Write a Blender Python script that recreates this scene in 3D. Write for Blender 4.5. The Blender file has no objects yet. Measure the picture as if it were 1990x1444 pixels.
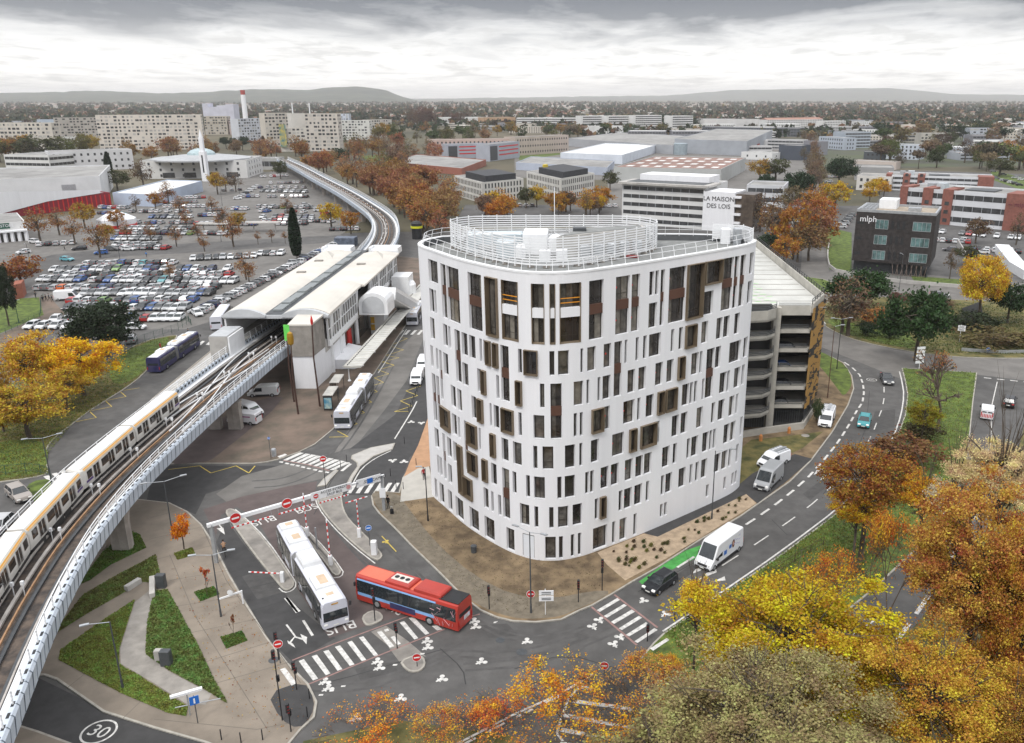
import bpy, math, random
import numpy as np
from mathutils import Vector, Matrix
random.seed(7); R=math.radians; HAZE=6.3e-5
C=bpy.context.scene.collection
SC=bpy.context.scene
# ---------------- camera ----------------
F,CX,CY,HY,H=1640.,1110.,722.,188.,47.5
TH=math.atan2(CY-HY,F); CT,ST=math.cos(TH),math.sin(TH)
cd=bpy.data.cameras.new('camera'); cam=bpy.data.objects.new('camera',cd); C.objects.link(cam)
cam.location=(0,0,H); cam.rotation_euler=(math.pi/2-TH,0,0)
cd.sensor_width=36; cd.lens=36*F/1990; cd.shift_x=-(CX-995)/1990; cd.shift_y=0
cd.clip_start=0.5; cd.clip_end=60000; SC.camera=cam
SC.view_settings.view_transform='Standard'; SC.view_settings.look='None'; SC.view_settings.gamma=1
SC.view_settings.exposure=0.25
SC.cycles.max_bounces=4; SC.cycles.volume_bounces=1; SC.cycles.transparent_max_bounces=8
SC.cycles.diffuse_bounces=3; SC.cycles.glossy_bounces=2
# ---------------- sky and sun ----------------
SUN_EL,SUN_AZ=R(52),R(205)     # soft sun behind cloud, over the camera's left shoulder
w=bpy.data.worlds.new('World'); SC.world=w; w.use_nodes=True; nt=w.node_tree; nt.nodes.clear()
def nd(t,typ,**kw):
    n=t.nodes.new(typ)
    for k,v in kw.items():
        if k.startswith('i_'): n.inputs[k[2:].replace('_',' ')].default_value=v
        else: setattr(n,k,v)
    return n
def mth(t,op,a,b=None,c=None,clamp=False):
    n=t.nodes.new('ShaderNodeMath'); n.operation=op; n.use_clamp=clamp
    for i,x in enumerate((a,b,c)):
        if x is None: continue
        if isinstance(x,(int,float)): n.inputs[i].default_value=x
        else: t.links.new(x,n.inputs[i])
    return n.outputs[0]
def ramp(t,src,stops,interp='LINEAR'):
    n=t.nodes.new('ShaderNodeValToRGB'); n.color_ramp.interpolation=interp; e=n.color_ramp.elements
    while len(e)<len(stops): e.new(0.5)
    for i,(p,c) in enumerate(stops):
        e[i].position=p; e[i].color=(c[0],c[1],c[2],1) if isinstance(c,(tuple,list)) else (c,c,c,1)
    t.links.new(src,n.inputs[0]); return n.outputs[0]
def mixc(t,f,a,b,typ='MIX'):
    n=t.nodes.new('ShaderNodeMix'); n.data_type='RGBA'; n.blend_type=typ
    for i,x in ((0,f),(6,a),(7,b)):
        if isinstance(x,(int,float)): n.inputs[i].default_value=x
        elif isinstance(x,tuple): n.inputs[i].default_value=(x[0],x[1],x[2],1)
        else: t.links.new(x,n.inputs[i])
    return n.outputs[2]
tc=nt.nodes.new('ShaderNodeTexCoord'); sp=nt.nodes.new('ShaderNodeSeparateXYZ'); nt.links.new(tc.outputs['Generated'],sp.inputs[0])
Z=mth(nt,'MAXIMUM',sp.outputs[2],0.0); zz=mth(nt,'ADD',Z,0.05)
cb=nt.nodes.new('ShaderNodeCombineXYZ')
nt.links.new(mth(nt,'MULTIPLY',mth(nt,'DIVIDE',sp.outputs[0],mth(nt,'ADD',Z,.09)),2.6),cb.inputs[0]); nt.links.new(mth(nt,'DIVIDE',sp.outputs[1],zz),cb.inputs[1])
def noise(t,vec,scale,det=5,rough=.55,dist=0.,off=0.):
    n=nd(t,'ShaderNodeTexNoise'); n.inputs['Scale'].default_value=scale; n.inputs['Detail'].default_value=det
    n.inputs['Roughness'].default_value=rough; n.inputs['Distortion'].default_value=dist
    if off:
        m=nd(t,'ShaderNodeMapping'); m.inputs['Location'].default_value=(off,off*1.7,off*.3); t.links.new(vec,m.inputs[0]); vec=m.outputs[0]
    t.links.new(vec,n.inputs['Vector']); return n.outputs['Fac']
n1=noise(nt,cb.outputs[0],.33,7,.52,.6,2.1); n2=noise(nt,cb.outputs[0],1.1,9,.62,.4,6.); n3=noise(nt,cb.outputs[0],.12,2,.5,0,14.)
fld=mth(nt,'ADD',mth(nt,'MULTIPLY',n1,.62),mth(nt,'ADD',mth(nt,'MULTIPLY',n2,.28),mth(nt,'MULTIPLY',n3,.10)))
hi=mth(nt,'MULTIPLY',mth(nt,'SUBTRACT',Z,0.062),3.6)
dk=ramp(nt,mth(nt,'ADD',fld,mth(nt,'MINIMUM',hi,.13)),[(.40,0.),(.48,.25),(.54,.68),(.62,1.)])
dk=mth(nt,'MULTIPLY',dk,ramp(nt,Z,[(0.0,.0),(.018,.05),(.04,.45),(.075,.9),(.1,1.),(.2,1.),(.35,.3)]))
grad=ramp(nt,Z,[(0.,(.94,.90,.84)),(.02,(.98,.965,.94)),(.06,(.98,.975,.965)),(.12,(.95,.96,.98)),(.3,(.95,.96,1.)),(1.,(1.,1.,1.))])
bri=ramp(nt,Z,[(0.,.40),(.03,.43),(.10,.40),(.3,.55),(.7,.82),(1.,.86)])
lit=nt.nodes.new('ShaderNodeVectorMath'); lit.operation='SCALE'; nt.links.new(grad,lit.inputs[0]); nt.links.new(mth(nt,'MULTIPLY',bri,25.),lit.inputs['Scale'])
wisp=ramp(nt,mth(nt,'ADD',mth(nt,'MULTIPLY',n2,.6),mth(nt,'MULTIPLY',n1,.4)),[(.40,.72),(.47,.90),(.53,1.),(.60,1.08)])
lit2=nt.nodes.new('ShaderNodeVectorMath'); lit2.operation='SCALE'; nt.links.new(lit.outputs[0],lit2.inputs[0]); nt.links.new(wisp,lit2.inputs['Scale'])
drk=nt.nodes.new('ShaderNodeVectorMath'); drk.operation='MULTIPLY'; nt.links.new(lit.outputs[0],drk.inputs[0]); drk.inputs[1].default_value=(.20,.212,.24)
clouds=mixc(nt,dk,lit2.outputs[0],drk.outputs[0])
sky=nd(nt,'ShaderNodeTexSky',sky_type='NISHITA'); sky.sun_disc=False; sky.sun_elevation=SUN_EL; sky.sun_rotation=SUN_AZ
clouds=mixc(nt,.05,clouds,sky.outputs[0])
bg=nd(nt,'ShaderNodeBackground'); bg.inputs[1].default_value=0.1; nt.links.new(clouds,bg.inputs[0])
wo=nd(nt,'ShaderNodeOutputWorld'); nt.links.new(bg.outputs[0],wo.inputs[0])
sl=bpy.data.lights.new('sun','SUN'); sl.energy=1.5; sl.angle=R(13); sl.color=(1,.965,.92)
so=bpy.data.objects.new('sun',sl); C.objects.link(so)
so.rotation_euler=(math.pi/2-SUN_EL,0,math.pi-SUN_AZ)
# ---------------- projection helpers: photo pixel -> point on a height plane ----------------
def G(u,v,z=0.):
    x=(u-CX)/F; y=-(v-CY)/F
    d=(x,CT+y*ST,-ST+y*CT); t=(z-H)/d[2]
    return Vector((d[0]*t,d[1]*t,z))
def PR(p):
    z=p[2]-H; D=p[1]*CT-z*ST; Y=p[1]*ST+z*CT
    return CX+F*p[0]/D, CY-F*Y/D
def ZT(u,v,vt):
    p=G(u,v); lo,hi=0.,300.
    for _ in range(40):
        m=(lo+hi)/2
        if PR((p.x,p.y,m))[1]>vt: lo=m
        else: hi=m
    return lo
# ---------------- materials ----------------
MT={}
def M(name,col,rough=.8,var=.12,scale=.6,metal=0.,bump=0.,col2=None,spec=.4,obj=False,world=False,det=5,stain=0.):
    if name in MT: return MT[name]
    m=bpy.data.materials.new(name); m.use_nodes=True; t=m.node_tree
    b=t.nodes['Principled BSDF']; b.inputs['Roughness'].default_value=rough; b.inputs['Metallic'].default_value=metal
    b.inputs['Specular IOR Level'].default_value=spec
    if obj:
        oi=t.nodes.new('ShaderNodeObjectInfo'); base=oi.outputs['Color']
        dark=nd(t,'ShaderNodeVectorMath',operation='SCALE'); t.links.new(base,dark.inputs[0]); dark.inputs['Scale'].default_value=1-var
        lite=nd(t,'ShaderNodeVectorMath',operation='SCALE'); t.links.new(base,lite.inputs[0]); lite.inputs['Scale'].default_value=1+var
        a,c2=dark.outputs[0],lite.outputs[0]
    else:
        a=tuple(x*(1-var) for x in col); c2=col2 or tuple(min(1,x*(1+var)) for x in col)
    if world:
        g=t.nodes.new('ShaderNodeNewGeometry'); vec=g.outputs['Position']
    else:
        g=t.nodes.new('ShaderNodeTexCoord'); vec=g.outputs['Object']
    if var>0 or col2:
        f=noise(t,vec,scale,det,.6)
        f=ramp(t,f,[(.36,0.),(.64,1.)])
        colr=mixc(t,f,a,c2)
        if stain>0:
            f2=ramp(t,noise(t,vec,scale*.17,4,.6,.5,5.),[(.45,1.),(.7,1-stain)])
            s=nd(t,'ShaderNodeVectorMath',operation='SCALE'); t.links.new(colr,s.inputs[0]); t.links.new(f2,s.inputs['Scale']); colr=s.outputs[0]
        t.links.new(colr,b.inputs['Base Color'])
    else: b.inputs['Base Color'].default_value=(*col,1)
    if bump>0:
        bn=nd(t,'ShaderNodeBump'); bn.inputs['Strength'].default_value=bump; bn.inputs['Distance'].default_value=.05
        t.links.new(noise(t,vec,scale*6,4,.6),bn.inputs['Height']); t.links.new(bn.outputs[0],b.inputs['Normal'])
    MT[name]=m; return m
def leafmat(name,var=.45,scale=.9,transl=.25,hue=.03):
    m=bpy.data.materials.new(name); m.use_nodes=True; t=m.node_tree; b=t.nodes['Principled BSDF']
    b.inputs['Roughness'].default_value=.65; b.inputs['Specular IOR Level'].default_value=.25
    oi=t.nodes.new('ShaderNodeObjectInfo'); g=t.nodes.new('ShaderNodeTexCoord'); geo=t.nodes.new('ShaderNodeNewGeometry')
    f=noise(t,g.outputs['Object'],scale,3,.6); f2=geo.outputs['Random Per Island']
    hs=t.nodes.new('ShaderNodeHueSaturation')
    t.links.new(mth(t,'ADD',mth(t,'MULTIPLY',mth(t,'SUBTRACT',f,.5),hue*4),mth(t,'ADD',mth(t,'MULTIPLY',mth(t,'SUBTRACT',f2,.5),hue),.5)),hs.inputs['Hue'])
    hs.inputs['Saturation'].default_value=1
    t.links.new(mth(t,'ADD',mth(t,'MULTIPLY',mth(t,'SUBTRACT',f,.5),var*3.4),mth(t,'ADD',mth(t,'MULTIPLY',mth(t,'SUBTRACT',f2,.5),var*1.5),1.)),hs.inputs['Value'])
    t.links.new(oi.outputs['Color'],hs.inputs['Color']); t.links.new(hs.outputs[0],b.inputs['Base Color'])
    tr=t.nodes.new('ShaderNodeBsdfTranslucent'); t.links.new(hs.outputs[0],tr.inputs[0])
    mx=t.nodes.new('ShaderNodeMixShader'); mx.inputs[0].default_value=transl
    t.links.new(b.outputs[0],mx.inputs[1]); t.links.new(tr.outputs[0],mx.inputs[2]); t.links.new(mx.outputs[0],t.nodes['Material Output'].inputs[0])
    MT[name]=m; return m
white=M('white_wall_paint',(.76,.765,.785),.7,.022,.6,stain=.06)
_t=white.node_tree
for _n in [x for x in _t.nodes if x.type=='TEX_NOISE']:
    _m=nd(_t,'ShaderNodeMapping'); _m.inputs['Scale'].default_value=(2.2,2.2,.16); _l=_n.inputs['Vector'].links[0]; _s=_l.from_socket; _t.links.new(_s,_m.inputs[0]); _t.links.new(_m.outputs[0],_n.inputs['Vector'])
whitep=M('white_painted_metal',(.76,.77,.78),.45,.04,1.)
whitemk=M('road_paint_white',(.54,.53,.505),.8,.24,2.6,world=True)
yellowmk=M('road_paint_yellow',(.50,.38,.07),.75,.2,2.,world=True)
pinkmk=M('crossing_border_paint',(.26,.16,.145),.85,.15,2.,world=True)
greenmk=M('bike_lane_green',(.06,.28,.06),.8,.2,1.5,world=True)
asph=M('asphalt',(.092,.089,.086),.85,.16,.5,bump=.15,world=True,stain=.28)
asphd=M('asphalt_dark',(.048,.047,.047),.85,.14,.8,bump=.15,world=True,stain=.15)
asphl=M('asphalt_worn',(.15,.142,.132),.9,.14,.35,bump=.15,world=True,stain=.2)
asphr=M('asphalt_reddish',(.105,.082,.078),.88,.12,.5,bump=.15,world=True,stain=.2)
pavb=M('pavement_beige',(.225,.19,.152),.9,.14,.35,bump=.1,world=True,stain=.3)
pavg=M('pavement_brown',(.135,.112,.086),.9,.18,.25,bump=.1,world=True,stain=.35,col2=(.19,.14,.11))
conc=M('concrete',(.42,.405,.38),.85,.1,.7,world=True,stain=.2)
concd=M('concrete_weathered',(.27,.25,.225),.9,.16,.8,world=True,stain=.3)
kerbm=M('kerb_stone',(.34,.32,.28),.9,.15,1.5,world=True)
soil=M('soil',(.15,.105,.062),.95,.3,.45,bump=.5,world=True,col2=(.25,.18,.105),stain=.3)
sand=M('sandy_mulch',(.36,.275,.19),.95,.18,1.4,bump=.4,world=True)
grass=M('grass',(.07,.10,.022),.95,.35,.7,bump=.6,world=True,col2=(.12,.17,.03),det=8)
grassd=M('grass_dull',(.07,.08,.025),.95,.3,.5,bump=.6,world=True,col2=(.17,.14,.05),det=8)
orangep=M('orange_path',(.40,.235,.135),.9,.12,.8,world=True)
black=M('black_metal',(.02,.021,.023),.5,.2,2.)
dgrey=M('dark_grey_metal',(.06,.065,.07),.5,.15,2.)
steel=M('galvanised_steel',(.42,.44,.46),.38,.12,1.5,metal=.5)
rub=M('tyre_rubber',(.018,.018,.018),.85,.1,3.)
glassd=M('window_glass_dark',(.034,.030,.027),.08,.45,.9,spec=.75)
glassb=M('window_glass_room',(.085,.078,.068),.10,.55,.9,spec=.8)
glassc=M('car_glass',(.022,.028,.032),.06,.2,1.,spec=.8)
frame=M('window_frame_bronze',(.030,.024,.020),.5,.1,1.)
bronze=M('bronze_box_cladding',(.20,.155,.105),.42,.1,.5,metal=.35)
bronzed=M('bronze_box_inside',(.075,.05,.03),.5,.1,.5,metal=.3)
brownp=M('brown_spandrel',(.095,.045,.03),.55,.1,.5)
redp=M('red_paint',(.55,.022,.02),.45,.1,1.)
bluep=M('blue_sign',(.02,.14,.5),.4,.05,1.)
carp=M('car_paint',(.5,.5,.5),.28,.04,1.,obj=True,spec=.6)
wallp=M('facade_paint',(.5,.5,.5),.8,.07,.12,obj=True,stain=.12)
flatp=M('plain_paint',(.5,.5,.5),.6,.06,.5,obj=True)
lampm=M('lamp_lens',(.85,.85,.82),.2,.05,1.)
taill=M('tail_light',(.4,.02,.02),.3,.1,1.)
barkm=M('bark',(.085,.068,.052),.95,.3,2.,bump=.5)
leaf=leafmat('leaves',.42,3.2,.3,.045); leafdk=leafmat('leaves_evergreen',.5,3.2,.08,.02); leafb=leafmat('leaves_near',.40,4.5,.3,.06)
# ---------------- mesh helpers ----------------
class MB:
    def __init__(s): s.v=[]; s.f=[]; s.m=[]
    def add(s,vs,fs,mi=0):
        o=len(s.v); s.v+= [tuple(x) for x in vs]; s.f+=[tuple(i+o for i in f) for f in fs]; s.m+=[mi]*len(fs); return s
    def quad(s,a,b,c,d,mi=0): return s.add((a,b,c,d),((0,1,2,3),),mi)
    def box(s,x0,x1,y0,y1,z0,z1,mi=0):
        return s.add([(x0,y0,z0),(x1,y0,z0),(x1,y1,z0),(x0,y1,z0),(x0,y0,z1),(x1,y0,z1),(x1,y1,z1),(x0,y1,z1)],
          [(3,2,1,0),(4,5,6,7),(0,1,5,4),(1,2,6,5),(2,3,7,6),(3,0,4,7)],mi)
    def bbox(s,x0,x1,y0,y1,z0,z1,b=.1,mi=0,top=True):   # box with chamfered vertical and top edges
        P=lambda e,z:[(x0+e+b,y0+e,z),(x1-e-b,y0+e,z),(x1-e,y0+e+b,z),(x1-e,y1-e-b,z),(x1-e-b,y1-e,z),(x0+e+b,y1-e,z),(x0+e,y1-e-b,z),(x0+e,y0+e+b,z)]
        vs=P(0,z0)+P(0,z1-b)+P(b*.8,z1)
        fs=[(i,(i+1)%8,8+(i+1)%8,8+i) for i in range(8)]+[(8+i,8+(i+1)%8,16+(i+1)%8,16+i) for i in range(8)]+[tuple(range(16,24)),tuple(reversed(range(8)))]
        return s.add(vs,fs,mi)
    def beam(s,p,q,w,h,mi=0,up=(0,0,1)):
        p=Vector(p); q=Vector(q); d=(q-p)
        if d.length<1e-6: return s
        d.normalize(); up=Vector(up); sd=d.cross(up)
        if sd.length<1e-3: sd=d.cross(Vector((1,0,0)))
        sd.normalize(); n=sd.cross(d); vs=[]
        for c in (p,q):
            for a,b in ((-1,-1),(1,-1),(1,1),(-1,1)): vs.append(c+sd*a*w/2+n*b*h/2)
        return s.add(vs,[(3,2,1,0),(4,5,6,7),(0,1,5,4),(1,2,6,5),(2,3,7,6),(3,0,4,7)],mi)
    def tube(s,p,q,r0,r1=None,n=6,mi=0,cap=True):
        r1=r0 if r1 is None else r1; p=Vector(p); q=Vector(q); d=q-p
        if d.length<1e-6: return s
        d.normalize(); a=d.cross(Vector((0,0,1)) if abs(d.z)<.9 else Vector((1,0,0))).normalized(); b=d.cross(a); vs=[]
        for c,r in ((p,r0),(q,r1)):
            for i in range(n):
                t=2*math.pi*i/n; vs.append(c+a*math.cos(t)*r+b*math.sin(t)*r)
        fs=[(i,i+n,(i+1)%n+n,(i+1)%n) for i in range(n)]
        if cap: fs+=[tuple(range(n)),tuple(reversed(range(n,2*n)))]
        return s.add(vs,fs,mi)
    def lathe(s,prof,c,n=12,mi=0):
        vs=[];k=len(prof)
        for r,z in prof:
            for i in range(n):
                t=2*math.pi*i/n; vs.append((c[0]+r*math.cos(t),c[1]+r*math.sin(t),c[2]+z))
        fs=[(j*n+i,j*n+(i+1)%n,(j+1)*n+(i+1)%n,(j+1)*n+i) for j in range(k-1) for i in range(n)]
        fs+=[tuple(reversed(range(n))),tuple(range((k-1)*n,k*n))]
        return s.add(vs,fs,mi)
    def prism(s,poly,z0,z1,mi=0,ms=None):
        if area(poly)<0: poly=poly[::-1]
        n=len(poly); vs=[(p[0],p[1],z0) for p in poly]+[(p[0],p[1],z1) for p in poly]
        s.add(vs,[tuple(range(n,2*n))],mi); o=len(s.v)-2*n
        for i in range(n):
            j=(i+1)%n; s.f.append((o+i,o+j,o+n+j,o+n+i)); s.m.append(mi if ms is None else ms)
        return s
    def loft(s,secs,mi=0,closed=True,caps=True):
        n=len(secs[0]); o=[]
        for q in secs: o+=q
        fs=[]
        for j in range(len(secs)-1):
            for i in range(n if closed else n-1):
                k=(i+1)%n; fs.append((j*n+i,j*n+k,(j+1)*n+k,(j+1)*n+i))
        if caps and closed: fs+=[tuple(reversed(range(n))),tuple(range((len(secs)-1)*n,len(secs)*n))]
        return s.add(o,fs,mi)
    def build(s,name,mats,parent=None,smooth=False,color=None,origin=None):
        if not isinstance(mats,(list,tuple)): mats=[mats]
        v=np.array(s.v,dtype=float).reshape(-1,3)
        if parent is not None and origin is None: off=np.array(world_loc(parent))
        elif origin is not None: off=np.array(origin,dtype=float)
        else: off=np.array([(v[:,0].min()+v[:,0].max())/2,(v[:,1].min()+v[:,1].max())/2,v[:,2].min()])
        me=bpy.data.meshes.new(name); me.from_pydata((v-off).tolist(),[],s.f)
        for m in mats: me.materials.append(m)
        if len(mats)>1: me.polygons.foreach_set('material_index',s.m)
        if smooth: me.polygons.foreach_set('use_smooth',[True]*len(s.f))
        me.update()
        o=bpy.data.objects.new(name,me); C.objects.link(o)
        if parent is not None: o.parent=parent
        else: o.location=off
        if color is not None: o.color=(*color,1)
        return o
def area(p): return sum(p[i][0]*p[(i+1)%len(p)][1]-p[(i+1)%len(p)][0]*p[i][1] for i in range(len(p)))/2
WL={}
def world_loc(o):
    x=Vector((0,0,0))
    while o is not None: x=x+o.location; o=o.parent
    return x
def tag(o,label,cat,group=None,kind=None):
    if label: o['label']=label
    if cat: o['category']=cat
    if group: o['group']=group
    if kind: o['kind']=kind
    return o
def struct(o): o['kind']='structure'; return o
def thing(name,label,cat,loc=(0,0,0),rz=0,group=None):
    o=bpy.data.objects.new(name,None); C.objects.link(o); o.location=loc; o.rotation_euler=(0,0,rz); o.empty_display_size=.3
    return tag(o,label,cat,group)
KIDS={}
def dup(root,loc,rz,label=None,group=None,color=None,cat=None,scale=None):
    r=root.copy(); C.objects.link(r); r.location=loc; r.rotation_euler=(0,0,rz)
    if label: r['label']=label
    if group: r['group']=group
    if cat: r['category']=cat
    if scale: r.scale=scale if isinstance(scale,(tuple,list)) else (scale,)*3
    if color: r.color=(*color,1)
    if root.name not in KIDS: KIDS[root.name]=[(c,list(c.children)) for c in root.children]
    for ch,gs in KIDS[root.name]:
        c=ch.copy(); C.objects.link(c); c.parent=r
        if color and c.get('paint'): c.color=(*color,1)
        for g in gs:
            d=g.copy(); C.objects.link(d); d.parent=c
    return r
def sheet(name,poly,z,m,kind='structure',label=None,cat=None):
    mb=MB(); p=[(q[0],q[1]) for q in poly]
    if area(p)<0: p=p[::-1]
    mb.add([(x,y,z) for x,y in p],[tuple(range(len(p)))]); o=mb.build(name,m)
    o['kind']=kind; return o
def px(poly,z=0.): return [tuple(G(u,v,z)[:2]) for u,v in poly]
def smooth_poly(p,it=2,closed=True):
    for _ in range(it):
        q=[]; n=len(p)
        for i in range(n if closed else n-1):
            a,b=p[i],p[(i+1)%n]
            q+= [(a[0]*.75+b[0]*.25,a[1]*.75+b[1]*.25),(a[0]*.25+b[0]*.75,a[1]*.25+b[1]*.75)]
        if not closed: q=[p[0]]+q+[p[-1]]
        p=q
    return p
def inset(poly,d):
    if area(poly)<0: poly=poly[::-1]
    n=len(poly); out=[]
    for i in range(n):
        a=Vector(poly[i-1][:2]); b=Vector(poly[i][:2]); c=Vector(poly[(i+1)%n][:2])
        e=(b-a).normalized(); f=(c-b).normalized(); n1=Vector((-e.y,e.x)); n2=Vector((-f.y,f.x)); m=(n1+n2)
        m=m/max(m.length_squared,.5)*2 if m.length>1e-4 else n1
        out.append(tuple(b+m*d))
    return out
def ribbon(mb,pts,w,z,mi=0):   # flat strip along a polyline
    P=[Vector(p[:2]) for p in pts]; n=len(P); L=[];Rr=[]
    for i in range(n):
        d=(P[min(i+1,n-1)]-P[max(i-1,0)]).normalized(); s=Vector((-d.y,d.x))*w/2; L.append(P[i]+s); Rr.append(P[i]-s)
    for i in range(n-1): mb.add([(*Rr[i],z),(*Rr[i+1],z),(*L[i+1],z),(*L[i],z)],[(0,1,2,3)],mi)
def resample(pts,step):
    P=[Vector(p) for p in pts]; out=[]; acc=0.
    for a,b in zip(P,P[1:]):
        L=(b-a).length; t=acc
        while t<L: out.append(a+(b-a)*(t/L)); t+=step
        acc=t-L
    out.append(P[-1]); return out
def dashes(mb,pts,on,off,w,z,start=0.,mi=0):
    P=[Vector(p[:2]) for p in pts]; cum=[0.]
    for a,b in zip(P,P[1:]): cum.append(cum[-1]+(b-a).length)
    def at(s):
        for i in range(len(P)-1):
            if s<=cum[i+1]: return P[i]+(P[i+1]-P[i])*((s-cum[i])/max(1e-6,cum[i+1]-cum[i]))
        return P[-1]
    s=start
    while s<cum[-1]:
        e=min(s+on,cum[-1]); ribbon(mb,[at(s),at((s+e)/2),at(e)],w,z,mi); s+=on+off
def text_geo(s,size,ext=0.):
    cu=bpy.data.curves.new('t','FONT'); cu.body=s; cu.size=size; cu.align_x='CENTER'; cu.align_y='CENTER'; cu.extrude=ext; cu.resolution_u=3
    o=bpy.data.objects.new('t',cu); C.objects.link(o); dg=bpy.context.evaluated_depsgraph_get(); me=o.evaluated_get(dg).to_mesh()
    vs=[v.co.copy() for v in me.vertices]; fs=[tuple(p.vertices) for p in me.polygons]
    bpy.data.objects.remove(o); bpy.data.curves.remove(cu); return vs,fs
def text_add(mb,s,size,mat4,mi=0,ext=0.,sx=1.):
    vs,fs=text_geo(s,size,ext); mb.add([mat4@Vector((v.x*sx,v.y,v.z)) for v in vs],fs,mi)
# ================= GROUND =================
# far terrain: one sheet to the horizon, mottled fields / gardens / roofs
gm=M('terrain',(.07,.07,.04),.95,.3,.006,world=True,col2=(.13,.11,.07),det=12,stain=.35)
N=48; mb=MB()
mb.box(-16000,18000,-400,26000,-1.0,-.03); struct(mb.build('ground',gm))
sheet('road_surface',[(-150,22),(170,22),(190,300),(60,330),(-150,300)],-.004,asph)
def P(name,poly,z,m,raw=False,sm=0,**k):
    q=px(poly)
    if sm: q=smooth_poly(q,sm)
    return sheet(name,q,z,m,**k)
# car park asphalt (left), large
sheet('car_park_surface',px([(-500,860),(60,640),(360,640),(440,615),(500,600),(640,470),(720,420),(600,345),(560,330),(420,345),(250,400),(0,440),(-500,520)]),.002,asphl)
for nm,pl in (('car_park_lane',[(-60,560),(60,500),(220,482),(420,470),(560,462),(700,455),(700,466),(560,478),(400,490),(200,500),(110,520),(60,560),(-60,600)]),):
    P(nm,pl,.006,asph,sm=1)
# darker / lighter asphalt zones of the near roads
P('road_patch_dark',[(-80,1380),(60,1310),(200,1378),(330,1420),(470,1460),(420,1560),(-100,1560)],.001,asphd)
P('road_patch_dark',[(300,905),(560,905),(530,925),(480,935),(400,960),(380,1000),(330,978),(285,973)],.001,asphd)
P('road_patch_worn',[(470,925),(560,900),(640,905),(628,930),(540,950),(440,975),(420,960)],.002,asphl)
P('road_patch_worn',[(650,880),(760,700),(812,640),(830,640),(790,740),(745,800),(690,868)],.001,asphl)
P('bus_lane_surface',[(395,990),(470,965),(560,945),(616,935),(612,960),(622,990),(650,1024),(730,1095),(800,1160),(860,1190),(790,1195),(700,1220),(640,1240),(575,1140),(500,1010),(460,985),(430,1000),(420,1040)],.003,asphr)
P('exit_lane_surface',[(440,1010),(470,1052),(545,1145),(580,1180),(652,1240),(570,1288),(520,1240),(475,1160),(445,1110),(420,1055)],.002,asphd)
P('bike_path_surface',[(680,872),(768,806),(800,742),(828,700),(850,700),(850,830),(795,890),(780,935),(770,962),(666,962),(674,940),(701,907),(735,885),(762,873),(768,862),(720,871)],.002,asphd)
# road on the right and roundabout
P('roundabout_surface',[(1500,560),(1640,520),(2100,560),(2100,800),(1990,790),(1760,740),(1660,700),(1560,660)],.001,asphl)
P('road_surface_right',[(1880,960),(1892,777),(1899,728),(2080,750),(2080,860),(1980,870),(1880,1080),(1700,1300),(1500,1440),(1300,1560),(1100,1560),(1240,1400),(1500,1290),(1640,1195),(1780,1070)],.004,asph)
P('avenue_surface',[(1555,545),(1612,540),(1603,440),(1592,360),(1584,300),(1579,262),(1572,262),(1570,300),(1568,370),(1562,440)],-.002,asphl)
P('industrial_yard',[(1000,268),(1500,262),(1568,300),(1568,440),(1470,460),(1190,440),(1180,350),(1000,345)],-.012,asphl)
P('office_car_park',[(905,398),(1200,398),(1230,440),(880,440)],-.008,asph)
P('office_car_park',[(1612,400),(1700,400),(1740,330),(2050,340),(2050,560),(1612,540)],-.008,asph)
P('park_lawn',[(1925,330),(2050,360),(2050,392),(1930,350)],-.004,grass); P('park_lawn',[(700,303),(760,300),(780,306),(720,316)],-.006,grass); P('park_lawn',[(1005,300),(1090,292),(1092,300),(1010,312)],-.006,grass)
P('industrial_yard',[(1590,258),(1980,258),(2050,300),(2050,320),(1600,330)],-.014,M('yard_mixed',(.10,.10,.085),.95,.35,.02,world=True,col2=(.07,.085,.04),det=8))
P('ring_road',[(700,470),(790,470),(870,470),(880,500),(840,505),(760,500)],-.001,asph)
for q_ in ([(830,1120),(900,1190),(1000,1240),(1100,1230),(1220,1190)],[(560,1300),(700,1280),(850,1260),(980,1270),(1080,1250),(1190,1200)],[(900,1290),(1040,1280),(1140,1240),(1230,1200)],[(700,1010),(745,1050),(810,1110),(870,1170)],[(490,935),(560,930),(640,890),(700,810),(760,700)],[(640,1010),(700,1080),(760,1130),(860,1215)],[(590,1330),(720,1330),(900,1250)]):
    KT=globals().get('KT',0)+1
    for o_ in (0,13):
        mb=MB(); ribbon(mb,smooth_poly(px([(u_+o_*.3,v_+o_) for u_,v_ in q_]),2,False),.3,.0052+.0003*KT+.00015*(o_>0)); mb.build('tyre_track',M('tyre_track_asphalt',(.078,.075,.073),.8,.2,.6,world=True))['kind']='structure'
for k_,q_ in enumerate(([(855,1260),(900,1300),(905,1330)],[(620,1330),(700,1310),(780,1285),(860,1262)],[(1240,1150),(1330,1105),(1400,1062)],[(430,1110),(520,1090)],[(455,1150),(548,1128)],[(482,1190),(560,1165)],[(500,1225),(590,1195)],[(660,905),(610,1000)],[(1690,760),(1680,860),(1600,960)],[(1500,1010),(1530,1040)],[(1640,880),(1668,900)],[(1200,1300),(1100,1270),(1000,1300)])):
    mb=MB(); ribbon(mb,smooth_poly(px(q_),1,False),.09,.0076+.00008*k_); mb.build('tar_seam',M('tar_seam',(.03,.03,.03),.7,.1,1.,world=True))['kind']='structure'
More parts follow.
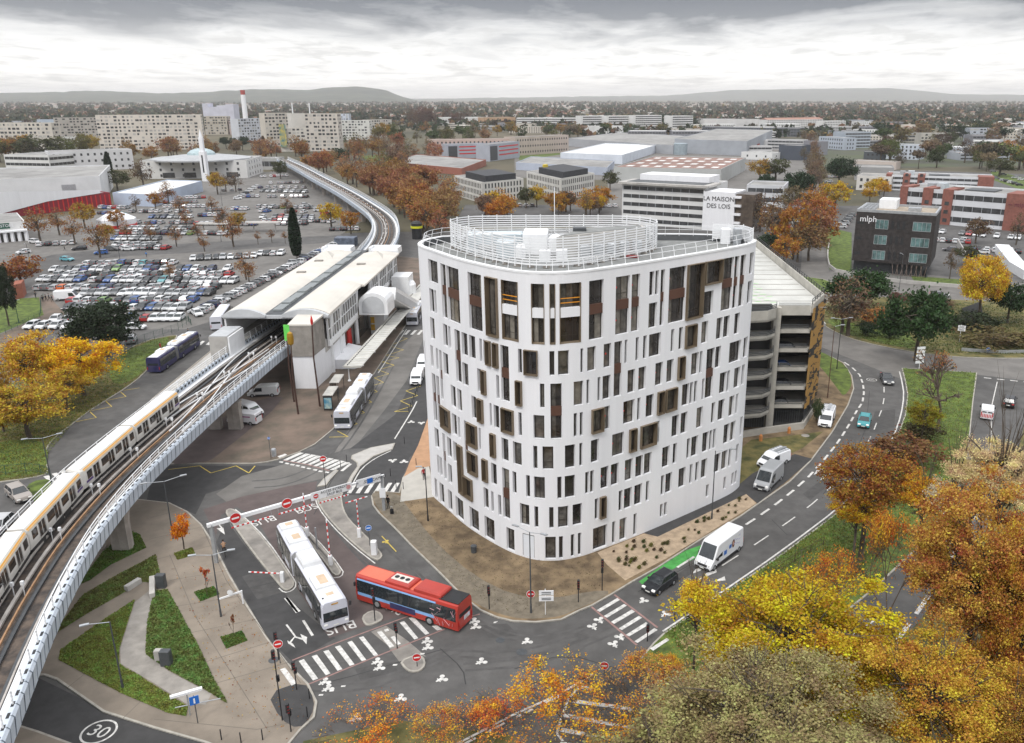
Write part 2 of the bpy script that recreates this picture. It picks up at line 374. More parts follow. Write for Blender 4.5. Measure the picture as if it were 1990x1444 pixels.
for q_ in ([(930,1215),(985,1212),(1010,1235),(950,1240)],[(1300,1125),(1345,1098),(1358,1106),(1312,1135)],[(470,1120),(530,1105),(560,1148),(500,1165)],[(1560,960),(1600,930),(1612,940),(1575,972)],[(690,1300),(760,1285),(775,1305),(700,1322)],[(1700,800),(1740,795),(1738,830),(1690,840)]): P('asphalt_patch',q_,.0048,M('patch_asphalt',(.066,.064,.062),.9,.15,1.2,world=True,bump=.2))
# ---- raised islands with kerbs ----
def island(name,poly,m,z=.12,sm=0,kerb=True,kw=.18):
    q=px(poly)
    if sm: q=smooth_poly(q,sm)
    if area(q)<0: q=q[::-1]
    if kerb:
        mb=MB(); mb.prism(q,-.02,z-.004); o=mb.build(name+'_kerb',kerbm); struct(o)
        return sheet(name,inset(q,kw),z,m),q
    mb=MB(); mb.prism(q,-.02,z); return struct(mb.build(name,m)),q
island('pavement',[(285,973),(330,978),(365,995),(392,1020),(415,1055),(445,1115),(480,1175),(520,1240),(560,1290),(600,1330),(617,1365),(612,1395),(585,1420),(560,1450),(560,1500),(470,1472),(395,1444),(300,1417),(200,1385),(150,1350),(110,1322),(85,1313),(62,1315),(0,1340),(-70,1340),(-60,1250),(20,1180),(120,1040),(215,965)],pavb)
island('pavement',[(-60,1385),(20,1405),(75,1422),(140,1446),(240,1490),(0,1540),(-120,1480)],pavb)
island('bus_station_pavement',[(300,903),(380,902),(492,902),(518,899),(541,894),(581,880),(613,864),(648,835),(665,812),(700,765),(727,728),(745,700),(767,665),(790,631),(812,600),(838,560),(838,505),(770,498),(620,540),(455,640),(427,668),(296,775),(255,820),(255,860)],pavg)
P('bus_platform_paving',[(296,778),(425,673),(470,655),(420,725),(330,800),(265,850),(262,822)],.125,conc)
P('bus_station_worn_ground',[(318,905),(400,830),(520,770),(560,775),(420,890),(400,900)],.124,asphr,sm=1)
_,soilq=island('building_plot',[(721,966),(724,983),(737,1000),(766,1027),(800,1063),(852,1113),(889,1151),(908,1168),(932,1187),(963,1201),(996,1209),(1041,1211),(1091,1206),(1127,1188),(1152,1178),(1192,1155),(1228,1133),(1278,1105),(1361,1051),(1441,1004),(1472,982),(1536,937),(1577,896),(1618,841),(1649,788),(1660,756),(1656,731),(1640,706),(1618,695),(1584,681),(1560,640),(1480,560),(1300,480),(835,480),(836,600),(840,700),(838,780),(832,830),(815,870),(798,905),(782,930),(775,958),(728,955)],soil)
P('dull_verge',[(721,966),(728,957),(775,960),(790,985),(850,1060),(920,1120),(1000,1160),(1080,1165),(1150,1150),(1192,1150),(1152,1174),(1127,1183),(1091,1200),(1041,1205),(996,1203),(932,1181),(889,1146),(852,1108),(800,1058),(740,998)],.124,M('kerb_gravel',(.16,.135,.10),.95,.2,1.2,world=True,bump=.3),sm=1)
P('concrete_forecourt',[(782,930),(812,912),(834,908),(846,967),(812,972),(778,977)],.126,M('pale_concrete',(.42,.40,.36),.85,.06,.8,world=True))
P('orange_footpath',[(831,815),(850,905),(812,912),(785,928),(797,898),(813,866)],.128,orangep)
P('planting_bed',[(1150,1080),(1258,1036),(1278,1045),(1450,962),(1470,980),(1361,1047),(1297,1086),(1215,1130),(1180,1100),(1161,1076)],.127,sand)
P('asphalt_footpath',[(1250,1038),(1320,1005),(1433,946),(1462,922),(1520,893),(1545,884),(1578,893),(1530,936),(1472,980),(1450,962),(1278,1045)],.129,asphd)
P('grass',[(1430,952),(1430,880),(1460,856),(1520,850),(1600,840),(1560,872),(1515,893),(1465,920)],.126,grassd)
P('grass',[(1584,681),(1612,692),(1645,712),(1654,735),(1655,752),(1640,772),(1630,760),(1600,720),(1580,700)],.126,grass,sm=1)
# grass in the pavement
for q in ([(250,1032),(272,1040),(285,1066),(215,1100),(175,1130),(150,1140),(200,1075)],
  [(303,1080),(311,1115),(295,1135),(273,1132),(246,1151),(169,1195),(101,1238),(161,1159),(237,1115)],
  [(263,1167),(232,1263),(232,1293),(273,1317),(366,1377),(362,1394),(327,1388),(237,1350),(115,1285),(117,1266),(191,1214)],
  [(303,1151),(325,1148),(344,1181),(385,1257),(418,1328),(442,1369),(393,1339),(327,1304),(284,1274),(287,1214),(295,1170)],
  [(338,1077),(374,1066),(381,1080),(345,1090)],[(377,1153),(415,1141),(427,1157),(390,1171)],[(428,1240),(470,1228),(482,1247),(440,1263)]
  ):
    P('grass',q,.135,grass)
P('gravel_path',[(263,1172),(290,1150),(297,1165),(288,1214),(282,1270),(327,1306),(395,1342),(412,1350),(400,1372),(362,1370),(300,1330),(235,1292),(234,1263)],.131,concd)
for k_,q_ in enumerate(([(420,1060),(300,1090)],[(445,1110),(330,1130)],[(470,1160),(345,1180)],[(500,1205),(370,1232)],[(525,1250),(395,1290)],[(560,1290),(420,1330)],[(360,990),(285,1010)],[(395,1025),(290,1050)],[(520,1420),(380,1200),(330,1080)],[(585,1330),(440,1130),(395,1030)],[(600,1400),(500,1420),(300,1400)],[(130,1340),(180,1300)],[(240,1398),(300,1340)],[(175,1195),(150,1175)],[(200,1180),(180,1160)])):
    mb=MB(); ribbon(mb,px(q_),.06,.1245); mb.build('paving_joint',M('paving_joint',(.13,.115,.095),.9,.1,1.,world=True))['kind']='structure'
# planter walls
for a,b in (((246,1151),(273,1134)),((297,1130),(297,1165))):
    mb=MB(); p,q=G(*a),G(*b); mb.beam((p.x,p.y,.4),(q.x,q.y,.4),.5,.55); tag(mb.build('planter_wall',conc),'low concrete planter edge '+('lying across the grass band' if a[0]==246 else 'at the head of the right planting bed'),'wall')
# left lawns
P('grass',[(-60,620),(38,580),(75,578),(88,606),(85,612),(0,648),(-60,670)],.01,grass)
P('paved_footpath',[(-80,700),(0,650),(85,612),(75,578),(95,575),(128,612),(105,640),(60,652),(0,676),(-80,720)],.012,pavg)
island('lawn',[(344,650),(344,658),(279,729),(245,755),(206,779),(173,800),(141,825),(108,850),(93,868),(87,891),(98,921),(62,930),(0,938),(-150,960),(-150,760),(60,740),(150,730),(213,700),(276,664)],grassd,sm=1)
P('grass',[(343,652),(279,725),(240,748),(215,745),(213,705),(276,668)],.126,grass,sm=1)
P('grass',[(-100,880),(60,850),(95,870),(90,915),(60,925),(-100,945)],.127,grass,sm=1)
P('grass',[(60,935),(100,930),(140,960),(90,990),(45,960)],.01,grass,sm=1)
# medians between the lanes
island('traffic_island',[(437,994),(447,989),(457,992),(469,1002),(516,1049),(566,1122),(574,1136),(566,1146),(554,1149),(545,1142),(487,1070),(445,1010)],concd,sm=1)
island('traffic_island',[(578,1022),(583,1024),(608,1043),(664,1108),(661,1118),(649,1120),(635,1099),(603,1058),(587,1037)],concd,sm=1)
island('traffic_island',[(668,957),(664,966),(668,991),(680,1012),(707,1037),(741,1074),(744,1084),(730,1092),(691,1062),(649,1022),(620,985),(614,966),(617,955)],concd,sm=1)
island('traffic_island',[(653,913),(658,916),(643,932),(634,944),(616,947),(628,932)],conc)
island('traffic_island',[(768,862),(720,871),(684,886),(682,892),(693,900),(694,908),(682,925),(674,940),(681,942),(687,930),(701,907),(726,888),(763,874)],conc)
island('traffic_island',[(702,1200),(719,1188),(736,1189),(746,1200),(741,1208),(719,1217),(708,1215)],concd,sm=1)
island('traffic_island',[(776,1286),(809,1273),(824,1278),(828,1293),(817,1306),(799,1308),(786,1301)],concd,sm=1)
# right side: median, roundabout centre, verges
_,_=island('grass_median',[(1752,716),(1758,740),(1763,768),(1758,808),(1743,849),(1727,877),(1690,938),(1639,988),(1520,1077),(1400,1159),(1290,1231),(1270,1250),(1240,1285),(1290,1330),(1380,1350),(1500,1290),(1640,1195),(1700,1145),(1780,1070),(1850,980),(1880,900),(1892,777),(1899,725)],grass)
island('roundabout_lawn',[(1587,606),(1593,625),(1606,637),(1643,656),(1712,674),(1805,690),(1899,697),(2080,697),(2080,590),(1870,584),(1758,578),(1674,578),(1624,581),(1596,594)],grassd,sm=1)
P('grass',[(1600,622),(1643,650),(1712,668),(1790,682),(1760,640),(1680,640),(1640,620)],.126,grass,sm=1)
P('grass',[(1850,600),(2060,560),(2060,680),(1930,685),(1870,650)],.127,grassd,sm=1)
island('verge',[(1540,535),(1600,543),(1634,556),(1625,566),(1590,572),(1570,562)],grass)
P('grass',[(1600,440),(1655,452),(1655,532),(1612,523)],.01,grass)
P('grass',[(1770,536),(1890,545),(1880,556),(1780,552)],.01,grass)
P('woodland_floor',[(2150,820),(1990,830),(1950,980),(1860,1110),(1780,1215),(1600,1370),(1480,1500),(2150,1900)],.008,grassd)
P('grass',[(590,1440),(780,1400),(1000,1430),(1100,1560),(540,1560)],-.001,grassd)
# ================= ROAD MARKINGS =================
def crop(c):  # (ox,oy,scale): zoomed-view coordinates -> photo pixels
    ox,oy,s=c; return lambda q:[(ox+x/s,oy+y/s) for x,y in q]
A=crop((480,1100,3.98)); B=crop((900,1080,3.968)); D=crop((380,800,6.219)); E_=crop((400,850,4.8125))
mk=MB(); ZM=.0095
def mq(pts,z=ZM,mi=0):
    q=px(pts,z)
    if area(q)<0: q=q[::-1]
    mk.add([(x,y,z) for x,y in q],[tuple(range(len(q)))],mi)
for q in ([(400,735),(440,720),(550,870),(510,885)],[(500,698),(540,685),(645,830),(610,845)],[(590,660),(630,648),(738,798),(700,810)],[(680,625),(720,613),(832,760),(795,772)],[(775,590),(812,578),(922,725),(888,736)],[(865,553),(900,543),(1015,688),(985,698)],[(1005,510),(1040,500),(1140,620),(1105,632)],[(1060,492),(1090,484),(1100,500),(1068,508)],[(1110,550),(1140,540),(1190,600),(1160,612)],[(1180,437),(1215,425),(1325,558),(1295,568)],[(1250,402),(1290,393),(1410,520),(1380,532)],[(1400,440),(1440,430),(1510,490),(1470,498)],[(1695,347),(1715,338),(1745,385),(1720,397)]): mq(A(q),.014)
mq(A([(255,800),(295,785),(385,905),(345,925)]),.14)
for q in ([(1030,420),(1190,325),(1210,340),(1055,432)],[(1085,465),(1240,372),(1262,385),(1110,478)],[(1140,510),(1300,415),(1325,432),(1165,525)],[(1200,560),(1355,463),(1380,478),(1225,573)],[(1255,610),(1410,512),(1435,530),(1280,622)],[(1320,660),(1475,558),(1500,572),(1345,672)]): mq(B(q))
mq(B([(1440,715),(1570,635),(1590,650),(1465,732)]),.14)
for x,y in ((1060,585),(1140,600),(1210,612),(1275,625),(1345,640),(1420,655),(1490,670),(1560,685),(1620,702),(1748,716)):
    w_=45; mq(D([(x,y),(x+w_,y+5),(x+w_+205-(1060-x)*.0,y-85),(x+200-w_*.2,y-95)]) if x<1700 else D([(x,y),(x+35,y+4),(x+145,y-85),(x+110,y-90)]))
for x,y in ((1005,612),(1075,629),(1140,645),(1205,657),(1270,674),(1340,690),(1415,707),(1480,724),(1560,736)): mq(D([(x,y),(x+45,y+8),(x+60,y-8),(x+15,y-14)]))
mq(D([(990,540),(1015,560),(1110,522),(1080,508)]),.13)
for x in (1320,1400,1480,1565,1645,1715): mq(E_([(x,522),(x+38,522),(x+100,425),(x+62,425)]))
for x in (1480,1530,1580,1630): mq([(400+x/3.98,430+877/3.98),(400+(x+22)/3.98,430+877/3.98),(400+(x+55)/3.98,430+842/3.98),(400+(x+33)/3.98,430+842/3.98)])
for x in (1530,1590,1640,1690): mq([(x/3.98,450+875/3.98),((x+24)/3.98,450+878/3.98),((x+55)/3.98,450+848/3.98),((x+35)/3.98,450+845/3.98)])
for x,y in ((335,700),(400,680),(460,660)): mq([(x/3.98,750+y/3.98),((x+40)/3.98,750+(y-10)/3.98),((x+95)/3.98,750+(y+45)/3.98),((x+65)/3.98,750+(y+60)/3.98)])
# symbols: bicycle = two wheels and a frame wedge
def bike(u,v,du,dv,s=1.,z=.0095):
    c=G(u,v); d=(G(u+du,v+dv)-c); d.z=0; d.normalize(); n=Vector((-d.y,d.x,0))
    for k in (-.42,.42):
        o=c+n*k*s+d*.25*s; mk.add([(o.x+.33*s*math.cos(t*math.pi/5),o.y+.33*s*math.sin(t*math.pi/5),z+.0003*(k>0)) for t in range(10)],[tuple(range(10))])
    a=c-d*.9*s; mk.add([(*(a-n*.1*s)[:2],z+.001),(*(c+d*.2*s-n*.35*s)[:2],z+.001),(*(c+d*.2*s+n*.35*s)[:2],z+.001),(*(a+n*.1*s)[:2],z+.001)],[(0,1,2,3)])
    b=c-d*.55*s; mk.add([(*(b-n*.4*s)[:2],z+.0015),(*(b-n*.4*s+d*.1)[:2],z+.0015),(*(b+n*.4*s+d*.1)[:2],z+.0015),(*(b+n*.4*s)[:2],z+.0015)],[(0,3,2,1)])
for x,y in ((605,895),(630,945),(1010,738),(1025,785),(1395,578),(1400,628),(1760,425),(1770,468),(1815,738),(1510,872),(1190,1022),(845,1175)):
    (u,v),=A([(x,y)]); bike(u,v,30,-14,.68)
for x,y in ((495,660),): (u,v),=B([(x,y)]); bike(u,v,30,-14,.68)
for x,y in ((1050,495),(1000,545),(1210,625),(1160,680)): (u,v),=B([(x,y)]); bike(u,v,-14,-16,.68)
for x,y in ((1390,345),(1560,450)): (u,v),=B([(x,y)]); bike(u,v,20,-14,.68)
for u,v in ((763,895),(785,897)): bike(u,v,0,-12 if u<770 else 12,.8)
for u,v in ((799,820),(819,822)): bike(u,v,0,12 if u<810 else -12,.75)
# dashes along curves
ROADL=[(1641,704),(1657,715),(1671,729),(1677,746),(1679,763),(1676,782),(1664,800),(1652,822),(1636,848),(1622,868),(1600,895),(1571,927),(1542,953),(1509,979),(1472,1005),(1441,1025)]
ROADC=[(1718,752),(1718,775),(1714,795),(1706,815),(1696,842),(1680,870),(1650,910),(1614,947),(1580,978),(1542,1007),(1502,1035),(1460,1063),(1421,1088),(1381,1113),(1348,1133),(1301,1162)]
EDGE=[(1748,722),(1753,742),(1757,768),(1751,808),(1737,847),(1721,877),(1685,935),(1634,984),(1516,1073),(1396,1155),(1288,1227)]
dashes(mk,px(ROADL),2.0,1.35,.3,ZM); dashes(mk,px(ROADC),3.,3.1,.16,ZM); ribbon(mk,smooth_poly(px(EDGE),1,False),.2,ZM)
ribbon(mk,px([(1441,1025),(1361,1076),(1316,1103)]),.22,.0125) if 0 else dashes(mk,px([(1349,1082),(1316,1103)]),20,1,.28,.0125)
dashes(mk,px([(1938,742),(1930,760),(1926,790),(1931,840),(1921,880),(1900,930)]),30,1,.14,ZM)
dashes(mk,px([(1912,734),(1990,742)]),1.2,.9,.35,ZM)
dashes(mk,px([(1910,985),(1800,1165),(1740,1250)]),4,2.,.4,ZM)
ribbon(mk,px([(1700,1205),(1650,1240)]),.18,ZM); ribbon(mk,px([(1640,1205),(1560,1255)]),.15,ZM)
ribbon(mk,px([(880,1450),(1000,1388),(1085,1350),(1152,1311)]),.22,ZM); dashes(mk,px([(890,1452),(1010,1390),(1090,1352)]),1.6,1.1,.22,.0095)
ribbon(mk,px([(1128,1332),(1105,1358),(1093,1390),(1082,1425),(1098,1446)]),.2,ZM)
for a,b in (((1128,1336),(1156,1340)),((1109,1362),(1230,1378)),((1096,1390),(1260,1420)),((1090,1418),(1240,1446)),((1088,1444),(1200,1470))): ribbon(mk,px([a,b]),.45,ZM+.001)
ribbon(mk,px(A([(300,245),(400,355)])),.4,.0105); 
q=A([(295,245),(315,240),(398,355),(378,365)]); mq(q,.0105); mq(A([(425,422),(445,418),(518,535),(498,542)]),.0105)
# double-headed turn arrow
mq(A([(298,455),(312,450),(378,540),(366,545)]),.0105); mq(A([(366,545),(378,540),(340,595),(325,590)]),.011); mq(A([(312,575),(375,632),(325,600),(322,580)]),.0105); mq(A([(312,578),(355,600),(375,633),(318,598)]),.0112)
mq(A([(370,542),(420,555),(440,575),(372,553)]),.0115); mq(A([(412,525),(465,550),(460,605),(430,570)]),.0105)
mq(E_([(95,790),(105,785),(160,850),(148,855)]),.0105); mq(E_([(100,850),(165,845),(178,910)]),.0108)
for u,v in ((1383,1112),(1406,1125)): mq([(u-14,v+4),(u+8,v-8),(u+10,v),(u-10,v+8)]) if u<1390 else mq([(u-20,v+5),(u+2,v-5),(u+4,v+3)])
mq([(1352,1106),(1372,1097),(1361,1109),(1345,1115)])
for u,v in ((1603,925),(1590,915)): mq([(u-9,v+8),(u-1,v-4),(u+13,v-6),(u+9,v-1),(u+2,v+3)])
# lane edge lines around the islands
for pl,wd in (([(457,990),(470,1000),(518,1047),(568,1120),(577,1137),(567,1149),(552,1152),(542,1143)],.14),([(575,1015),(610,1041),(668,1108),(664,1121),(648,1123)],.13),([(611,960),(617,985),(646,1023),(689,1064),(729,1095)],.14),([(663,957),(661,967),(665,992),(677,1014),(705,1040)],.12),([(760,876),(728,891),(703,910),(690,931),(683,948)],.16),([(767,853),(800,800),(810,780)],.2),([(735,725),(790,640)],.18)): ribbon(mk,smooth_poly(px(pl),1,False),wd,.0118)
for a,b in (((760,1262),(764,1258)),((773,1244),(778,1241))): pass
for x,y in ((655,965),(572,998),(745,930),(1145,765),(1355,680)): mq(A([(x-20,y+6),(x-14,y-6),(x+20,y-8),(x+14,y+4)]),.0098)
mq(B([(232,520),(240,508),(270,505),(250,518)]),.0098)
# flush edge strips and sign words
def word(s,u,v,u2,v2,size,z=.0105,up=None,m=0,sx=1.):
    c=G(u,v,z); d=G(u2,v2,z)-c; d.z=0; d.normalize(); n=Vector((-d.y,d.x,0))
    if up is not None:
        pass
    text_add(mk,s,size,Matrix(((d.x,n.x,0,c.x),(d.y,n.y,0,c.y),(0,0,1,z),(0,0,0,1))),m,0.,sx)
word('BUS',596,989,616,983,2.0,sx=.8); word('BUS',512,1012,492,1018,2.0,sx=.85); word('BUS',662,1219,642,1225,1.9,sx=.9); word('BUS',768,1180,748,1170,2.0,sx=.8)
def ring(c,r,wd,z,mi=0,n=28,e=1.):
    vs=[];fs=[]
    for i in range(n):
        t=2*math.pi*i/n; vs+= [(c.x+r*math.cos(t),c.y+r*math.sin(t)*e,z),(c.x+(r-wd)*math.cos(t),c.y+(r-wd)*math.sin(t)*e,z)]
    for i in range(n): j=(i+1)%n; fs.append((2*i,2*j,2*j+1,2*i+1))
    mk.add(vs,fs,mi)
ring(G(192,1422),1.35,.16,ZM); word('30',192,1422,212,1427,1.7)
ring(G(1694,738),.9,.12,ZM); word('30',1694,738,1680,738,1.0)
mk.build('road_marking',whitemk)['kind']='structure'
mk=MB()
for pl in ([(475,915),(1000,700),(1530,488)],[(1680,405),(1800,372)],[(350,730),(700,592),(1290,372)]): ribbon(mk,px(A(pl)),.16,.0115)
for pl in ([(990,395),(1340,690)],[(1165,300),(1500,555)]): ribbon(mk,px(B(pl)),.22,.0115)
ribbon(mk,px(D([(1060,590),(1350,640),(1620,715)])),.2,.0115)
mk.build('crossing_border',pinkmk)['kind']='structure'
mk=MB()
def zig(pts,w_=.14): ribbon(mk,px(pts),w_,.0092) if 0 else [ribbon(mk,px([a,b]),w_,.0092+.0002*(i%2)) for i,(a,b) in enumerate(zip(pts,pts[1:]))]
zig(D([(-330,700),(50,655),(185,742),(490,655),(645,742),(720,655)]))
zig(D([(1715,235),(1845,303),(1615,308)]))
Fz=crop((620,700,8.29))
zig(Fz([(1030,20),(1210,85),(950,155),(1125,220),(890,285),(1040,358),(880,405)]),.12)
zig(Fz([(1640,415),(1400,495),(1590,570),(1310,655),(1495,740),(1215,828),(1450,825)]),.14)
for x,y in ((920,505),(830,672),(712,842),(595,1022)): zig(Fz([(x-25,y-25),(x+20,y+5),(x-30,y+20)]),.14)
Gz=crop((400,430,3.98)); zig(Gz([(1500,900),(1560,905),(1420,965),(1530,995),(1390,1040),(1495,1055),(1360,1090),(1455,1110)]),.12)
Hz=crop((0,750,3.98)); zig(Hz([(550,285),(745,245),(690,195),(865,160),(815,115),(975,82),(925,40),(1080,15)]),.13)
zig(Hz([(1040,-90),(1080,-60),(930,-15)]),.13)
zig([(688,1010),(760,1080)],.0) if 0 else None
bike(750,1053,-16,-14,.55); ribbon(mk,px([(742,1042),(770,1072)]),.12,.0094)
mk.build('yellow_road_marking',yellowmk)['kind']='structure'
mk=MB(); q=px(B([(1355,200),(1640,0),(1700,-35),(1860,-90),(1815,10),(1650,85),(1450,200),(1400,235)]),.006)
mk.add([(x,y,.0065) for x,y in (q if area(q)>0 else q[::-1])],[tuple(range(len(q)))]); mk.build('bike_lane_marking',greenmk)['kind']='structure'
P('crossing_refuge',[(721,1228),(750,1216),(792,1245),(762,1262)],.0125,concd)
P('crossing_refuge',[(755,1258),(792,1245),(828,1276),(812,1274),(776,1286)],.007,concd)
P('corner_pavement_dark',[(520,1350),(590,1325),(612,1362),(606,1395),(580,1420),(545,1400)],.1265,asphd,sm=1)
# manholes
def disc(name,u,v,r,m,z,label):
    mb=MB(); c=G(u,v); mb.lathe([(r,0),(r,.012),(r*.8,.016),(0.01,.016)],(c.x,c.y,z),18); tag(mb.build(name,m),label,'manhole')
disc('manhole_cover',972,1244,.42,dgrey,.0,'small iron manhole cover in the junction asphalt below the round-nosed plot')
disc('manhole_cover',1014,1267,.5,dgrey,.0,'larger iron manhole cover beside a white bicycle symbol')
disc('manhole_cover',532,1285,.45,dgrey,.125,'iron manhole cover in the beige pavement by the no entry sign')
disc('manhole_cover',1565,848,.6,concd,.127,'pale round concrete cover on the brown verge below the car park')
# ================= MAIN WHITE BUILDING =================
FPc=[(-17.2,95.3),(-15.2,92.2),(-11.8,87.2),(-7.5,82.5),(-4.4,80.3),(-1.8,79.9),(.6,80.6),(2.9,82.),(8.7,86.3),(17.3,93.5),(20.5,96.6),(21.7,99.),(20.8,101.6),(18.2,103.3),(10.9,104.2),(-2,103.5),(-14.3,102.5),(-16.4,101.2),(-17.4,99.3),(-17.6,97.2)]
def catmull(p,k=8):
    out=[];n=len(p)
    for i in range(n):
        a,b,c,d=[Vector(p[(i+j)%n]) for j in (-1,0,1,2)]
        for t in range(k):
            t/=k; out.append(.5*((2*b)+(c-a)*t+(2*a-5*b+4*c-d)*t*t+(3*b-a-3*c+d)*t*t*t))
    return out
FP=catmull(FPc,8); NF=len(FP); CUM=[0.]
for i in range(NF): CUM.append(CUM[-1]+(FP[(i+1)%NF]-FP[i]).length)
def fxy(s,off=0.):
    s%=CUM[-1]
    import bisect
    i=min(bisect.bisect_right(CUM,s)-1,NF-1); a=FP[i]; b=FP[(i+1)%NF]; d=(b-a); L=d.length; p=a+d*((s-CUM[i])/L)
    a0=(FP[i]-FP[i-1]).normalized(); a2=(FP[(i+2)%NF]-b).normalized(); f=(s-CUM[i])/L
    tdir=(d.normalized()*1.+(a0*(1-f)+a2*f)).normalized(); n=Vector((tdir.y,-tdir.x))
    return p+n*off
def hitf(u,v):
    d=G(u,v,0)-Vector((0,0,H)); best=None
    for i in range(NF):
        a=FP[i]; b=FP[(i+1)%NF]; e=b-a; den=d.x*e.y-d.y*e.x
        if abs(den)<1e-9: continue
        t=(a.x*e.y-a.y*e.x)/den; k=(a.x*d.y-a.y*d.x)/den
        if 0<=k<=1 and t>0 and (best is None or t<best[0]): best=(t,CUM[i]+k*e.length)
    return None if best is None else (best[1],H+d.z*best[0])
FZ=[(.3,3.0),(4.0,6.5),(7.4,9.95),(10.8,13.4),(14.2,16.8),(17.6,20.2),(21.05,23.6),(24.3,27.),(27.8,30.35)]
TILES={1:(810,480,7.22),2:(1000,500,8.02),3:(1230,470,6.876),4:(810,640,7.22),5:(1000,660,7.22),6:(1230,620,6.564),7:(810,800,5.155),8:(980,840,5.554),9:(1180,820,6.278)}
WS={1:"n165,290,325 n52,72,230 n180,240,730 n245,275,750 n190,250,1130 n105,130,1080 d345,415,590 d425,595,650 d725,910,750 B990,1140,845 w1195,1420,905 n370,430,1215 n440,475,1240",
4:"n110,150,300 n195,230,360 n270,300,400 d325,360,620 n375,440,460 d540,615,345 n630,710,180 n735,820,225 n880,915,280 n935,970,300 b985,1040,340 b1085,1145,385 d1180,1295,625 n640,720,600 n850,925,700 b925,975,740 n1115,1155,810 d225,272,945 d285,325,1000 n140,165,700 n480,545,910 n570,630,960 n770,835,1070 b870,935,1140 n1022,1052,1180 n1080,1155,1225 b1205,1360,1310 b355,470,1260 n495,560,1300 n575,605,1340",
7:"d115,150,330 n180,220,250 d265,290,435 n305,345,335 n365,405,380 d480,510,320 b515,605,235 b525,610,520 n622,640,240 B428,470,575 n205,225,530 n230,255,540 n315,350,600 n415,430,690 b670,712,590 n745,800,625 n670,718,855 n745,770,895 n815,845,945 d860,930,830 n960,998,720 b480,560,765 b750,792,350 n850,918,390 n180,205,755 n230,272,805 n315,352,870 n390,465,950 n530,620,1050 n680,778,1165 n900,978,1290",
5:"n50,102,305 b145,320,345 n490,560,350 n610,765,330 n925,965,305 n1020,1140,280 n1250,1355,230 d1395,1505,415 n1545,1580,180 b30,105,765 n355,418,785 d505,665,1005 n830,965,760 n1010,1050,740 n1165,1205,700 n1235,1345,670 n1585,1690,590 n55,100,1190 n265,418,1225 n830,878,1210 n915,960,1190 b1080,1235,1160 n1240,1335,1100 n1525,1680,1020",
2:"v265,460,885 v548,632,885 w705,1030,880 d1160,1385,820 d1575,1790,745",
3:"d-20,90,810 n220,285,560 n300,345,545 d365,420,745 n210,320,980 d480,705,705 B715,925,680 b960,1180,420 n935,1070,815 d1190,1335,555 d1340,1405,525 d1425,1495,510 n1560,1610,285 n1530,1580,670 n915,1000,1215 n1115,1195,1160 n1210,1290,1130 n1355,1425,1090",
6:"n35,75,390 n130,175,365 n205,355,340 n485,525,285 n585,635,260 b665,795,250 n70,165,765 n285,380,705 n430,515,670 b570,645,650 n745,835,575 n850,885,555 d930,1030,700 n1040,1120,490 n1230,1375,410 n1410,1460,365 n55,95,1160 n165,265,1120 b310,385,1095 b415,545,1060 n625,715,975 n725,765,945 n780,820,930 n880,915,900 n1105,1190,815 n1200,1235,785 n1290,1365,745 n1385,1420,720 n495,580,1380 n610,690,1330 n810,890,1265 n1000,1045,1200 n1085,1165,1160 n1225,1290,1105 n1310,1340,1080 n1370,1400,1300",
9:"n60,205,280 b268,345,245 b405,585,190 n590,635,135 n45,140,640 n215,310,590 n345,435,550 n450,540,515 n670,760,440 n800,850,400 n970,1010,340 n1025,1105,310 n1160,1235,255 n1245,1280,230 n1290,1325,210 n1420,1490,145 n1500,1560,115 n140,185,970 n205,300,935 n330,425,890 n472,512,855 n655,695,785 n710,790,755 n870,955,690 n1005,1040,645 n1075,1115,615 n1145,1215,580 n1305,1380,500 n1395,1465,460 n1480,1515,430 n1570,1600,390 n60,100,1330 n150,235,1300 n320,360,1250 s645,680,1070 s695,730,1050 s1205,1240,840 s1420,1450,725 s1515,1545,680 s1555,1580,660",
8:"n95,187,240 n312,357,275 n412,530,280 n655,765,265 n810,845,245 n935,1020,205 n235,277,585 n320,438,600 n573,620,600 n653,765,590 n873,915,550 n925,968,540 n1040,1125,490 n170,270,890 n325,367,915 n485,532,920 n580,692,910 n738,840,890 n977,1015,830 b1030,1085,825 x200,325,1210 n442,557,1240 n590,635,1235 n718,757,1220 n795,832,1205 n957,1110,1130"}
OP=[]
rw=random.Random(3)
for t,sx in WS.items():
    ox,oy,sc=TILES[t]
    for w_ in sx.split():
        ty=w_[0]; a,b,y=[float(q) for q in w_[1:].split(',')]
        v=oy+y/sc; ha,hb=hitf(ox+a/sc,v),hitf(ox+b/sc,v)
        if ha is None or hb is None: continue
        s0,s1=sorted((ha[0],hb[0]))
        if s1-s0>30: s0,s1=s1,s0+CUM[-1]
        if s1-s0>4.2: s1=s0+3.
        if s1-s0<.3: m=(s0+s1)/2; s0,s1=m-.18,m+.18
        zc=(ha[1]+hb[1])/2
        if ty in 'dwvB':
            k=min(range(8),key=lambda i:abs((FZ[i][1]+FZ[i+1][0])/2-zc)); fl=(k,k+1)
        else:
            k=min(range(9),key=lambda i:abs(sum(FZ[i])/2-zc)); fl=(k,k)
        z0,z1=FZ[fl[0]][0],FZ[fl[1]][1]
        if ty=='s': z0,z1=1.2,2.9
        OP.append([s0,s1,z0,z1,ty,fl])
# rear windows (plain rows)
tot=CUM[-1]
for k in range(9):
    s=CUM[-1]*.0
sA=[i for i in range(NF) if FP[i].y>102]; sa,sb=CUM[min(sA)],CUM[max(sA)]
for k in range(9):
    s=sa+1+ (k%3)*.7
    while s<sb-2: OP.append([s,s+1.1,FZ[k][0],FZ[k][1],'n',(k,k)]); s+=3.1
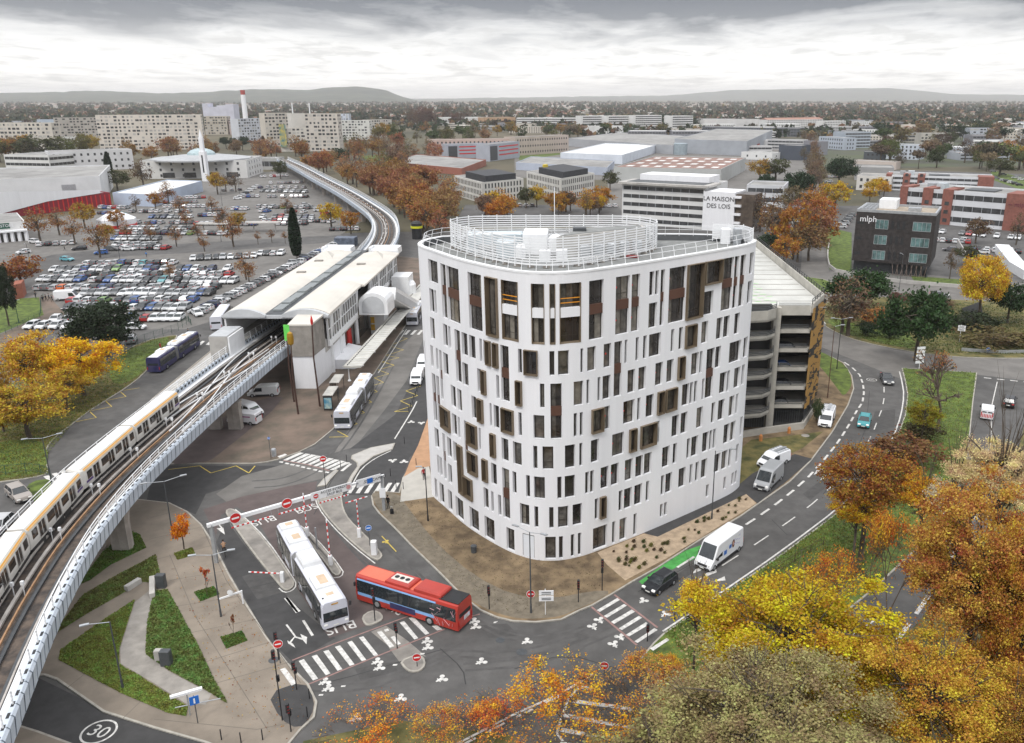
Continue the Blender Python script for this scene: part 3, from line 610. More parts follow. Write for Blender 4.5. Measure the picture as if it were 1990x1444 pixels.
# resolve overlaps
OP.sort(key=lambda o:(-(o[1]-o[0]) if o[4] in 'wvBb' else 0,o[0])); keep=[]
for o in sorted(OP,key=lambda o:(o[4] not in 'wvBdb',)):
    for q in keep:
        if set(range(o[5][0],o[5][1]+1))&set(range(q[5][0],q[5][1]+1)):
            if o[0]<q[1]+.12 and o[1]>q[0]-.12:
                if (o[0]+o[1])>(q[0]+q[1]): o[0]=max(o[0],q[1]+.12)
                else: o[1]=min(o[1],q[0]-.12)
    if o[1]-o[0]>.22: keep.append(o)
OP=keep
bt=thing('apartment_building','white nine storey rounded building with scattered tall windows and louvred roof ring','building',(2,92,0))
SB=sorted(set([round(x,4) for x in CUM]+[round(x,4) for o in OP for x in (o[0],o[1])]))
SB=[SB[0]]+[b for a,b in zip(SB,SB[1:]) if b-a>1e-3]
zb=sorted(set([0.,31.3,1.2,2.9]+[z for f in FZ for z in f]))
import bisect
occ={}
for o in OP:
    i0=bisect.bisect_left(SB,o[0]-2e-3); i1=bisect.bisect_left(SB,o[1]-2e-3)
    for i in range(i0,i1):
        for j,zz in enumerate(zb[:-1]):
            if zz>=o[2]-1e-3 and zb[j+1]<=o[3]+1e-3: occ[(i,j)]=1
mb=MB(); col=[fxy(s) for s in SB]; nz=len(zb)
mb.v=[(p.x,p.y,z) for p in col for z in zb]
for i in range(len(SB)-1):
    for j in range(nz-1):
        if (i,j) in occ: continue
        mb.f.append((i*nz+j,(i+1)*nz+j,(i+1)*nz+j+1,i*nz+j+1)); mb.m.append(0)
i=len(SB)-1
DEP=.38
def P3(s,off,z): p=fxy(s,off); return (p.x,p.y,z)
for o in OP:
    s0,s1,z0,z1,ty,fl=o[:6]; d=DEP if ty not in 'x' else .06
    if ty in 'bBwv': d=.12
    mb.quad(P3(s0,0,z0),P3(s0,0,z1),P3(s0,-d,z1),P3(s0,-d,z0)); mb.quad(P3(s1,0,z0),P3(s1,-d,z0),P3(s1,-d,z1),P3(s1,0,z1))
    mb.quad(P3(s0,0,z0),P3(s0,-d,z0),P3(s1,-d,z0),P3(s1,0,z0)); mb.quad(P3(s0,0,z1),P3(s1,0,z1),P3(s1,-d,z1),P3(s0,-d,z1))
mb.build('wall',white,bt)
# parapet + roof
memb=M('dark_membrane',(.09,.095,.10),.8,.15,1.)
mb=MB(); n=80; q=[fxy(CUM[-1]*i/n) for i in range(n)]; qi=[fxy(CUM[-1]*i/n,-.45) for i in range(n)]; qo=[fxy(CUM[-1]*i/n,.06) for i in range(n)]
for i in range(n):
    j=(i+1)%n
    mb.quad((*qo[i],31.3),(*qo[j],31.3),(*qo[j],31.5),(*qo[i],31.5)); mb.quad((*qo[i],31.5),(*qo[j],31.5),(*qi[j],31.5),(*qi[i],31.5))
    mb.quad((*qi[i],31.42),(*qi[j],31.42),(*qi[j],30.7),(*qi[i],30.7),1); mb.quad((*qi[i],31.5),(*qi[j],31.5),(*qi[j],31.42),(*qi[i],31.42)); mb.quad((*qo[j],31.3),(*qo[i],31.3),(*q[i],31.3),(*q[j],31.3))
mb.build('parapet',[whitep,memb],bt)
roofm=M('roof_gravel',(.22,.225,.22),.95,.14,1.2,stain=.2,bump=.3)
mb=MB(); mb.add([(*p,30.7) for p in qi],[tuple(range(n))]); rf=mb.build('roof',roofm,bt)
# inner core hides through views
mb=MB(); qc=[fxy(CUM[-1]*i/n,-1.6) for i in range(n)]
for k in range(9): mb.add([(*p,FZ[k][0]-.35) for p in [fxy(CUM[-1]*i/n,-.4) for i in range(n)]],[tuple(range(n))])
for i in range(n): j=(i+1)%n; mb.quad((*qc[i],0),(*qc[j],0),(*qc[j],30.6),(*qc[i],30.6))
mb.build('floor_slabs',M('interior_grey',(.10,.09,.08),.9,.3,.5),bt)
# windows
def win(mbf,mbg,o,mi=(0,1)):
    s0,s1,z0,z1,ty,fl=o[:6]; W=s1-s0; d=DEP; e=.055; fm,gm_=mi
    segs=[(z0,z1)]
    if ty in 'dwvB' : segs=[(z0,FZ[fl[0]][1]),(FZ[fl[1]][0],z1)]
    if ty=='x': mbf.quad(P3(s0+.05,-.03,z0),P3(s1-.05,-.03,z0),P3(s1-.05,-.03,z1-.1),P3(s0+.05,-.03,z1-.1),fm+0); return
    if ty in 'bB': # projecting box
        pr=.3; t=.07; a,b=s0-.04,s1+.04; lo,hi=z0-.04,z1+.04
        for (sa_,sb_,za,zb_) in ((a,a+t,lo,hi),(b-t,b,lo,hi),(a+t,b-t,lo,lo+t),(a+t,b-t,hi-t,hi)):
            vs=[P3(sa_,-.4,za),P3(sb_,-.4,za),P3(sb_,pr,za),P3(sa_,pr,za),P3(sa_,-.4,zb_),P3(sb_,-.4,zb_),P3(sb_,pr,zb_),P3(sa_,pr,zb_)]
            mbf.add(vs,[(0,1,2,3),(7,6,5,4),(3,2,6,7),(0,3,7,4),(1,5,6,2)],3)
        s0,s1=s0+t,s1-t; W=s1-s0; d=.3
        if ty=='B': segs=[(z0+.1,z1-.1)]
    for z_0,z_1 in segs:
        cols=1 if W<1.15 else (2 if W<2. else 3)
        xs=[s0+W*i/cols for i in range(cols+1)]
        for x in xs:
            w2=e/2*(2 if x in (s0,s1) else 1.2); c=min(max(x,s0+w2),s1-w2)
            mbf.quad(P3(c-w2,-d+.05,z_0),P3(c+w2,-d+.05,z_0),P3(c+w2,-d+.05,z_1),P3(c-w2,-d+.05,z_1),fm)
        hz=[z_0,z_1]+([z_0+.75] if (W>.8 and rw.random()<.55) else [])
        for z in hz:
            zc=min(max(z,z_0+e/2),z_1-e/2)
            mbf.quad(P3(s0,-d+.055,zc-e/2),P3(s1,-d+.055,zc-e/2),P3(s1,-d+.055,zc+e/2),P3(s0,-d+.055,zc+e/2),fm)
        g=gm_; cu_=2 if mi==(0,0) else 7
        for c_ in range(cols):
            q_=rw.random(); gg=gm_+(1 if q_<.36 else 0) if q_<.86 else cu_
            mbg.quad(P3(xs[c_],-d,z_0),P3(xs[c_+1],-d,z_0),P3(xs[c_+1],-d,z_1),P3(xs[c_],-d,z_1),gg)
    if ty in 'd':
        za,zb_=segs[0][1],segs[1][0]; mbf.quad(P3(s0,-.14,za-.1),P3(s1,-.14,za-.1),P3(s1,-.14,zb_+.1),P3(s0,-.14,zb_+.1),4)
        mbf.quad(P3(s0,-.14,zb_+.1),P3(s1,-.14,zb_+.1),P3(s1,-.4,zb_+.1),P3(s0,-.4,zb_+.1),4)
    if ty in 'wv':
        za,zb_=segs[0][1],segs[1][0]; mbf.quad(P3(s0,.0,za-.05),P3(s1,.0,za-.05),P3(s1,.0,zb_+.1),P3(s0,.0,zb_+.1),5)
        mbf.quad(P3(s0,0,zb_+.1),P3(s1,0,zb_+.1),P3(s1,-.4,zb_+.1),P3(s0,-.4,zb_+.1),5)
        for (a,b,lo,hi) in ((s0-.02,s0+.05,z0,z1),(s1-.05,s1+.02,z0,z1)): mbf.add([P3(a,.06,lo),P3(b,.06,lo),P3(b,.06,hi),P3(a,.06,hi),P3(a,-.3,lo),P3(b,-.3,lo),P3(b,-.3,hi),P3(a,-.3,hi)],[(0,1,2,3),(4,0,3,7),(1,5,6,2)],3)
        mbf.quad(P3(s0,.06,z0),P3(s1,.06,z0),P3(s1,-.3,z0+.12),P3(s0,-.3,z0+.12),3)
        if ty=='w':
            for zz in (segs[1][0]+.55,segs[1][0]+1.0): mbf.quad(P3(s0,-.1,zz),P3(s1,-.1,zz),P3(s1,-.1,zz+.09),P3(s0,-.1,zz+.09),6)
    if ty in 'nd' and s0>CUM[56] and s0<CUM[92] and W>.75 and rw.random()<.62:
        for z_0,z_1 in segs:
            c=P3(s0+.3 if W>1 else (s0+s1)/2,-d+.07,(z_0*.45+z_1*.55)); tn=(fxy(s1)-fxy(s0)).normalized()
            mbf.add([(c[0]+tn.x*.11*math.cos(t*math.pi/4),c[1]+tn.y*.11*math.cos(t*math.pi/4),c[2]+.11*math.sin(t*math.pi/4)) for t in range(8)],[tuple(range(8))],2)
curt=M('curtained_glass',(.17,.155,.13),.15,.3,1.3,spec=.7)
orangeb=M('orange_barrier',(.75,.30,.02),.5,.05,1.)
doorw=M('service_door_white',(.70,.73,.77),.5,.02,1.)
wm=[frame,glassd,redp,bronze,brownp,white,orangeb]
for o in OP:
    zc=(o[2]+o[3])/2; a=PR((*fxy(o[0]),zc)); b=PR((*fxy(o[1]),zc)); t=PR((*fxy(o[0]),o[3])); l=PR((*fxy(o[0]),o[2]))
    o.append((b[0]-a[0])*(l[1]-t[1]))
OPs=sorted(OP,key=lambda o:-o[6])
for k,o in enumerate(OPs[:100]):
    f=MB(); g=MB(); win(f,g,o,(0,0)); nm='window' if o[4] not in 'bBx' else ('window_box' if o[4]!='x' else 'service_door')
    if o[4]=='x': f.build(nm,doorw,bt); continue
    fo=f.build(nm,wm,bt); g.build('pane',[glassd,glassb,curt],fo,origin=world_loc(bt)); fo.children[0].location=(0,0,0)
f=MB(); g=MB()
for o in OPs[100:]: win(f,f,o,(0,1))
wm2=[frame,glassd,glassb,bronze,brownp,white,orangeb,curt]
f.build('window',wm2,bt)['kind']='stuff'
# roof screen of louvres
SCR=[(-14.1,99.3),(-13.4,101.2),(-12.1,102.3),(-10.4,102.8),(-2.5,103.1),(5,103),(7.3,102.4),(9,101),(9.9,99),(9.8,97),(8.6,94.2),(5.8,91.4),(1.8,87.4),(-1.4,85.9),(-3.8,85.8),(-6.2,87.),(-8.9,89.8),(-11.7,93.6),(-13.6,97.)]
sc=catmull(SCR,5); ns=len(sc); mb=MB()
for k in range(11):
    z=31.15+k*.262
    for i in range(ns):
        a,b=sc[i],sc[(i+1)%ns]; mb.beam((a.x,a.y,z),(b.x,b.y,z),.04,.125)
mb.build('louvre_screen',whitep,bt)
mb=MB(); ft=MB(); cum=0; nxt=0.
for i in range(ns):
    a,b=sc[i],sc[(i+1)%ns]; L=(b-a).length
    while nxt<cum+L:
        p=a+(b-a)*((nxt-cum)/L); t=(b-a).normalized(); nn=Vector((t.y,-t.x)); mb.beam((p.x,p.y,30.8),(p.x,p.y,33.95),.1,.14,up=(nn.x,nn.y,0)); q=p+nn*.35
        ft.box(q.x-.35,q.x+.35,q.y-.3,q.y+.3,30.71,30.98); mb.beam((q.x,q.y,30.95),(p.x,p.y,31.9),.05,.05); nxt+=1.75
    cum+=L
mb.build('screen_post',whitep,bt)['kind']='stuff'; ft.build('ballast_block',concd,bt)['kind']='stuff'
mb=MB(); L=CUM[-1]
for zz,off in ((32.55,-.75),(32.05,-.6)):
    for i in range(110):
        a,b=fxy(L*i/110,off),fxy(L*(i+1)/110,off); mb.beam((*a,zz),(*b,zz),.045,.045)
for i in range(58):
    a=fxy(L*i/58,-.42); m_=fxy(L*i/58,-.58); b=fxy(L*i/58,-.75); mb.beam((*a,31.2),(*m_,32.05),.045,.045); mb.beam((*m_,32.05),(*b,32.58),.045,.045)
mb.build('railing',whitep,bt)
def rbox(name,x0,x1,y0,y1,z0,z1,m,b=.1): mb=MB(); mb.bbox(x0,x1,y0,y1,z0,z1,b); return mb.build(name,m,bt)
duct=M('galvanised_duct',(.52,.58,.61),.4,.1,1.5,metal=.35)
rbox('air_handling_unit',-5.4,-2.6,93.6,97.6,30.75,33.1,whitep); rbox('air_handling_unit',-8.2,-6.,91.5,93.8,30.75,32.5,duct); rbox('condenser_unit',-3.4,-2.2,88.8,90.,30.75,32.,whitep); rbox('condenser_unit',-1.6,-.4,89.2,90.4,30.75,32.,whitep)
for k in range(5): rbox('condenser_unit',1.+k*1.5,2.1+k*1.5,92.6+k*.9,93.5+k*.9,30.75,31.9,steel)
mb=MB(); mb.bbox(-11,-5.4,95.2,96.5,31.6,33.,.25); mb.bbox(-11.9,-10.6,95.,96.7,30.8,33.1,.4); mb.build('duct',duct,bt)
mb=MB(); mb.bbox(-2.6,-.9,93.4,95.,31.,33.,.5); mb.bbox(-6.1,-5.,91.,93.,30.8,32.3,.4); mb.build('duct',whitep,bt)
mb=MB(); pl=[(-1.8,90.),(1.,96.5),(7.2,99.2),(7.6,97.2),(.6,92.6)]; mb.prism([(-1.6,91.2),(1.,97.8),(8.4,100.4),(8.6,98.),(1.,93.2)],30.7,33.05); mb.build('stair_head',conc,bt)
mb=MB(); mb.prism([(-1.3,91.7),(1.2,97.4),(8.1,99.9),(8.2,98.2),(1.1,93.7)],33.05,33.12); mb.build('stair_head_roof',roofm,bt)
rbox('roof_hatch',.2,1.7,95.,96.2,33.12,33.5,dgrey,.05)
mb=MB()
for k in range(4): mb.box(4.6+k*1.1,5.4+k*1.1,97.2+k*.35,97.25+k*.35,32.2,33.)
mb.build('plant_room_window',M('tinted_glazing',(.05,.16,.18),.1,.2,1.),bt)
rbox('red_hatch',6.,7.4,91.6,92.,30.75,31.0,M('dull_red',(.22,.03,.03),.7,.1,1.),.03)
mb=MB(); mb.beam((-2,101.8,30.7),(-2,101.8,37.3),.09,.09); mb.build('mast',whitep,bt)
# louvred equipment enclosure on the rear right corner of the roof
mb=MB()
for k in range(9): z=31.2+k*.2; mb.beam((17.2,102.7,z),(20.6,101.3,z),.05,.16); mb.beam((20.6,101.3,z),(21.3,98.9,z),.05,.16)
for p in ((17.2,102.7),(18.9,102.),(20.6,101.3),(21.3,98.9)): mb.beam((*p,30.8),(*p,33.),.09,.09)
mb.build('equipment_enclosure',whitep,bt); rbox('extractor',17.9,19.,100.5,101.4,30.75,32.6,whitep); rbox('extractor',19.3,20.2,100.,100.9,30.75,32.7,steel)
# ================= ELEVATED RAILWAY =================
VC=[(-27,14),(-35.,26),(-39.6,37.8),(-43.6,49.4),(-45.4,54.4),(-47.5,60.9),(-48.8,65.6),(-50.1,70.6),(-50.9,74.6),(-52.1,82.6),(-52.9,93.1),(-53.2,107),(-53.3,119),(-53.2,133),(-52.6,146),(-51.6,165),(-51.3,200),(-52.2,215),(-54.3,230),(-55.8,249),(-59.5,273),(-67,303.5),(-81.9,341),(-105,395),(-133,455),(-165,527),(-200,600)]
vc=resample(smooth_poly(VC,2,False),2.5); nv=len(vc)
def vframe(i):
    d=(vc[min(i+1,nv-1)]-vc[max(i-1,0)]).normalized(); return vc[i],Vector((d.y,-d.x)),d   # right-hand normal
clad=M('viaduct_cladding',(.53,.585,.65),.55,.06,.6,stain=.12); ballast=M('track_bed',(.075,.065,.06),.95,.35,1.,col2=(.13,.10,.08)); railw=M('guide_rail_steel',(.42,.39,.36),.5,.2,.8); railo=M('rusted_rail',(.33,.19,.10),.6,.2,.8); pierm=M('pier_concrete',(.33,.30,.27),.9,.12,.9,bump=.3,stain=.3)
er=thing('elevated_railway','long curved double track railway viaduct with pale blue clad sides sweeping across the left','viaduct',(-50,80,0))
def vsweep(prof,m,name,i0=0,i1=None,closed=True,par=er):
    mb=MB(); secs=[]
    for i in range(i0,(i1 or nv)):
        p,n,d=vframe(i); secs.append([(p.x+n.x*a,p.y+n.y*a,z) for a,z in prof])
    mb.loft(secs,0,closed); return mb.build(name,m,par)
vsweep([(-3.3,4.5),(3.3,4.5),(4.,5.2),(4.,5.7),(-4.,5.7),(-4.,5.2)],pierm,'deck')
vsweep([(-3.7,5.705),(3.7,5.705)],ballast,'track_bed',closed=False)
for sd in (1,-1):
    mb=MB(); pts=resample([tuple(v) for v in vc],1.25)
    for i in range(len(pts)-1):
        a,b=pts[i],pts[i+1]; d=(b-a).normalized(); n=Vector((d.y,-d.x))*sd; a=a+d*.02; b=b-d*.02; j=.02*(i%2)
        pr=[(3.3,4.42),(4.3+j,5.25),(4.45+j,6.8),(4.3,7.),(3.95,7.),(3.95,5.6)]
        for (o1,z1),(o2,z2) in zip(pr,pr[1:]):
            q=[(*(a+n*o1),z1),(*(b+n*o1),z1),(*(b+n*o2),z2),(*(a+n*o2),z2)]
            mb.quad(*(q if sd>0 else q[::-1]))
    mb.build('side_cladding',clad,er)
    mb=MB()
    for i in range(len(pts)):
        a=pts[i]; d=(pts[min(i+1,len(pts)-1)]-pts[max(i-1,0)]).normalized(); n=Vector((d.y,-d.x))*sd
        for (o1,z1),(o2,z2) in (((3.32,4.42),(4.33,5.25)),((4.33,5.25),(4.5,6.8)),((4.5,6.8),(4.34,7.02))): mb.beam((*(a+n*o1),z1),(*(a+n*o2),z2),.05,.03,up=(n.x,n.y,0.3))
    mb.build('panel_seam',M('seam_blue_grey',(.20,.235,.28),.6,.1,1.),er)
    mb=MB(); q5=resample([tuple(v) for v in vc],.62)
    for i in range(0,len(q5)-1,2):
        a,b=q5[i],q5[i+1]; d=(b-a).normalized(); n=Vector((d.y,-d.x))*sd; mb.quad((*(a+n*3.93),6.55),(*(b+n*3.93),6.55),(*(b+n*3.93),6.9),(*(a+n*3.93),6.9)); mb.quad((*(a+n*4.0),7.012),(*(b+n*4.0),7.012),(*(b+n*4.2),7.012),(*(a+n*4.2),7.012))
    mb.build('drain_slot',black,er)['kind']='stuff'
    mb=MB()
    for zz,wd in ((8.1,.07),(7.78,.04),(7.45,.04)):
        for i in range(nv-1):
            p,n,d=vframe(i); q,n2,d2=vframe(i+1); mb.beam((*(p+n*sd*4.1),zz),(*(q+n2*sd*4.1),zz),wd,wd)
    for i in range(nv):
        p,n,d=vframe(i); mb.beam((*(p+n*sd*4.1),6.95),(*(p+n*sd*4.15),8.12),.07,.1)
    for i in range(nv-1):     # perforated walkway edge
        p,n,d=vframe(i); q,n2,d2=vframe(i+1); mb.quad((*(p+n*sd*3.2),6.35),(*(q+n2*sd*3.2),6.35),(*(q+n2*sd*3.9),6.35),(*(p+n*sd*3.9),6.35))
    mb.build('railing',whitep,er)
for k,(off,w_,z,mm) in enumerate([(-2.95,.14,6.35,railw),(-2.6,.34,5.95,dgrey),(-1.25,.34,5.95,dgrey),(-.9,.14,6.35,railw),(.9,.14,6.35,railo),(1.25,.34,5.95,dgrey),(2.6,.34,5.95,dgrey),(2.95,.14,6.35,railw),(0.,.3,6.15,railw)]):
    vsweep([(off-w_/2,z-.2),(off+w_/2,z-.2),(off+w_/2,z),(off-w_/2,z)],mm,'rail')
tr=MB()
for a,b,x0,x1 in ((22,37,1.25,-1.25),(22,37,2.6,-.6)):
    pass
mb=MB()
for i in range(6,nv,4):
    p,n,d=vframe(i); 
    for o_ in (-.35,.45): q=p+n*o_; mb.beam((*q,5.7),(*q,6.9),.06,.06); mb.box(q.x-.12,q.x+.12,q.y-.12,q.y+.12,6.9,7.25)
mb.build('signal_post',whitep,er)['kind']='stuff'
# crossover ladder tracks near the station
for s_ in (1,-1):
    for e in (-.9,.9):
        mb=MB(); A0=vc[38]; 
        for i in range(37,52):
            t0=(i-37)/15; t1=(i-36)/15; p,n,d=vframe(i); q,n2,_=vframe(i+1); f=lambda t:(1-2*(3*t*t-2*t**3))*1.9*s_+e*.9
            mb.beam((*(p+n*f(t0)),6.38),(*(q+n2*f(t1)),6.38),.12,.12)
        mb.build('crossover_rail',whitep,er)
def pier(x,y,ang,w=1.,l=2.4,h=4.5,gap=3.1):
    mb=MB(); c,s_=math.cos(ang),math.sin(ang)
    for k in (-.5,.5):
        cx,cy=x+c*gap*k*1.,y+s_*gap*k; n=10; sec=[]
        for z,f in ((0,1.),(h-1.2,1.),(h,1.15)):
            q=[]
            for i in range(16):
                t=2*math.pi*i/16; rr=1+.05*math.cos(8*t); a,b=math.copysign(abs(math.cos(t))**.35,math.cos(t))*l*.42*f*rr,math.copysign(abs(math.sin(t))**.35,math.sin(t))*w*.6*f*rr
                q.append((cx+a*c-b*s_,cy+a*s_+b*c,z))
            sec.append(q)
        mb.loft(sec)
    mb.build('pier',pierm,er)
for i,(x,y) in enumerate([(-38.5,38),(-51.,82.6),(-51.9,118)]): pier(x,y,0.25 if i==0 else 0.)
for s_ in range(0,9):
    i=min(nv-4,92+s_*14); p,n,d=vframe(i); pier(p.x,p.y,math.atan2(n.y,n.x),.7,2.)
# ---- metro train ----
mt=thing('metro_train','white metro train of four carriages with orange roof edge stripes running along the viaduct','train',(-54,80,0))
trainw=M('train_body',(.62,.60,.56),.45,.06,.6); trainr=M('train_roof',(.70,.69,.66),.6,.06,.5,stain=.1); trano=M('train_orange_stripe',(.75,.36,.02),.45,.06,1.); tpurp=M('train_purple_band',(.08,.04,.17),.4,.1,1.); unde=M('underframe',(.03,.028,.027),.8,.3,2.)
def tpt(s): # point on left track by distance along vc
    i=int(s/2.5); f=s/2.5-i; p,n,d=vframe(i); q,n2,d2=vframe(i+1); return p*(1-f)+q*f-(n*(1-f)+n2*f)*1.9
def sfromy(y):
    for i in range(nv-1):
        if vc[i].y<=y<vc[i+1].y: return 2.5*(i+(y-vc[i].y)/(vc[i+1].y-vc[i].y))
s_end=sfromy(109.5); L=12.55
for k in range(4):
    a=tpt(s_end-k*(L+.35)-(.5 if k>1 else 0)); b=tpt(s_end-k*(L+.35)-L-(.5 if k>1 else 0)); d=(b-a); LL=d.length; d.normalize(); n=Vector((d.y,-d.x))  # n: train's right when looking towards camera -> image left
    def T(x,y,z): p=a+d*x+n*y; return (p.x,p.y,z)
    car=MB(); nose_f=(k==1); nose_b=(k==2)
    secs=[]
    ring_=[(-.98,6.75),(-1.06,7.3),(-1.06,8.2),(-.96,8.75),(-.7,9.),(.7,9.),(.96,8.75),(1.06,8.2),(1.06,7.3),(.98,6.75)]
    xs=[0,.05,LL-.05,LL]
    for x in xs:
        e=1. if 0<x<LL else .96; secs.append([T(x,y*e,z) for y,z in ring_])
    if nose_f: secs[-1]=[T(LL-.05,y,z) for y,z in ring_]; secs.append([T(LL+(.75 if z<8 else .3 if z<8.8 else .0),y*.85,z) for y,z in ring_])
    if nose_b: secs.insert(0,[T(-(.75 if z<8 else .3 if z<8.8 else .0),y*.85,z) for y,z in ring_])
    car.loft(secs); cb_=car.build('carriage',trainw,mt)
    wl=world_loc(cb_)
    def sub(name,mb,m): o=mb.build(name,m,cb_,origin=world_loc(mt)); o.location=(0,0,0); return o
    m=MB(); m.quad(T(.02,-.72,9.015),T(LL-.02,-.72,9.015),T(LL-.02,.72,9.015),T(.02,.72,9.015)); sub('roof_panel',m,trainr)
    for sd in (-1,1):
        m=MB(); m.quad(T(.1,sd*.85,8.9),T(LL-.1,sd*.85,8.9),T(LL-.1,sd*1.0,8.68),T(.1,sd*1.0,8.68)); sub('roof_stripe',m,trano)
        m=MB()
        for x0,x1 in ((.35,1.45),(3.75,5.35),(7.2,8.8),(11.1,12.2)):
            m.quad(T(x0,sd*1.075,7.55),T(x1,sd*1.075,7.55),T(x1,sd*1.06,8.45),T(x0,sd*1.06,8.45))
        for dd in (2.15,5.9,9.5):
            for x0,x1 in ((dd-.05,dd+.5),(dd+.62,dd+1.17)): m.quad(T(x0,sd*1.08,7.05),T(x1,sd*1.08,7.05),T(x1,sd*1.06,8.5),T(x0,sd*1.06,8.5))
        sub('window_row',m,glassd)
        m=MB()
        for dd in (2.15,5.9,9.5):
            for x in (dd-.14,dd+1.24): m.beam(T(x,sd*1.075,6.8),T(x,sd*1.07,8.6),.02,.02)
        sub('door',m,dgrey)
        m=MB(); m.quad(T(.2 if k%2==0 else LL-1.6,sd*1.082,7.25),T(1.6 if k%2==0 else LL-.1,sd*1.082,7.25),T(1.6 if k%2==0 else LL-.1,sd*1.08,7.5),T(.2 if k%2==0 else LL-1.6,sd*1.08,7.5)); sub('colour_band',m,tpurp)
    m=MB()
    for x0,x1 in ((.3,3.),(3.4,5.),(5.2,7.6),(7.9,9.),(9.6,12.3)): 
        m.add([T(x0,-.95,6.1),T(x1,-.95,6.1),T(x1,.95,6.1),T(x0,.95,6.1),T(x0,-.95,6.75),T(x1,-.95,6.75),T(x1,.95,6.75),T(x0,.95,6.75)],[(0,1,5,4),(1,2,6,5),(2,3,7,6),(3,0,4,7)])
    sub('underframe',m,unde)
    if nose_f or nose_b:
        x=LL if nose_f else 0; s1=1 if nose_f else -1; m=MB(); m.quad(T(x+s1*.72,-.78,7.6),T(x+s1*.72,.78,7.6),T(x+s1*.2,.8,8.75),T(x+s1*.2,-.8,8.75)); sub('windscreen',m,glassc)
# ================= STATION =================
st=thing('metro_station','white metro station with two barrel roofs and a dark glazed strip between them','station',(-51,170,0))
roofc=M('station_roof',(.59,.56,.505),.75,.06,.2,stain=.12); sgrey=M('station_grey_steel',(.47,.485,.50),.6,.08,.6)
def vault(x0,x1,y0,y1,z,h,n=10):
    mb=MB(); secs=[]
    for y in (y0,y1):
        q=[(x0+(x1-x0)*i/n,y,z+h*math.sin(math.pi*i/n)**.8 if 0<i<n else z) for i in range(n+1)]; q+=[(x1,y,z-.35),(x0,y,z-.35)]; secs.append(q)
    mb.loft(secs); return mb
vault(-60.2,-52.9,142,170,11.7,1.).build('barrel_roof',roofc,st); vault(-60.4,-52.9,170,204,11.7,.5).build('barrel_roof',roofc,st)
vault(-50.0,-42.,142.5,166,11.7,1.).build('barrel_roof',roofc,st); vault(-50.,-41.4,166,202,11.7,.5).build('barrel_roof',roofc,st)
for x0,x1 in ((-60.2,-52.9),(-50,-42)): vault(x0-.1,x1+.1,141.2,142.,11.65,1.1).build('arched_fascia',sgrey,st)
mb=MB(); mb.box(-53,-49.9,142,206,11.3,11.75); mb.build('central_gutter',dgrey,st)
for k in range(13):
    y=144+k*4.6; mb=MB(); mb.box(-52.3,-50.7,y,y+4.2,11.76,12.05+(.2 if k%2 else 0)); mb.build('skylight',M('skylight_glass',(.22,.24,.24),.3,.1,1.),st)
mb=MB(); mb.box(-60.2,-42,141.6,142.4,11.,11.6); mb.build('portal_beam',sgrey,st)
for x,y,z in ((-57.,189,12.3),(-46.5,185,12.3),(-57,176,12.3)): mb=MB(); mb.box(x-.9,x+.9,y-.5,y+.5,z-.2,z+.15); mb.build('roof_vent',concd,st)
for x in (-57.,-45.5):
    mb=MB(); mb.add([(x-2,193,12.1),(x+2,193,12.1),(x+1.2,198,12.1),(x-1.2,198,12.1),(x,195.5,13.6)],[(0,1,4),(1,2,4),(2,3,4),(3,0,4)]); mb.build('roof_pyramid',roofc,st)
    mb=MB(); mb.box(x-3.6,x+3.6,203.5,208,11.2,12.1); mb.box(x-3.6,x+3.6,207.6,208,12.1,12.7); mb.box(x-3.6,x-3.2,203.5,208,12.1,12.7); mb.box(x+3.2,x+3.6,203.5,208,12.1,12.7); mb.build('end_canopy',whitep,st)
# platforms and side walls
mb=MB(); mb.box(-60,-56.9,142,205,4.8,7.); mb.box(-46.2,-43,142,205,4.8,7.); mb.build('platform',conc,st)
mb=MB(); mb.box(-60.2,-59.9,142,205,5,11.4); mb.build('rear_wall',white,st)
for y0,y1 in ((143,163.5),(176,204)):
    fr=MB(); gl=MB(); fr.box(-42.9,-42.5,y0,y1,5.6,6.6); fr.box(-42.9,-42.5,y0,y1,10.7,11.4); n=int((y1-y0)/1.7)
    for i in range(n+1): y=y0+(y1-y0)*i/n; fr.box(-42.88,-42.55,y-.09,y+.09,6.6,10.7)
    for z in (8.6,): fr.box(-42.86,-42.58,y0,y1,z-.06,z+.06)
    gl.quad((-42.7,y0,6.6),(-42.7,y1,6.6),(-42.7,y1,10.7),(-42.7,y0,10.7)); f=fr.build('window_wall',whitep,st); g=gl.build('glazing',glassb,f,origin=world_loc(st)); g.location=(0,0,0)
for y in (145.3,151.5,163.8,176,184,192,200):
    mb=MB(); mb.tube((-43.1,y,0),(-43.1,y,6),.42,.42,10); mb.tube((-43.1,y,6),(-42.6,y,11.5),.42,.38,10); mb.build('column',whitep,st)
for y in (150,165,180,195):
    for x in (-56.5,-48.5): mb=MB(); mb.box(x-.6,x+.6,y-.6,y+.6,0,4.9); mb.build('column',conc,st)
mb=MB(); mb.box(-60.,-57.,134.5,141.1,4.6,9.7); mb.build('technical_box',conc,st)
mb=MB(); mb.box(-56.98,-56.7,134.6,141.1,6.,9.6); mb.build('white_side_panel',whitep,st)
mb=MB()
for k in range(8): mb.box(-59.95,-57.,134.6+k*.82,135.2+k*.82,9.71,9.86)
mb.build('ribbed_box_roof',sgrey,st)
mb=MB(); mb.prism([(-47,136.1),(-43.5,136.1),(-43.1,142.4),(-43.1,155),(-47,155)],0,5.9); mb.build('lift_tower_base',white,st)
mb=MB(); mb.prism([(-47.15,135.9),(-43.4,135.9),(-43.,142),(-47.15,142)],5.9,11.2); mb.build('lift_tower',concd,st)
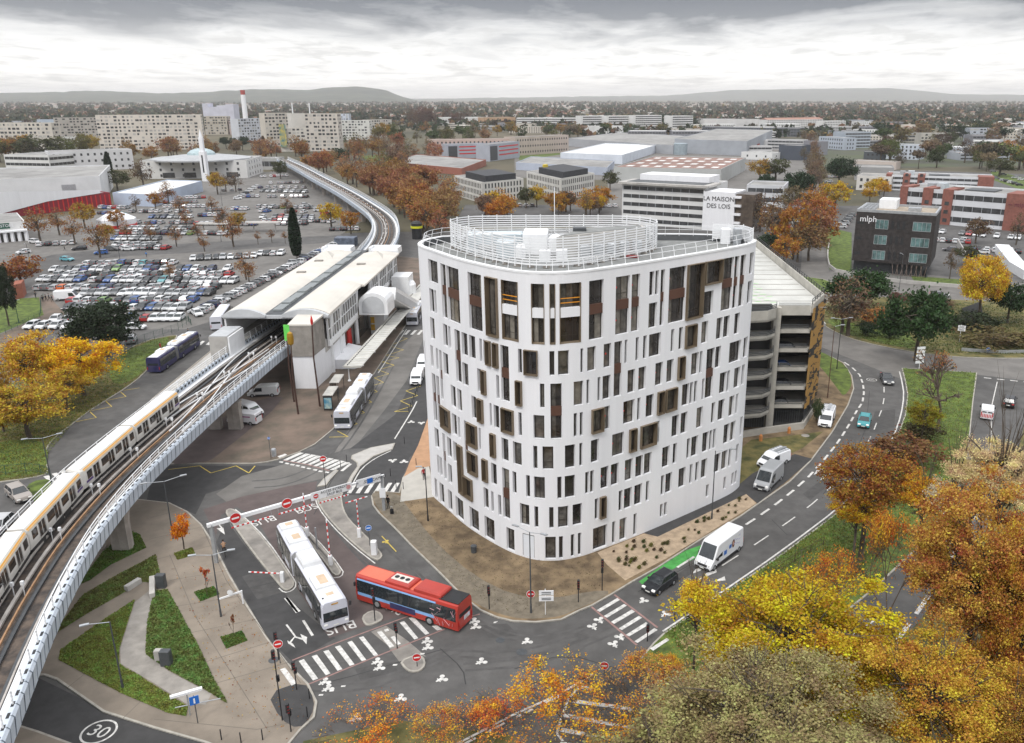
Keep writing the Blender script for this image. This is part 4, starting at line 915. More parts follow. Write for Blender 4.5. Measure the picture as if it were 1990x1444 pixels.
mb=MB(); mb.add([(-47.2,135.8,11.2),(-43.3,135.8,11.2),(-42.6,142,11.6),(-47.2,142,11.6),(-47.2,135.8,11.5),(-43.3,135.8,11.5),(-42.6,142,11.9),(-47.2,142,11.9)],[(4,5,6,7),(0,1,5,4),(1,2,6,5),(3,0,4,7)]); mb.build('lift_tower_roof',roofc,st)
# ground level glazed room and concrete ticket box
mb=MB(); mb.prism([(-43.4,147),(-39.6,147),(-38.9,148.2),(-38.9,155),(-43.4,158)],0,1.9); mb.build('low_parapet_wall',white,st)
mb=MB(); mb.box(-46,-43.6,156,176,0,4.8); mb.build('ticket_hall',glassb,st)
mb=MB(); mb.box(-43.55,-43.3,158,160.5,0.3,4.3); mb.build('red_poster_panel',redp,st)
mb=MB(); mb.box(-42.,-39,171,175,0,5.); mb.build('kiosk',whitep,st); mb=MB(); mb.box(-41.9,-41.1,170.85,170.99,2.5,3.8); mb.box(-41.9,-41.1,170.85,170.99,1.,2.2); mb.build('yellow_poster',M('yellow_poster',(.7,.4,.03),.5,.1,1.),st)
# covered stair: rounded drum and sloping leg
mb=MB(); secs=[]
for y in (164.,170.5):
    q=[(-42.4+2.9+2.9*math.cos(math.pi*(1-i/10)),y,8.2+2.3*math.sin(math.pi*i/10)) for i in range(11)]; secs.append(q+[(-36.6,y,6.),(-42.4,y,6.)])
mb.loft(secs); mb.build('stair_drum',whitep,st)
mb=MB(); q=[(-41.7+2.2+2.2*math.cos(math.pi*(1-i/8)),163.9,7.9+1.9*math.sin(math.pi*i/8)) for i in range(9)]+[(-37.3,163.9,6.4),(-41.7,163.9,6.4)]; mb.add(q,[tuple(range(len(q)))]); mb.build('stair_drum_end',sgrey,st)
mb=MB(); mb.beam((-38,171,8.8),(-36.,186,2.2),3.4,2.6); mb.build('stair_tube',whitep,st)
mb=MB(); mb.beam((-36.2,171,8.4),(-34.2,186,1.8),.06,1.5); mb.build('stair_glazing',sgrey,st)
mb=MB(); mb.lathe([(2.,0),(2.,2.2),(1.6,3.),(.05,3.3)],(-35.2,188,0),14); mb.lathe([(1.9,0),(1.9,5.4),(1.5,6.1),(.05,6.3)],(-38.6,196,0),14); mb.build('stair_drum_low',whitep,st)
mb=MB(); mb.box(-42,-38,194,200,0,7.5); mb.build('stair_landing',whitep,st)
# bus platform canopy
ca=thing('canopy','long narrow pale flat canopy on white posts beside the bus lane','shelter',(-37.5,160,0))
mb=MB(); secs=[]
for y,x0,x1 in ((138.6,-39.4,-36.1),(205,-37.7,-34.4)): secs.append([(x0,y,3.25),(x0+.25,y,3.05),(x1-.2,y,3.05),(x1,y,3.3),(x1-.2,y,3.42),((x0+x1)/2,y,3.3),(x0+.25,y,3.42)])
mb.loft(secs); mb.build('canopy_roof',M('canopy_sheet',(.52,.51,.47),.7,.1,.6,stain=.15),ca)
mb=MB()
for k in range(66): y=139+k; x=-39.4+1.7*(y-138.6)/66.4+.62; mb.box(x,x+.16,y,y+.55,3.38,3.46)
mb.build('gutter_slots',black,ca)['kind']='stuff'
mb=MB()
for k in range(45): y=139+k*1.45; x=-39.4+1.7*(y-138.6)/66.4; mb.beam((x+.9,y,3.36),(x+3.15,y+.2,3.42),.05,.05)
mb.build('roof_rib',whitep,ca)['kind']='stuff'
for k in range(8):
    y=140.2+k*8.7; x=-39.1+1.7*(y-138.6)/66.4; mb=MB(); mb.tube((x+.2,y,0),(x+.2,y,3.1),.11,.09,8); mb.lathe([(.3,0),(.3,.12),(.12,.3)],(x+.2,y,.12),8); mb.build('post',whitep,ca)
# ================= MULTI-STOREY CAR PARK =================
cp=thing('parking_garage','open concrete multi-storey car park behind the white building with ochre and black screening','car park',(30,140,0))
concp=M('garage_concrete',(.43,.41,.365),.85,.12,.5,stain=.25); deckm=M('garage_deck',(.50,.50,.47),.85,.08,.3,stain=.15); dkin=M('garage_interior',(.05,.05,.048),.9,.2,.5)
def arc(c,r,a0,a1,n=10): return [(c[0]+r*math.cos(R(a0+(a1-a0)*i/n)),c[1]+r*math.sin(R(a0+(a1-a0)*i/n))) for i in range(n+1)]
left=[(12,118)]+[(19,115.2),(22,114.),(25,113.6),(27.4,114.1),(28.9,115.6),(29.3,117.4)]
lvl=[19.2,16.,13.1,10.2,7.3,4.4]
body=[(12,119),(29.6,119),(29.6,118.2),(34.6,118.2),(37.8,124.5),(38.2,176),(12,180)]
for k,zt in enumerate(lvl):
    h=1.6 if k==0 else 1.05
    mb=MB(); pl=left+[(29.3,121),(12,121)]; mb.prism(pl,zt-h,zt-h+.28); 
    q=left
    for i in range(len(q)-1):
        a,b=Vector(q[i]),Vector(q[i+1]); d=(b-a).normalized(); n=Vector((d.y,-d.x)); 
        mb.prism([tuple(a),tuple(b),tuple(b-n*.2),tuple(a-n*.2)],zt-h,zt if k==0 else zt-.45)
    mb.build('ramp_slab',concp,cp)
    mb=MB()
    for zz in (zt-.25,zt-.02,zt+.2):
        if k==0: zz+=.4
        for i in range(len(q)-1): mb.beam((*q[i],zz),(*q[i+1],zz),.06,.1)
    mb.build('ramp_railing',dgrey,cp)
    mb=MB(); mb.prism(body,zt-h-.1,zt-h+.3); mb.box(29.8,34.4,118.,118.25,zt-h+.0,zt-.55 if k else zt-.2)
    mb.build('floor_slab',concp,cp)
    mb=MB()
    for zz in (zt-.35,zt-.1,zt+.15): mb.beam((29.8,118.1,zz),(34.4,118.1,zz),.05,.08)
    mb.build('deck_railing',dgrey,cp)
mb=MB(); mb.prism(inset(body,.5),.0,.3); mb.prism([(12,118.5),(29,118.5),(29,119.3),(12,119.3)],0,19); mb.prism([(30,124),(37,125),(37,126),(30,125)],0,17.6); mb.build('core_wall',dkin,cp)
mb=MB(); mb.prism([(29.0,117.2),(30.0,117.0),(30.1,118.6),(29.,118.6)],0,18.9); mb.build('column',concp,cp)
mb=MB(); mb.prism(body,17.9,18.); mb.build('top_deck',deckm,cp)
mb=MB()
for k in range(14): mb.box(12.5,37.6,121+k*4,121.25+k*4,18.0,18.03)
mb.build('deck_joint',concd,cp)['kind']='stuff'
mb=MB()
for i in range(46): x=24.5+((i*29)%46)*.13; y=118.5+i*.5; mb.add([(x,y,18.035),(x+.9,y,18.035),(x+.8,y+.38,18.035),(x-.1,y+.4,18.035)],[(0,1,2,3)])
mb.build('green_deck_paint',M('pale_green_paint',(.42,.62,.36),.8,.15,1.),cp)['kind']='stuff'
mb=MB(); mb.prism([(12,180),(12,119),(12.3,119),(12.3,180)],17.9,19.2); mb.prism([(37.9,124.5),(38.3,176),(38.55,176),(38.15,124.3)],17.9,19.3); mb.prism([(34.5,118.2),(37.9,124.6),(38.15,124.4),(34.8,118.)],17.9,19.3)
mb.build('roof_parapet',concp,cp)
mb=MB()
for a,b in (((34.6,118.1),(38.1,124.4)),((38.1,124.4),(38.5,176))):
    for zz in (19.6,19.95): mb.beam((*a,zz),(*b,zz),.06,.08)
    L=(Vector(b)-Vector(a)).length
    for i in range(int(L/1.5)): p=Vector(a).lerp(Vector(b),i*1.5/L); mb.beam((*p,19.2),(*p,20.),.08,.08)
mb.build('roof_railing',black,cp)
# ochre / black perforated screen
scm=bpy.data.materials.new('ochre_black_screen'); scm.use_nodes=True; t=scm.node_tree; g=t.nodes.new('ShaderNodeNewGeometry'); mp=nd(t,'ShaderNodeMapping'); mp.inputs['Scale'].default_value=(.12,.25,.55); mp.inputs['Rotation'].default_value=(0,R(30),R(20))
t.links.new(g.outputs['Position'],mp.inputs[0]); vo=nd(t,'ShaderNodeTexVoronoi'); vo.inputs['Scale'].default_value=1.5; t.links.new(mp.outputs[0],vo.inputs['Vector'])
t.links.new(mixc(t,ramp(t,noise(t,mp.outputs[0],1.4,3,.7,.6),[(.46,0.),(.48,1.)]),(.022,.02,.02),(.34,.19,.05)),t.nodes['Principled BSDF'].inputs['Base Color']); t.nodes['Principled BSDF'].inputs['Roughness'].default_value=.6
mb=MB()
pts=[(34.7,117.9),(38.2,124.2),(38.6,176)]
for a,b in zip(pts,pts[1:]):
    L=(Vector(b)-Vector(a)).length; n=max(4,int(L/.8))
    for i in range(n):
        p=Vector(a).lerp(Vector(b),i/n); q=Vector(a).lerp(Vector(b),(i+1)/n); d=(q-p).normalized(); nn=Vector((d.y,-d.x)); e=.18*(i%2)
        mb.quad((*(p+nn*e),3.2),(*(q+nn*(.18-e)),3.2),(*(q+nn*(.18-e)),18.6),(*(p+nn*e),18.6))
mb.build('facade_screen',scm,cp)
mb=MB(); mb.prism([(12,116.5),(25,114.2),(29,115.8),(34.8,117.6),(38,124),(38,130),(37.7,130),(37.6,124.2),(34.5,118),(29,116.2),(25,114.6),(12,117)],0,1.1); mb.build('plinth',concp,cp)
mb=MB()
for a,b in (((14,116.3),(28.6,115.8)),((29.9,117.6),(34.4,118.)),((34.8,118.1),(37.9,124.2))):
    L=(Vector(b)-Vector(a)).length
    for i in range(int(L/.35)+1): p=Vector(a).lerp(Vector(b),min(1,i*.35/L)); mb.beam((*p,1.1),(*p,3.1),.04,.04)
mb.build('security_grille',dgrey,cp)
# ================= VEHICLES =================
def prof_body(mb,prof,w,b=.12,mi=0,tum=0.):   # side profile (x,z) swept across the width with rounded edges
    cx=sum(p[0] for p in prof)/len(prof); cz=sum(p[1] for p in prof)/len(prof)
    def sc(f,g,y): return [(cx+(x-cx)*f,y*(1-tum*max(0,(z-cz))),cz+(z-cz)*g) for x,z in prof]
    mb.loft([sc(.965,.93,-w),sc(.992,.985,-w+b*.4),sc(1,1,-w+b),sc(1,1,w-b),sc(.992,.985,w-b*.4),sc(.965,.93,w)],mi)
def wheel(mb,x,y,r,wd,mt=0,mr=1):
    s=1 if y>0 else -1; n=12
    mb.tube((x,y-s*wd,r),(x,y,r),r,r,n,mt); mb.tube((x,y-s*.02,r),(x,y+s*.012,r),r*.62,r*.55,n,mr)
rimm=M('wheel_rim',(.36,.37,.38),.35,.1,3.,metal=.5); plast=M('black_plastic',(.03,.03,.032),.6,.1,3.); platem=M('number_plate',(.75,.75,.70),.5,.05,3.)
KINDS={'hatchback':dict(L=4.05,W=1.76,H=1.48,low=[(-1.98,.3),(-2.02,.62),(-1.98,.98),(-1.6,1.0),(.75,.98),(1.45,.86),(1.93,.72),(2.02,.5),(2.,.28)],g0=(-1.92,1.02),g1=(-1.5,.22),wx=1.22,r=.31),
 'estate_car':dict(L=4.6,W=1.8,H=1.46,low=[(-2.25,.3),(-2.3,.62),(-2.25,.95),(-1.8,.97),(.75,.95),(1.6,.84),(2.2,.7),(2.3,.5),(2.27,.28)],g0=(-2.15,1.0),g1=(-1.7,.15),wx=1.38,r=.32),
 'suv':dict(L=4.45,W=1.84,H=1.66,low=[(-2.18,.38),(-2.22,.7),(-2.18,1.08),(-1.8,1.1),(.85,1.08),(1.6,.98),(2.1,.84),(2.22,.6),(2.2,.36)],g0=(-2.1,1.1),g1=(-1.75,.3),wx=1.35,r=.36),
 'saloon_car':dict(L=4.65,W=1.82,H=1.44,low=[(-2.3,.3),(-2.34,.6),(-2.3,.92),(-1.75,.97),(.75,.93),(1.6,.82),(2.2,.68),(2.33,.48),(2.3,.28)],g0=(-1.75,.95),g1=(-.95,.15),wx=1.42,r=.32)}
def car_geo(k,far):
    K=KINDS[k]; w=K['W']/2; Hh=K['H']; belt=K['low'][3][1]; out={}
    b=MB(); prof_body(b,K['low'],w,.16,0)
    (xa,xb),(ra,rb)=K['g0'],K['g1']; rz=Hh
    gl=b if far else MB(); mi=1 if far else 0; zb=belt-.04; wt=w*.74; wb=w*.93
    B4=[(xa,-wb,zb),(xb,-wb,zb),(xb,wb,zb),(xa,wb,zb)]; T4=[(ra,-wt,rz-.05),(rb,-wt,rz-.05),(rb,wt,rz-.05),(ra,wt,rz-.05)]
    gl.add(B4+T4,[(0,1,5,4),(1,2,6,5),(2,3,7,6),(3,0,4,7)],mi)
    # roof and pillars in body colour
    b.loft([[(ra-.04,-wt-.03,rz-.06),(rb+.05,-wt-.03,rz-.06),(rb+.05,wt+.03,rz-.06),(ra-.04,wt+.03,rz-.06)],[(ra+.15,-wt+.12,rz),(rb-.15,-wt+.12,rz),(rb-.15,wt-.12,rz),(ra+.15,wt-.12,rz)]],0)
    for s in (-1,1):
        b.beam((xb,s*wb,zb),(rb,s*wt,rz-.05),.07,.05); b.beam((xa,s*wb,zb),(ra,s*wt,rz-.05),.11,.08)
        m=(ra*.5+rb*.5-.15); b.beam((m,s*(wb+.005),zb),(m,s*(wt+.005),rz-.05),.07,.03)
    x1=K['low'][-2][0]; x0=K['low'][1][0]
    if far:
        for s in (-1,1):
            for x in (-K['wx'],K['wx']): wheel(b,x,s*(w+.01),K['r'],.2,2,2)
            b.box(x1-.3,x1-.02,s*w*.68-.2,s*w*.68+.2,.62,.74,3); b.box(x0-.02,x0+.12,s*w*.75-.14,s*w*.75+.14,.78,.95,4)
        b.box(x1-.05,x1+.02,-w*.5,w*.5,.3,.5,2)
        return b
    return b,gl,K,w,x0,x1
def make_car(k,label,color,loc,rz,dark_front=True):
    b,gl,K,w,x0,x1=car_geo(k,False); t=thing(k,label,'car',(0,0,0))
    o=b.build('body',carp,t,color=color); o['paint']=1; gl.build('windows',glassc,t)
    for s in (-1,1):
        for x in (-K['wx'],K['wx']): m=MB(); wheel(m,x,s*(w+.015),K['r'],.2); m.build('wheel',[rub,rimm],t)
        m=MB(); m.bbox(x1-.35,x1-.01,s*w*.68-.22,s*w*.68+.22,.6,.76,.04); m.build('headlight',lampm,t)
        m=MB(); m.bbox(x0-.02,x0+.14,s*w*.72-.18,s*w*.72+.18,.76,.96,.03); m.build('tail_light',taill,t)
        m=MB(); m.bbox(.55,.75,s*(w+.1)-.09,s*(w+.1)+.09,K['low'][3][1]-.02,K['low'][3][1]+.13,.03); m.build('mirror',plast,t)
    m=MB(); m.bbox(x1-.1,x1+.035,-w*.6,w*.6,.27,.52,.03); m.build('grille',plast,t); m=MB(); m.box(x1+.03,x1+.05,-.26,.26,.42,.53); m.build('number_plate',platem,t); m=MB(); m.box(x0-.04,x0-.02,-.26,.26,.6,.71); m.build('number_plate',platem,t)
    t.location=loc; t.rotation_euler=(0,0,rz); return t
def hd(u,v,u2,v2):
    a=G(u,v); b=G(u2,v2); return math.atan2(b.y-a.y,b.x-a.x)
def at(u,v,z=0.): p=G(u,v); return (p.x,p.y,z)
make_car('hatchback','black five door hatchback driving left of the green cycle lane marking',(.018,.02,.024),at(1282,1141,.015),hd(1300,1130,1262,1156))
make_car('hatchback','turquoise hatchback on the curved road beside the ochre car park',(.03,.27,.30),at(1679,825),hd(1683,810,1675,840))
make_car('saloon_car','dark grey saloon car coming off the roundabout next to a painted circle',(.06,.063,.07),at(1723,742),hd(1716,730,1730,757))
make_car('suv','small black car on the right hand road near the give way dashes',(.02,.02,.022),at(1960,787),hd(1956,800,1964,770))
make_car('saloon_car','grey saloon car on the upper arm of the roundabout behind shrubs',(.16,.165,.17),at(1825,577),hd(1800,575,1850,579))
make_car('suv','beige grey people carrier on the road left of the metro train',(.30,.27,.245),at(38,968),hd(15,945,62,985))
make_car('estate_car','silver car at the left picture edge half hidden by the metro train',(.45,.45,.46),at(0,1030),hd(20,1010,-20,1048))
for u,v,k,c,l in ((1515,0,'suv',(.25,.05,.02),''),): pass
# cars standing on the decks of the multi storey car park
for z,x,k,c,l in ((13.2,32.3,'estate_car',(.03,.03,.035),'dark car on the second deck from the top of the multi-storey car park'),(10.3,31.8,'hatchback',(.03,.10,.32),'blue car on the middle deck of the multi-storey car park'),(7.4,32.2,'estate_car',(.025,.025,.03),'black car on the fourth deck from the top of the garage'),(4.5,32.,'saloon_car',(.03,.03,.03),'black car on the lowest raised deck of the garage')):
    make_car(k,l,c,(x,120.6,z-3.4+1.55),0.)
def van(name,label,color,loc,rz,L=5.6,W=2.0,Hh=2.5,nose=1.15,glazed=False,rack=False,art=None,backdark=False,stripes=False):
    t=thing(name,label,'van',(0,0,0)); w=W/2; h=L/2
    bz=.95+.1*(Hh-1.9)
    prof=[(-h,.35),(-h-.02,1.),(-h+.06,Hh-.12),(-h+.22,Hh),(h-nose-.85,Hh),(h-nose-.45,Hh-.12),(h-nose+.42,bz+.18),(h-.25,bz-.08),(h-.04,bz-.35),(h,.5),(h-.03,.32)]
    b=MB(); prof_body(b,prof,w,.2,0,.035); o=b.build('body',carp,t,color=color); o['paint']=1
    xa,za,xb_,zb_=h-nose-.42,Hh-.2,h-nose+.38,bz+.22
    m=MB(); m.quad((xb_+.03,-w*.86,zb_),(xb_+.03,w*.86,zb_),(xa+.035,w*.8,za),(xa+.035,-w*.8,za)); m.quad((xa+.0,-w*.8,za),(xa+.0,w*.8,za),(xb_,w*.86,zb_),(xb_,-w*.86,zb_)); m.build('windscreen',glassc,t)
    m=MB()
    for s in (-1,1):
        y=s*(w+.005)
        q=[(h-nose-1.3,bz+.1),(h-nose+.12,bz+.1),(h-nose-.35,Hh-.55 if Hh>2.2 else Hh-.25),(h-nose-1.3,Hh-.55 if Hh>2.2 else Hh-.25)]
        f=[(x,y*(1-.035*max(0,z-1.1)),z) for x,z in q]; m.quad(*(f if s<0 else f[::-1]))
        if glazed:
            for x0,x1 in ((-h+.3,-h+1.5),(-h+1.65,h-nose-1.5)):
                f=[(x,y*(1-.035*max(0,z-1.1)),z) for x,z in ((x0,bz+.15),(x1,bz+.15),(x1,Hh-.35),(x0,Hh-.35))]; m.quad(*(f if s<0 else f[::-1]))
    m.build('side_windows',glassc,t)
    if stripes or backdark:
        m=MB()
        for s in (-1,1): m.box(-h-.06,-h+.0,s*w*.45-w*.34,s*w*.45+w*.34,1.35,Hh-.4)
        m.build('rear_window',glassc,t)
        if stripes:
            m=MB()
            for k in range(8): m.box(-h-.06,-h-.02,-w+.1+k*.22,-w+.21+k*.22,.55,1.1)
            m.build('rear_warning_stripes',redp,t)
    r=.34
    for s in (-1,1):
        for x in (-h+.95,h-.85): m=MB(); wheel(m,x,s*(w+.015),r,.24); m.build('wheel',[rub,rimm],t)
        m=MB(); m.bbox(h-.35,h-.05,s*w*.74-.16,s*w*.74+.16,bz-.36,bz-.1,.05); m.build('headlight',lampm,t)
        m=MB(); m.bbox(-h-.05,-h+.05,s*w*.88-.07,s*w*.88+.07,.8,1.4,.02); m.build('tail_light',taill,t)
        m=MB(); m.bbox(h-nose-.2,h-nose+.0,s*(w+.14)-.1,s*(w+.14)+.1,bz+.1,bz+.42,.04); m.build('mirror',plast,t)
        m=MB(); m.box(-h+1.4,h-1.35,s*w-.02,s*w+.02,.33,.55); m.build('sill_trim',plast,t)
    m=MB(); m.bbox(h-.15,h+.04,-w*.85,w*.85,.28,.5,.05); m.build('bumper',plast,t); m=MB(); m.bbox(h-.1,h+.03,-w*.55,w*.55,.6,.82,.03); m.build('grille',plast,t)
    m=MB(); m.box(h+.04,h+.06,-.26,.26,.36,.47); m.build('number_plate',platem,t)
    if rack:
        m=MB()
        for k in range(5): x=-h+.4+k*(L-nose-1.6)/4; m.beam((x,-w*.85,Hh+.12),(x,w*.85,Hh+.12),.06,.05)
        for y in (-w*.8,w*.8): m.beam((-h+.3,y,Hh+.07),(h-nose-1.,y,Hh+.07),.05,.05)
        m.build('roof_rack',steel,t); m=MB(); m.beam((-h+.3,.15,Hh+.2),(h-nose-1.2,.15,Hh+.2),.38,.06); m.build('ladder',steel,t)
    if art: art(t,w,h,Hh)
    t.location=loc; t.rotation_euler=(0,0,rz); return t
def art_long(t,w,h,Hh):
    y=w+.012
    for s in (1,):
        for nm,x0,x1,z0,z1,mm in (('blue_emblem',.2,.75,1.0,1.5,bluep),('blue_emblem',-.75,-.3,1.35,1.75,bluep)): 
            m=MB(); m.box(x0,x1,s*y*.985,s*y,z0,z1); m.build(nm,mm,t)
        m=MB(); m.add([(-1.15+.28*math.cos(a*.52),s*y*.99,1.65+.5*math.sin(a*.52)) for a in range(12)],[tuple(range(12))]); m.build('portrait_print',M('hair_brown_print',(.13,.04,.03),.6,.2,2.),t)
        m=MB(); m.add([(-1.13+.14*math.cos(a*.52),s*(y*.99+.004),1.68+.24*math.sin(a*.52)) for a in range(12)],[tuple(range(12))]); m.build('portrait_face_print',M('skin_print',(.6,.35,.27),.6,.1,2.),t)
        m=MB()
        for k in range(7): m.box(-2.6+(k%3)*.5,-2.2+(k%3)*.5,s*y*.985,s*y,1.2+.16*k,1.26+.16*k)
        m.build('faint_lettering',M('pale_violet_print',(.45,.44,.62),.6,.1,2.),t)
W_=(.74,.75,.77)
van('long_van','long white high roof van with blue emblems and portrait on its side',W_,at(1397,1084),hd(1425,1062,1372,1102),6.9,2.05,2.75,1.1,art=lambda t,w,h,Hh: art_long(t,w,h,Hh))
van('delivery_van','silver high roof van parked on the dark asphalt path by the white building',(.30,.31,.32),at(1493,941),hd(1515,920,1475,958),5.5,2.0,2.5)
van('work_van','white van with roof rack parked behind the silver van',W_,at(1503,903),hd(1530,893,1480,912),4.9,1.9,1.95,1.2,rack=True)
van('work_van','white van with roof ladder parked on bare soil beside the curved road',W_,at(1606,822),hd(1614,803,1598,842),5.3,1.95,2.2,1.15,rack=True)
van('small_van','white van seen from behind with red warning stripes on its doors',W_,at(1917,809),hd(1916,825,1919,790),4.4,1.8,1.9,1.1,stripes=True)
van('work_van','white panel van with dark rear trim parked under the viaduct nearest the station',(.62,.63,.63),at(513,769),hd(540,768,485,770),5.0,1.9,1.95,1.2,backdark=True)
van('minibus','white minibus with side windows parked facing right under the viaduct',W_,at(484,805),hd(465,800,510,812),5.0,1.9,1.95,1.2,glazed=True)
van('work_van','white van with red and blue lettering parked behind a concrete pier',(.66,.66,.68),at(476,822),hd(500,824,452,820),5.0,1.9,1.95,1.2,backdark=True,art=lambda t,w,h,Hh:[(lambda m:(m.box(-1.6,.2,s*w,s*(w+.012),1.32,1.5),m.build('lettering',M('lettering_print',(.35,.10,.25),.6,.2,2.),t)))(MB()) for s in (1,-1)])
van('work_van','white van parked next to the hidden van behind the white building',W_,at(811,742),hd(820,722,803,762),4.95,1.9,1.95,1.2)
van('work_van','white van mostly hidden behind the white building',W_,at(823,714),hd(832,697,817,729),4.95,1.9,1.95,1.2)
van('work_van','long white van standing at the left end of the third car park row',W_,at(133,583),hd(125,583,150,582),5.8,2.,2.5,1.1)
# ---- buses ----
busw=M('bus_white',(.56,.57,.63),.35,.05,.6); busroof=M('bus_roof',(.68,.69,.70),.6,.05,.6,stain=.08); busd=M('bus_dark_side',(.075,.072,.07),.35,.15,.6); bell=M('bellows',(.17,.17,.17),.9,.2,2.); tanp=M('roof_walk_panel',(.55,.42,.30),.8,.1,1.)
busred=M('bus_red',(.40,.042,.03),.35,.08,.5); bussky=M('bus_sky_band',(.22,.40,.68),.4,.06,1.); busnavy=M('bus_navy_art',(.018,.024,.10),.4,.3,.8,col2=(.05,.045,.11)); busredr=M('bus_red_roof',(.66,.15,.09),.6,.05,.5); pinkl=M('pale_pink_line_art',(.70,.42,.46),.5,.1,1.)
def bus(name,label,loc,rz,cols,L=12.,artic=False,bend=0.,pods=(),style='w'):
    bodym,sidem,roofm_=cols; t=thing(name,label,'bus',(0,0,0)); w=1.275; Hh=3.0
    secs=[(0.,L)] if not artic else [(0.,9.9),(10.9,17.9)]
    # local x: front at 0, running back to -L
    def TF(k):
        if k==0 or not artic: return lambda x,y,z:(-x,y,z)
        c,s=math.cos(bend),math.sin(bend)
        return lambda x,y,z:(-10.4-(x-10.4)*c+y*s,(x-10.4)*s*-1+y*c,z)
    for k,(a,b) in enumerate(secs):
        T=TF(k)
        ring_=lambda x,ins:[T(x,y,z) for y,z in ((-w+.03+ins,.32),(-w+ins*.6,1.),(-w+.03+ins,2.5),(-w+.14+ins,2.88),(-w+.4,Hh),(w-.4,Hh),(w-.14-ins,2.88),(w-.03-ins,2.5),(w-ins*.6,1.),(w-.03-ins,.32))]
        ss=[ring_(a+(.0),.12),ring_(a+.1,.03),ring_(a+.3,0),ring_(b-.3,0),ring_(b-.1,.02),ring_(b,.08)]
        m=MB(); m.loft(ss); m.build('body',bodym,t)
        m=MB(); m.quad(T(a+.15,-w+.42,Hh+.012),T(a+.15,w-.42,Hh+.012),T(b-.15,w-.42,Hh+.012),T(b-.15,-w+.42,Hh+.012)); m.build('roof',roofm_,t)
        for s in (-1,1):
            m=MB(); y=s*(w+.006); z0,z1=(1.25,2.62)
            m.quad(T(a+.25,y,z0),T(b-.2,y,z0),T(b-.2,s*(w-.02),z1),T(a+.25,s*(w-.02),z1)); m.build('window_band',glassc,t)
            m=MB(); y=s*(w+.009)
            zlo=.42
            if style=='w':
                m.quad(T(a+(.9 if k==0 else .1),y,zlo),T(b-.15,y,zlo),T(b-.15,y,1.26),T(a+(.9 if k==0 else .1),y,1.26)); m.quad(T(a+.4,s*(w-.015),2.6),T(b-.15,s*(w-.015),2.6),T(b-.15,s*(w-.10),2.86),T(a+.4,s*(w-.10),2.86)); m.build('side_panel',sidem,t)
                m=MB()
                for x0,x1 in (((3.6,5.8),(7.2,8.3)) if k==0 else ((12.2,14.2),)): m.quad(T(x0,y+s*.003,.5),T(x1,y+s*.003,.5),T(x1,y+s*.003,1.15),T(x0,y+s*.003,1.15))
                m.build('light_skirt_panel',busw,t)
            elif style=='r':
                m.quad(T(.3,y,.95),T(L*.78,y,.95),T(L*.78,y,1.28),T(.3,y,1.28)); m.quad(T(.3,s*(w-.015),2.6),T(L*.8,s*(w-.015),2.6),T(L*.8,s*(w-.06),2.76),T(.3,s*(w-.06),2.76)); m.build('sky_band',bussky,t)
                m=MB(); m.box(-7.2,-4.2,y-.004,y+.006,.6,1.2); m.build('blue_advert',busnavy,t)
                m=MB(); rr=random.Random(4)
                for q in range(16): x=9.3+rr.random()*2.4; z=.5+rr.random()*2.2; m.beam(T(x,y+s*.01,z),T(x+rr.uniform(-.9,.6),y+s*.01,min(2.8,max(.4,z+rr.uniform(-.9,.9)))),.012,.05,up=(0,1,0))
                m.build('line_drawing',pinkl,t)
            else:
                m.quad(T(a+.3,y,.42),T(b-.2,y,.42),T(b-.2,y,1.26),T(a+.3,y,1.26)); m.build('side_art',busnavy,t)
            m=MB()
            for x in [a+1.3*i for i in range(1,int((b-a)/1.3)+1)]: m.beam(T(x,s*(w+.008),1.28),T(x,s*(w-.015),2.6),.04,.02)
            m.build('window_divider',black,t)
            for x in ((2.6,8.2) if (k==0 and artic) else ((2.6,L-3.2) if not artic else (15.2,))):
                m=MB(); m.tube(T(x,s*(w-.2),.48),T(x,s*(w+.02),.48),.48,.48,14,0); m.tube(T(x,s*(w+.0),.48),T(x,s*(w+.035),.48),.3,.26,12,1); m.build('wheel',[rub,rimm],t)
    for k,x0,x1,z,mm in pods:
        T=TF(k); m=MB(); e=.16
        lo=[T(x0,-.95,Hh),T(x1,-.95,Hh),T(x1,.95,Hh),T(x0,.95,Hh)]; hi=[T(x0+e,-.95+e,Hh+z),T(x1-e,-.95+e,Hh+z),T(x1-e,.95-e,Hh+z),T(x0+e,.95-e,Hh+z)]
        mid=[T(x0+.03,-.93,Hh+z*.65),T(x1-.03,-.93,Hh+z*.65),T(x1-.03,.93,Hh+z*.65),T(x0+.03,.93,Hh+z*.65)]
        m.loft([lo,mid,hi]); m.build('roof_pod',busroof if mm is None else mm,t)
        if mm is None and z<.4: m=MB(); m.quad(T(x0+.4,-.4,Hh+z+.01),T(x0+.4,.4,Hh+z+.01),T(x1-.4,.4,Hh+z+.01),T(x1-.4,-.4,Hh+z+.01)); m.build('roof_walk_panel',tanp,t)
    if artic:
        m=MB(); T0,T1=TF(0),TF(1); ss=[]
        for i in range(9):
            f=i/8; e=.05*(i%2); r=[]
            for y,z in ((-w+.08+e,.5),(-w+.08+e,2.7-e),(-w+.4,2.9-e),(w-.4,2.9-e),(w-.08-e,2.7-e),(w-.08-e,.5)):
                p=Vector(T0(9.9,y,z)); q=Vector(T1(10.9,y,z)); r.append(tuple(p.lerp(q,f)))
            ss.append(r)
        m.loft(ss); m.build('bellows',bell,t)
        m=MB(); m.lathe([(.75,0),(.75,.06),(.68,.08),(.05,.08)],(-10.4,0,2.86),20); m.build('turntable_ring',busroof,t)
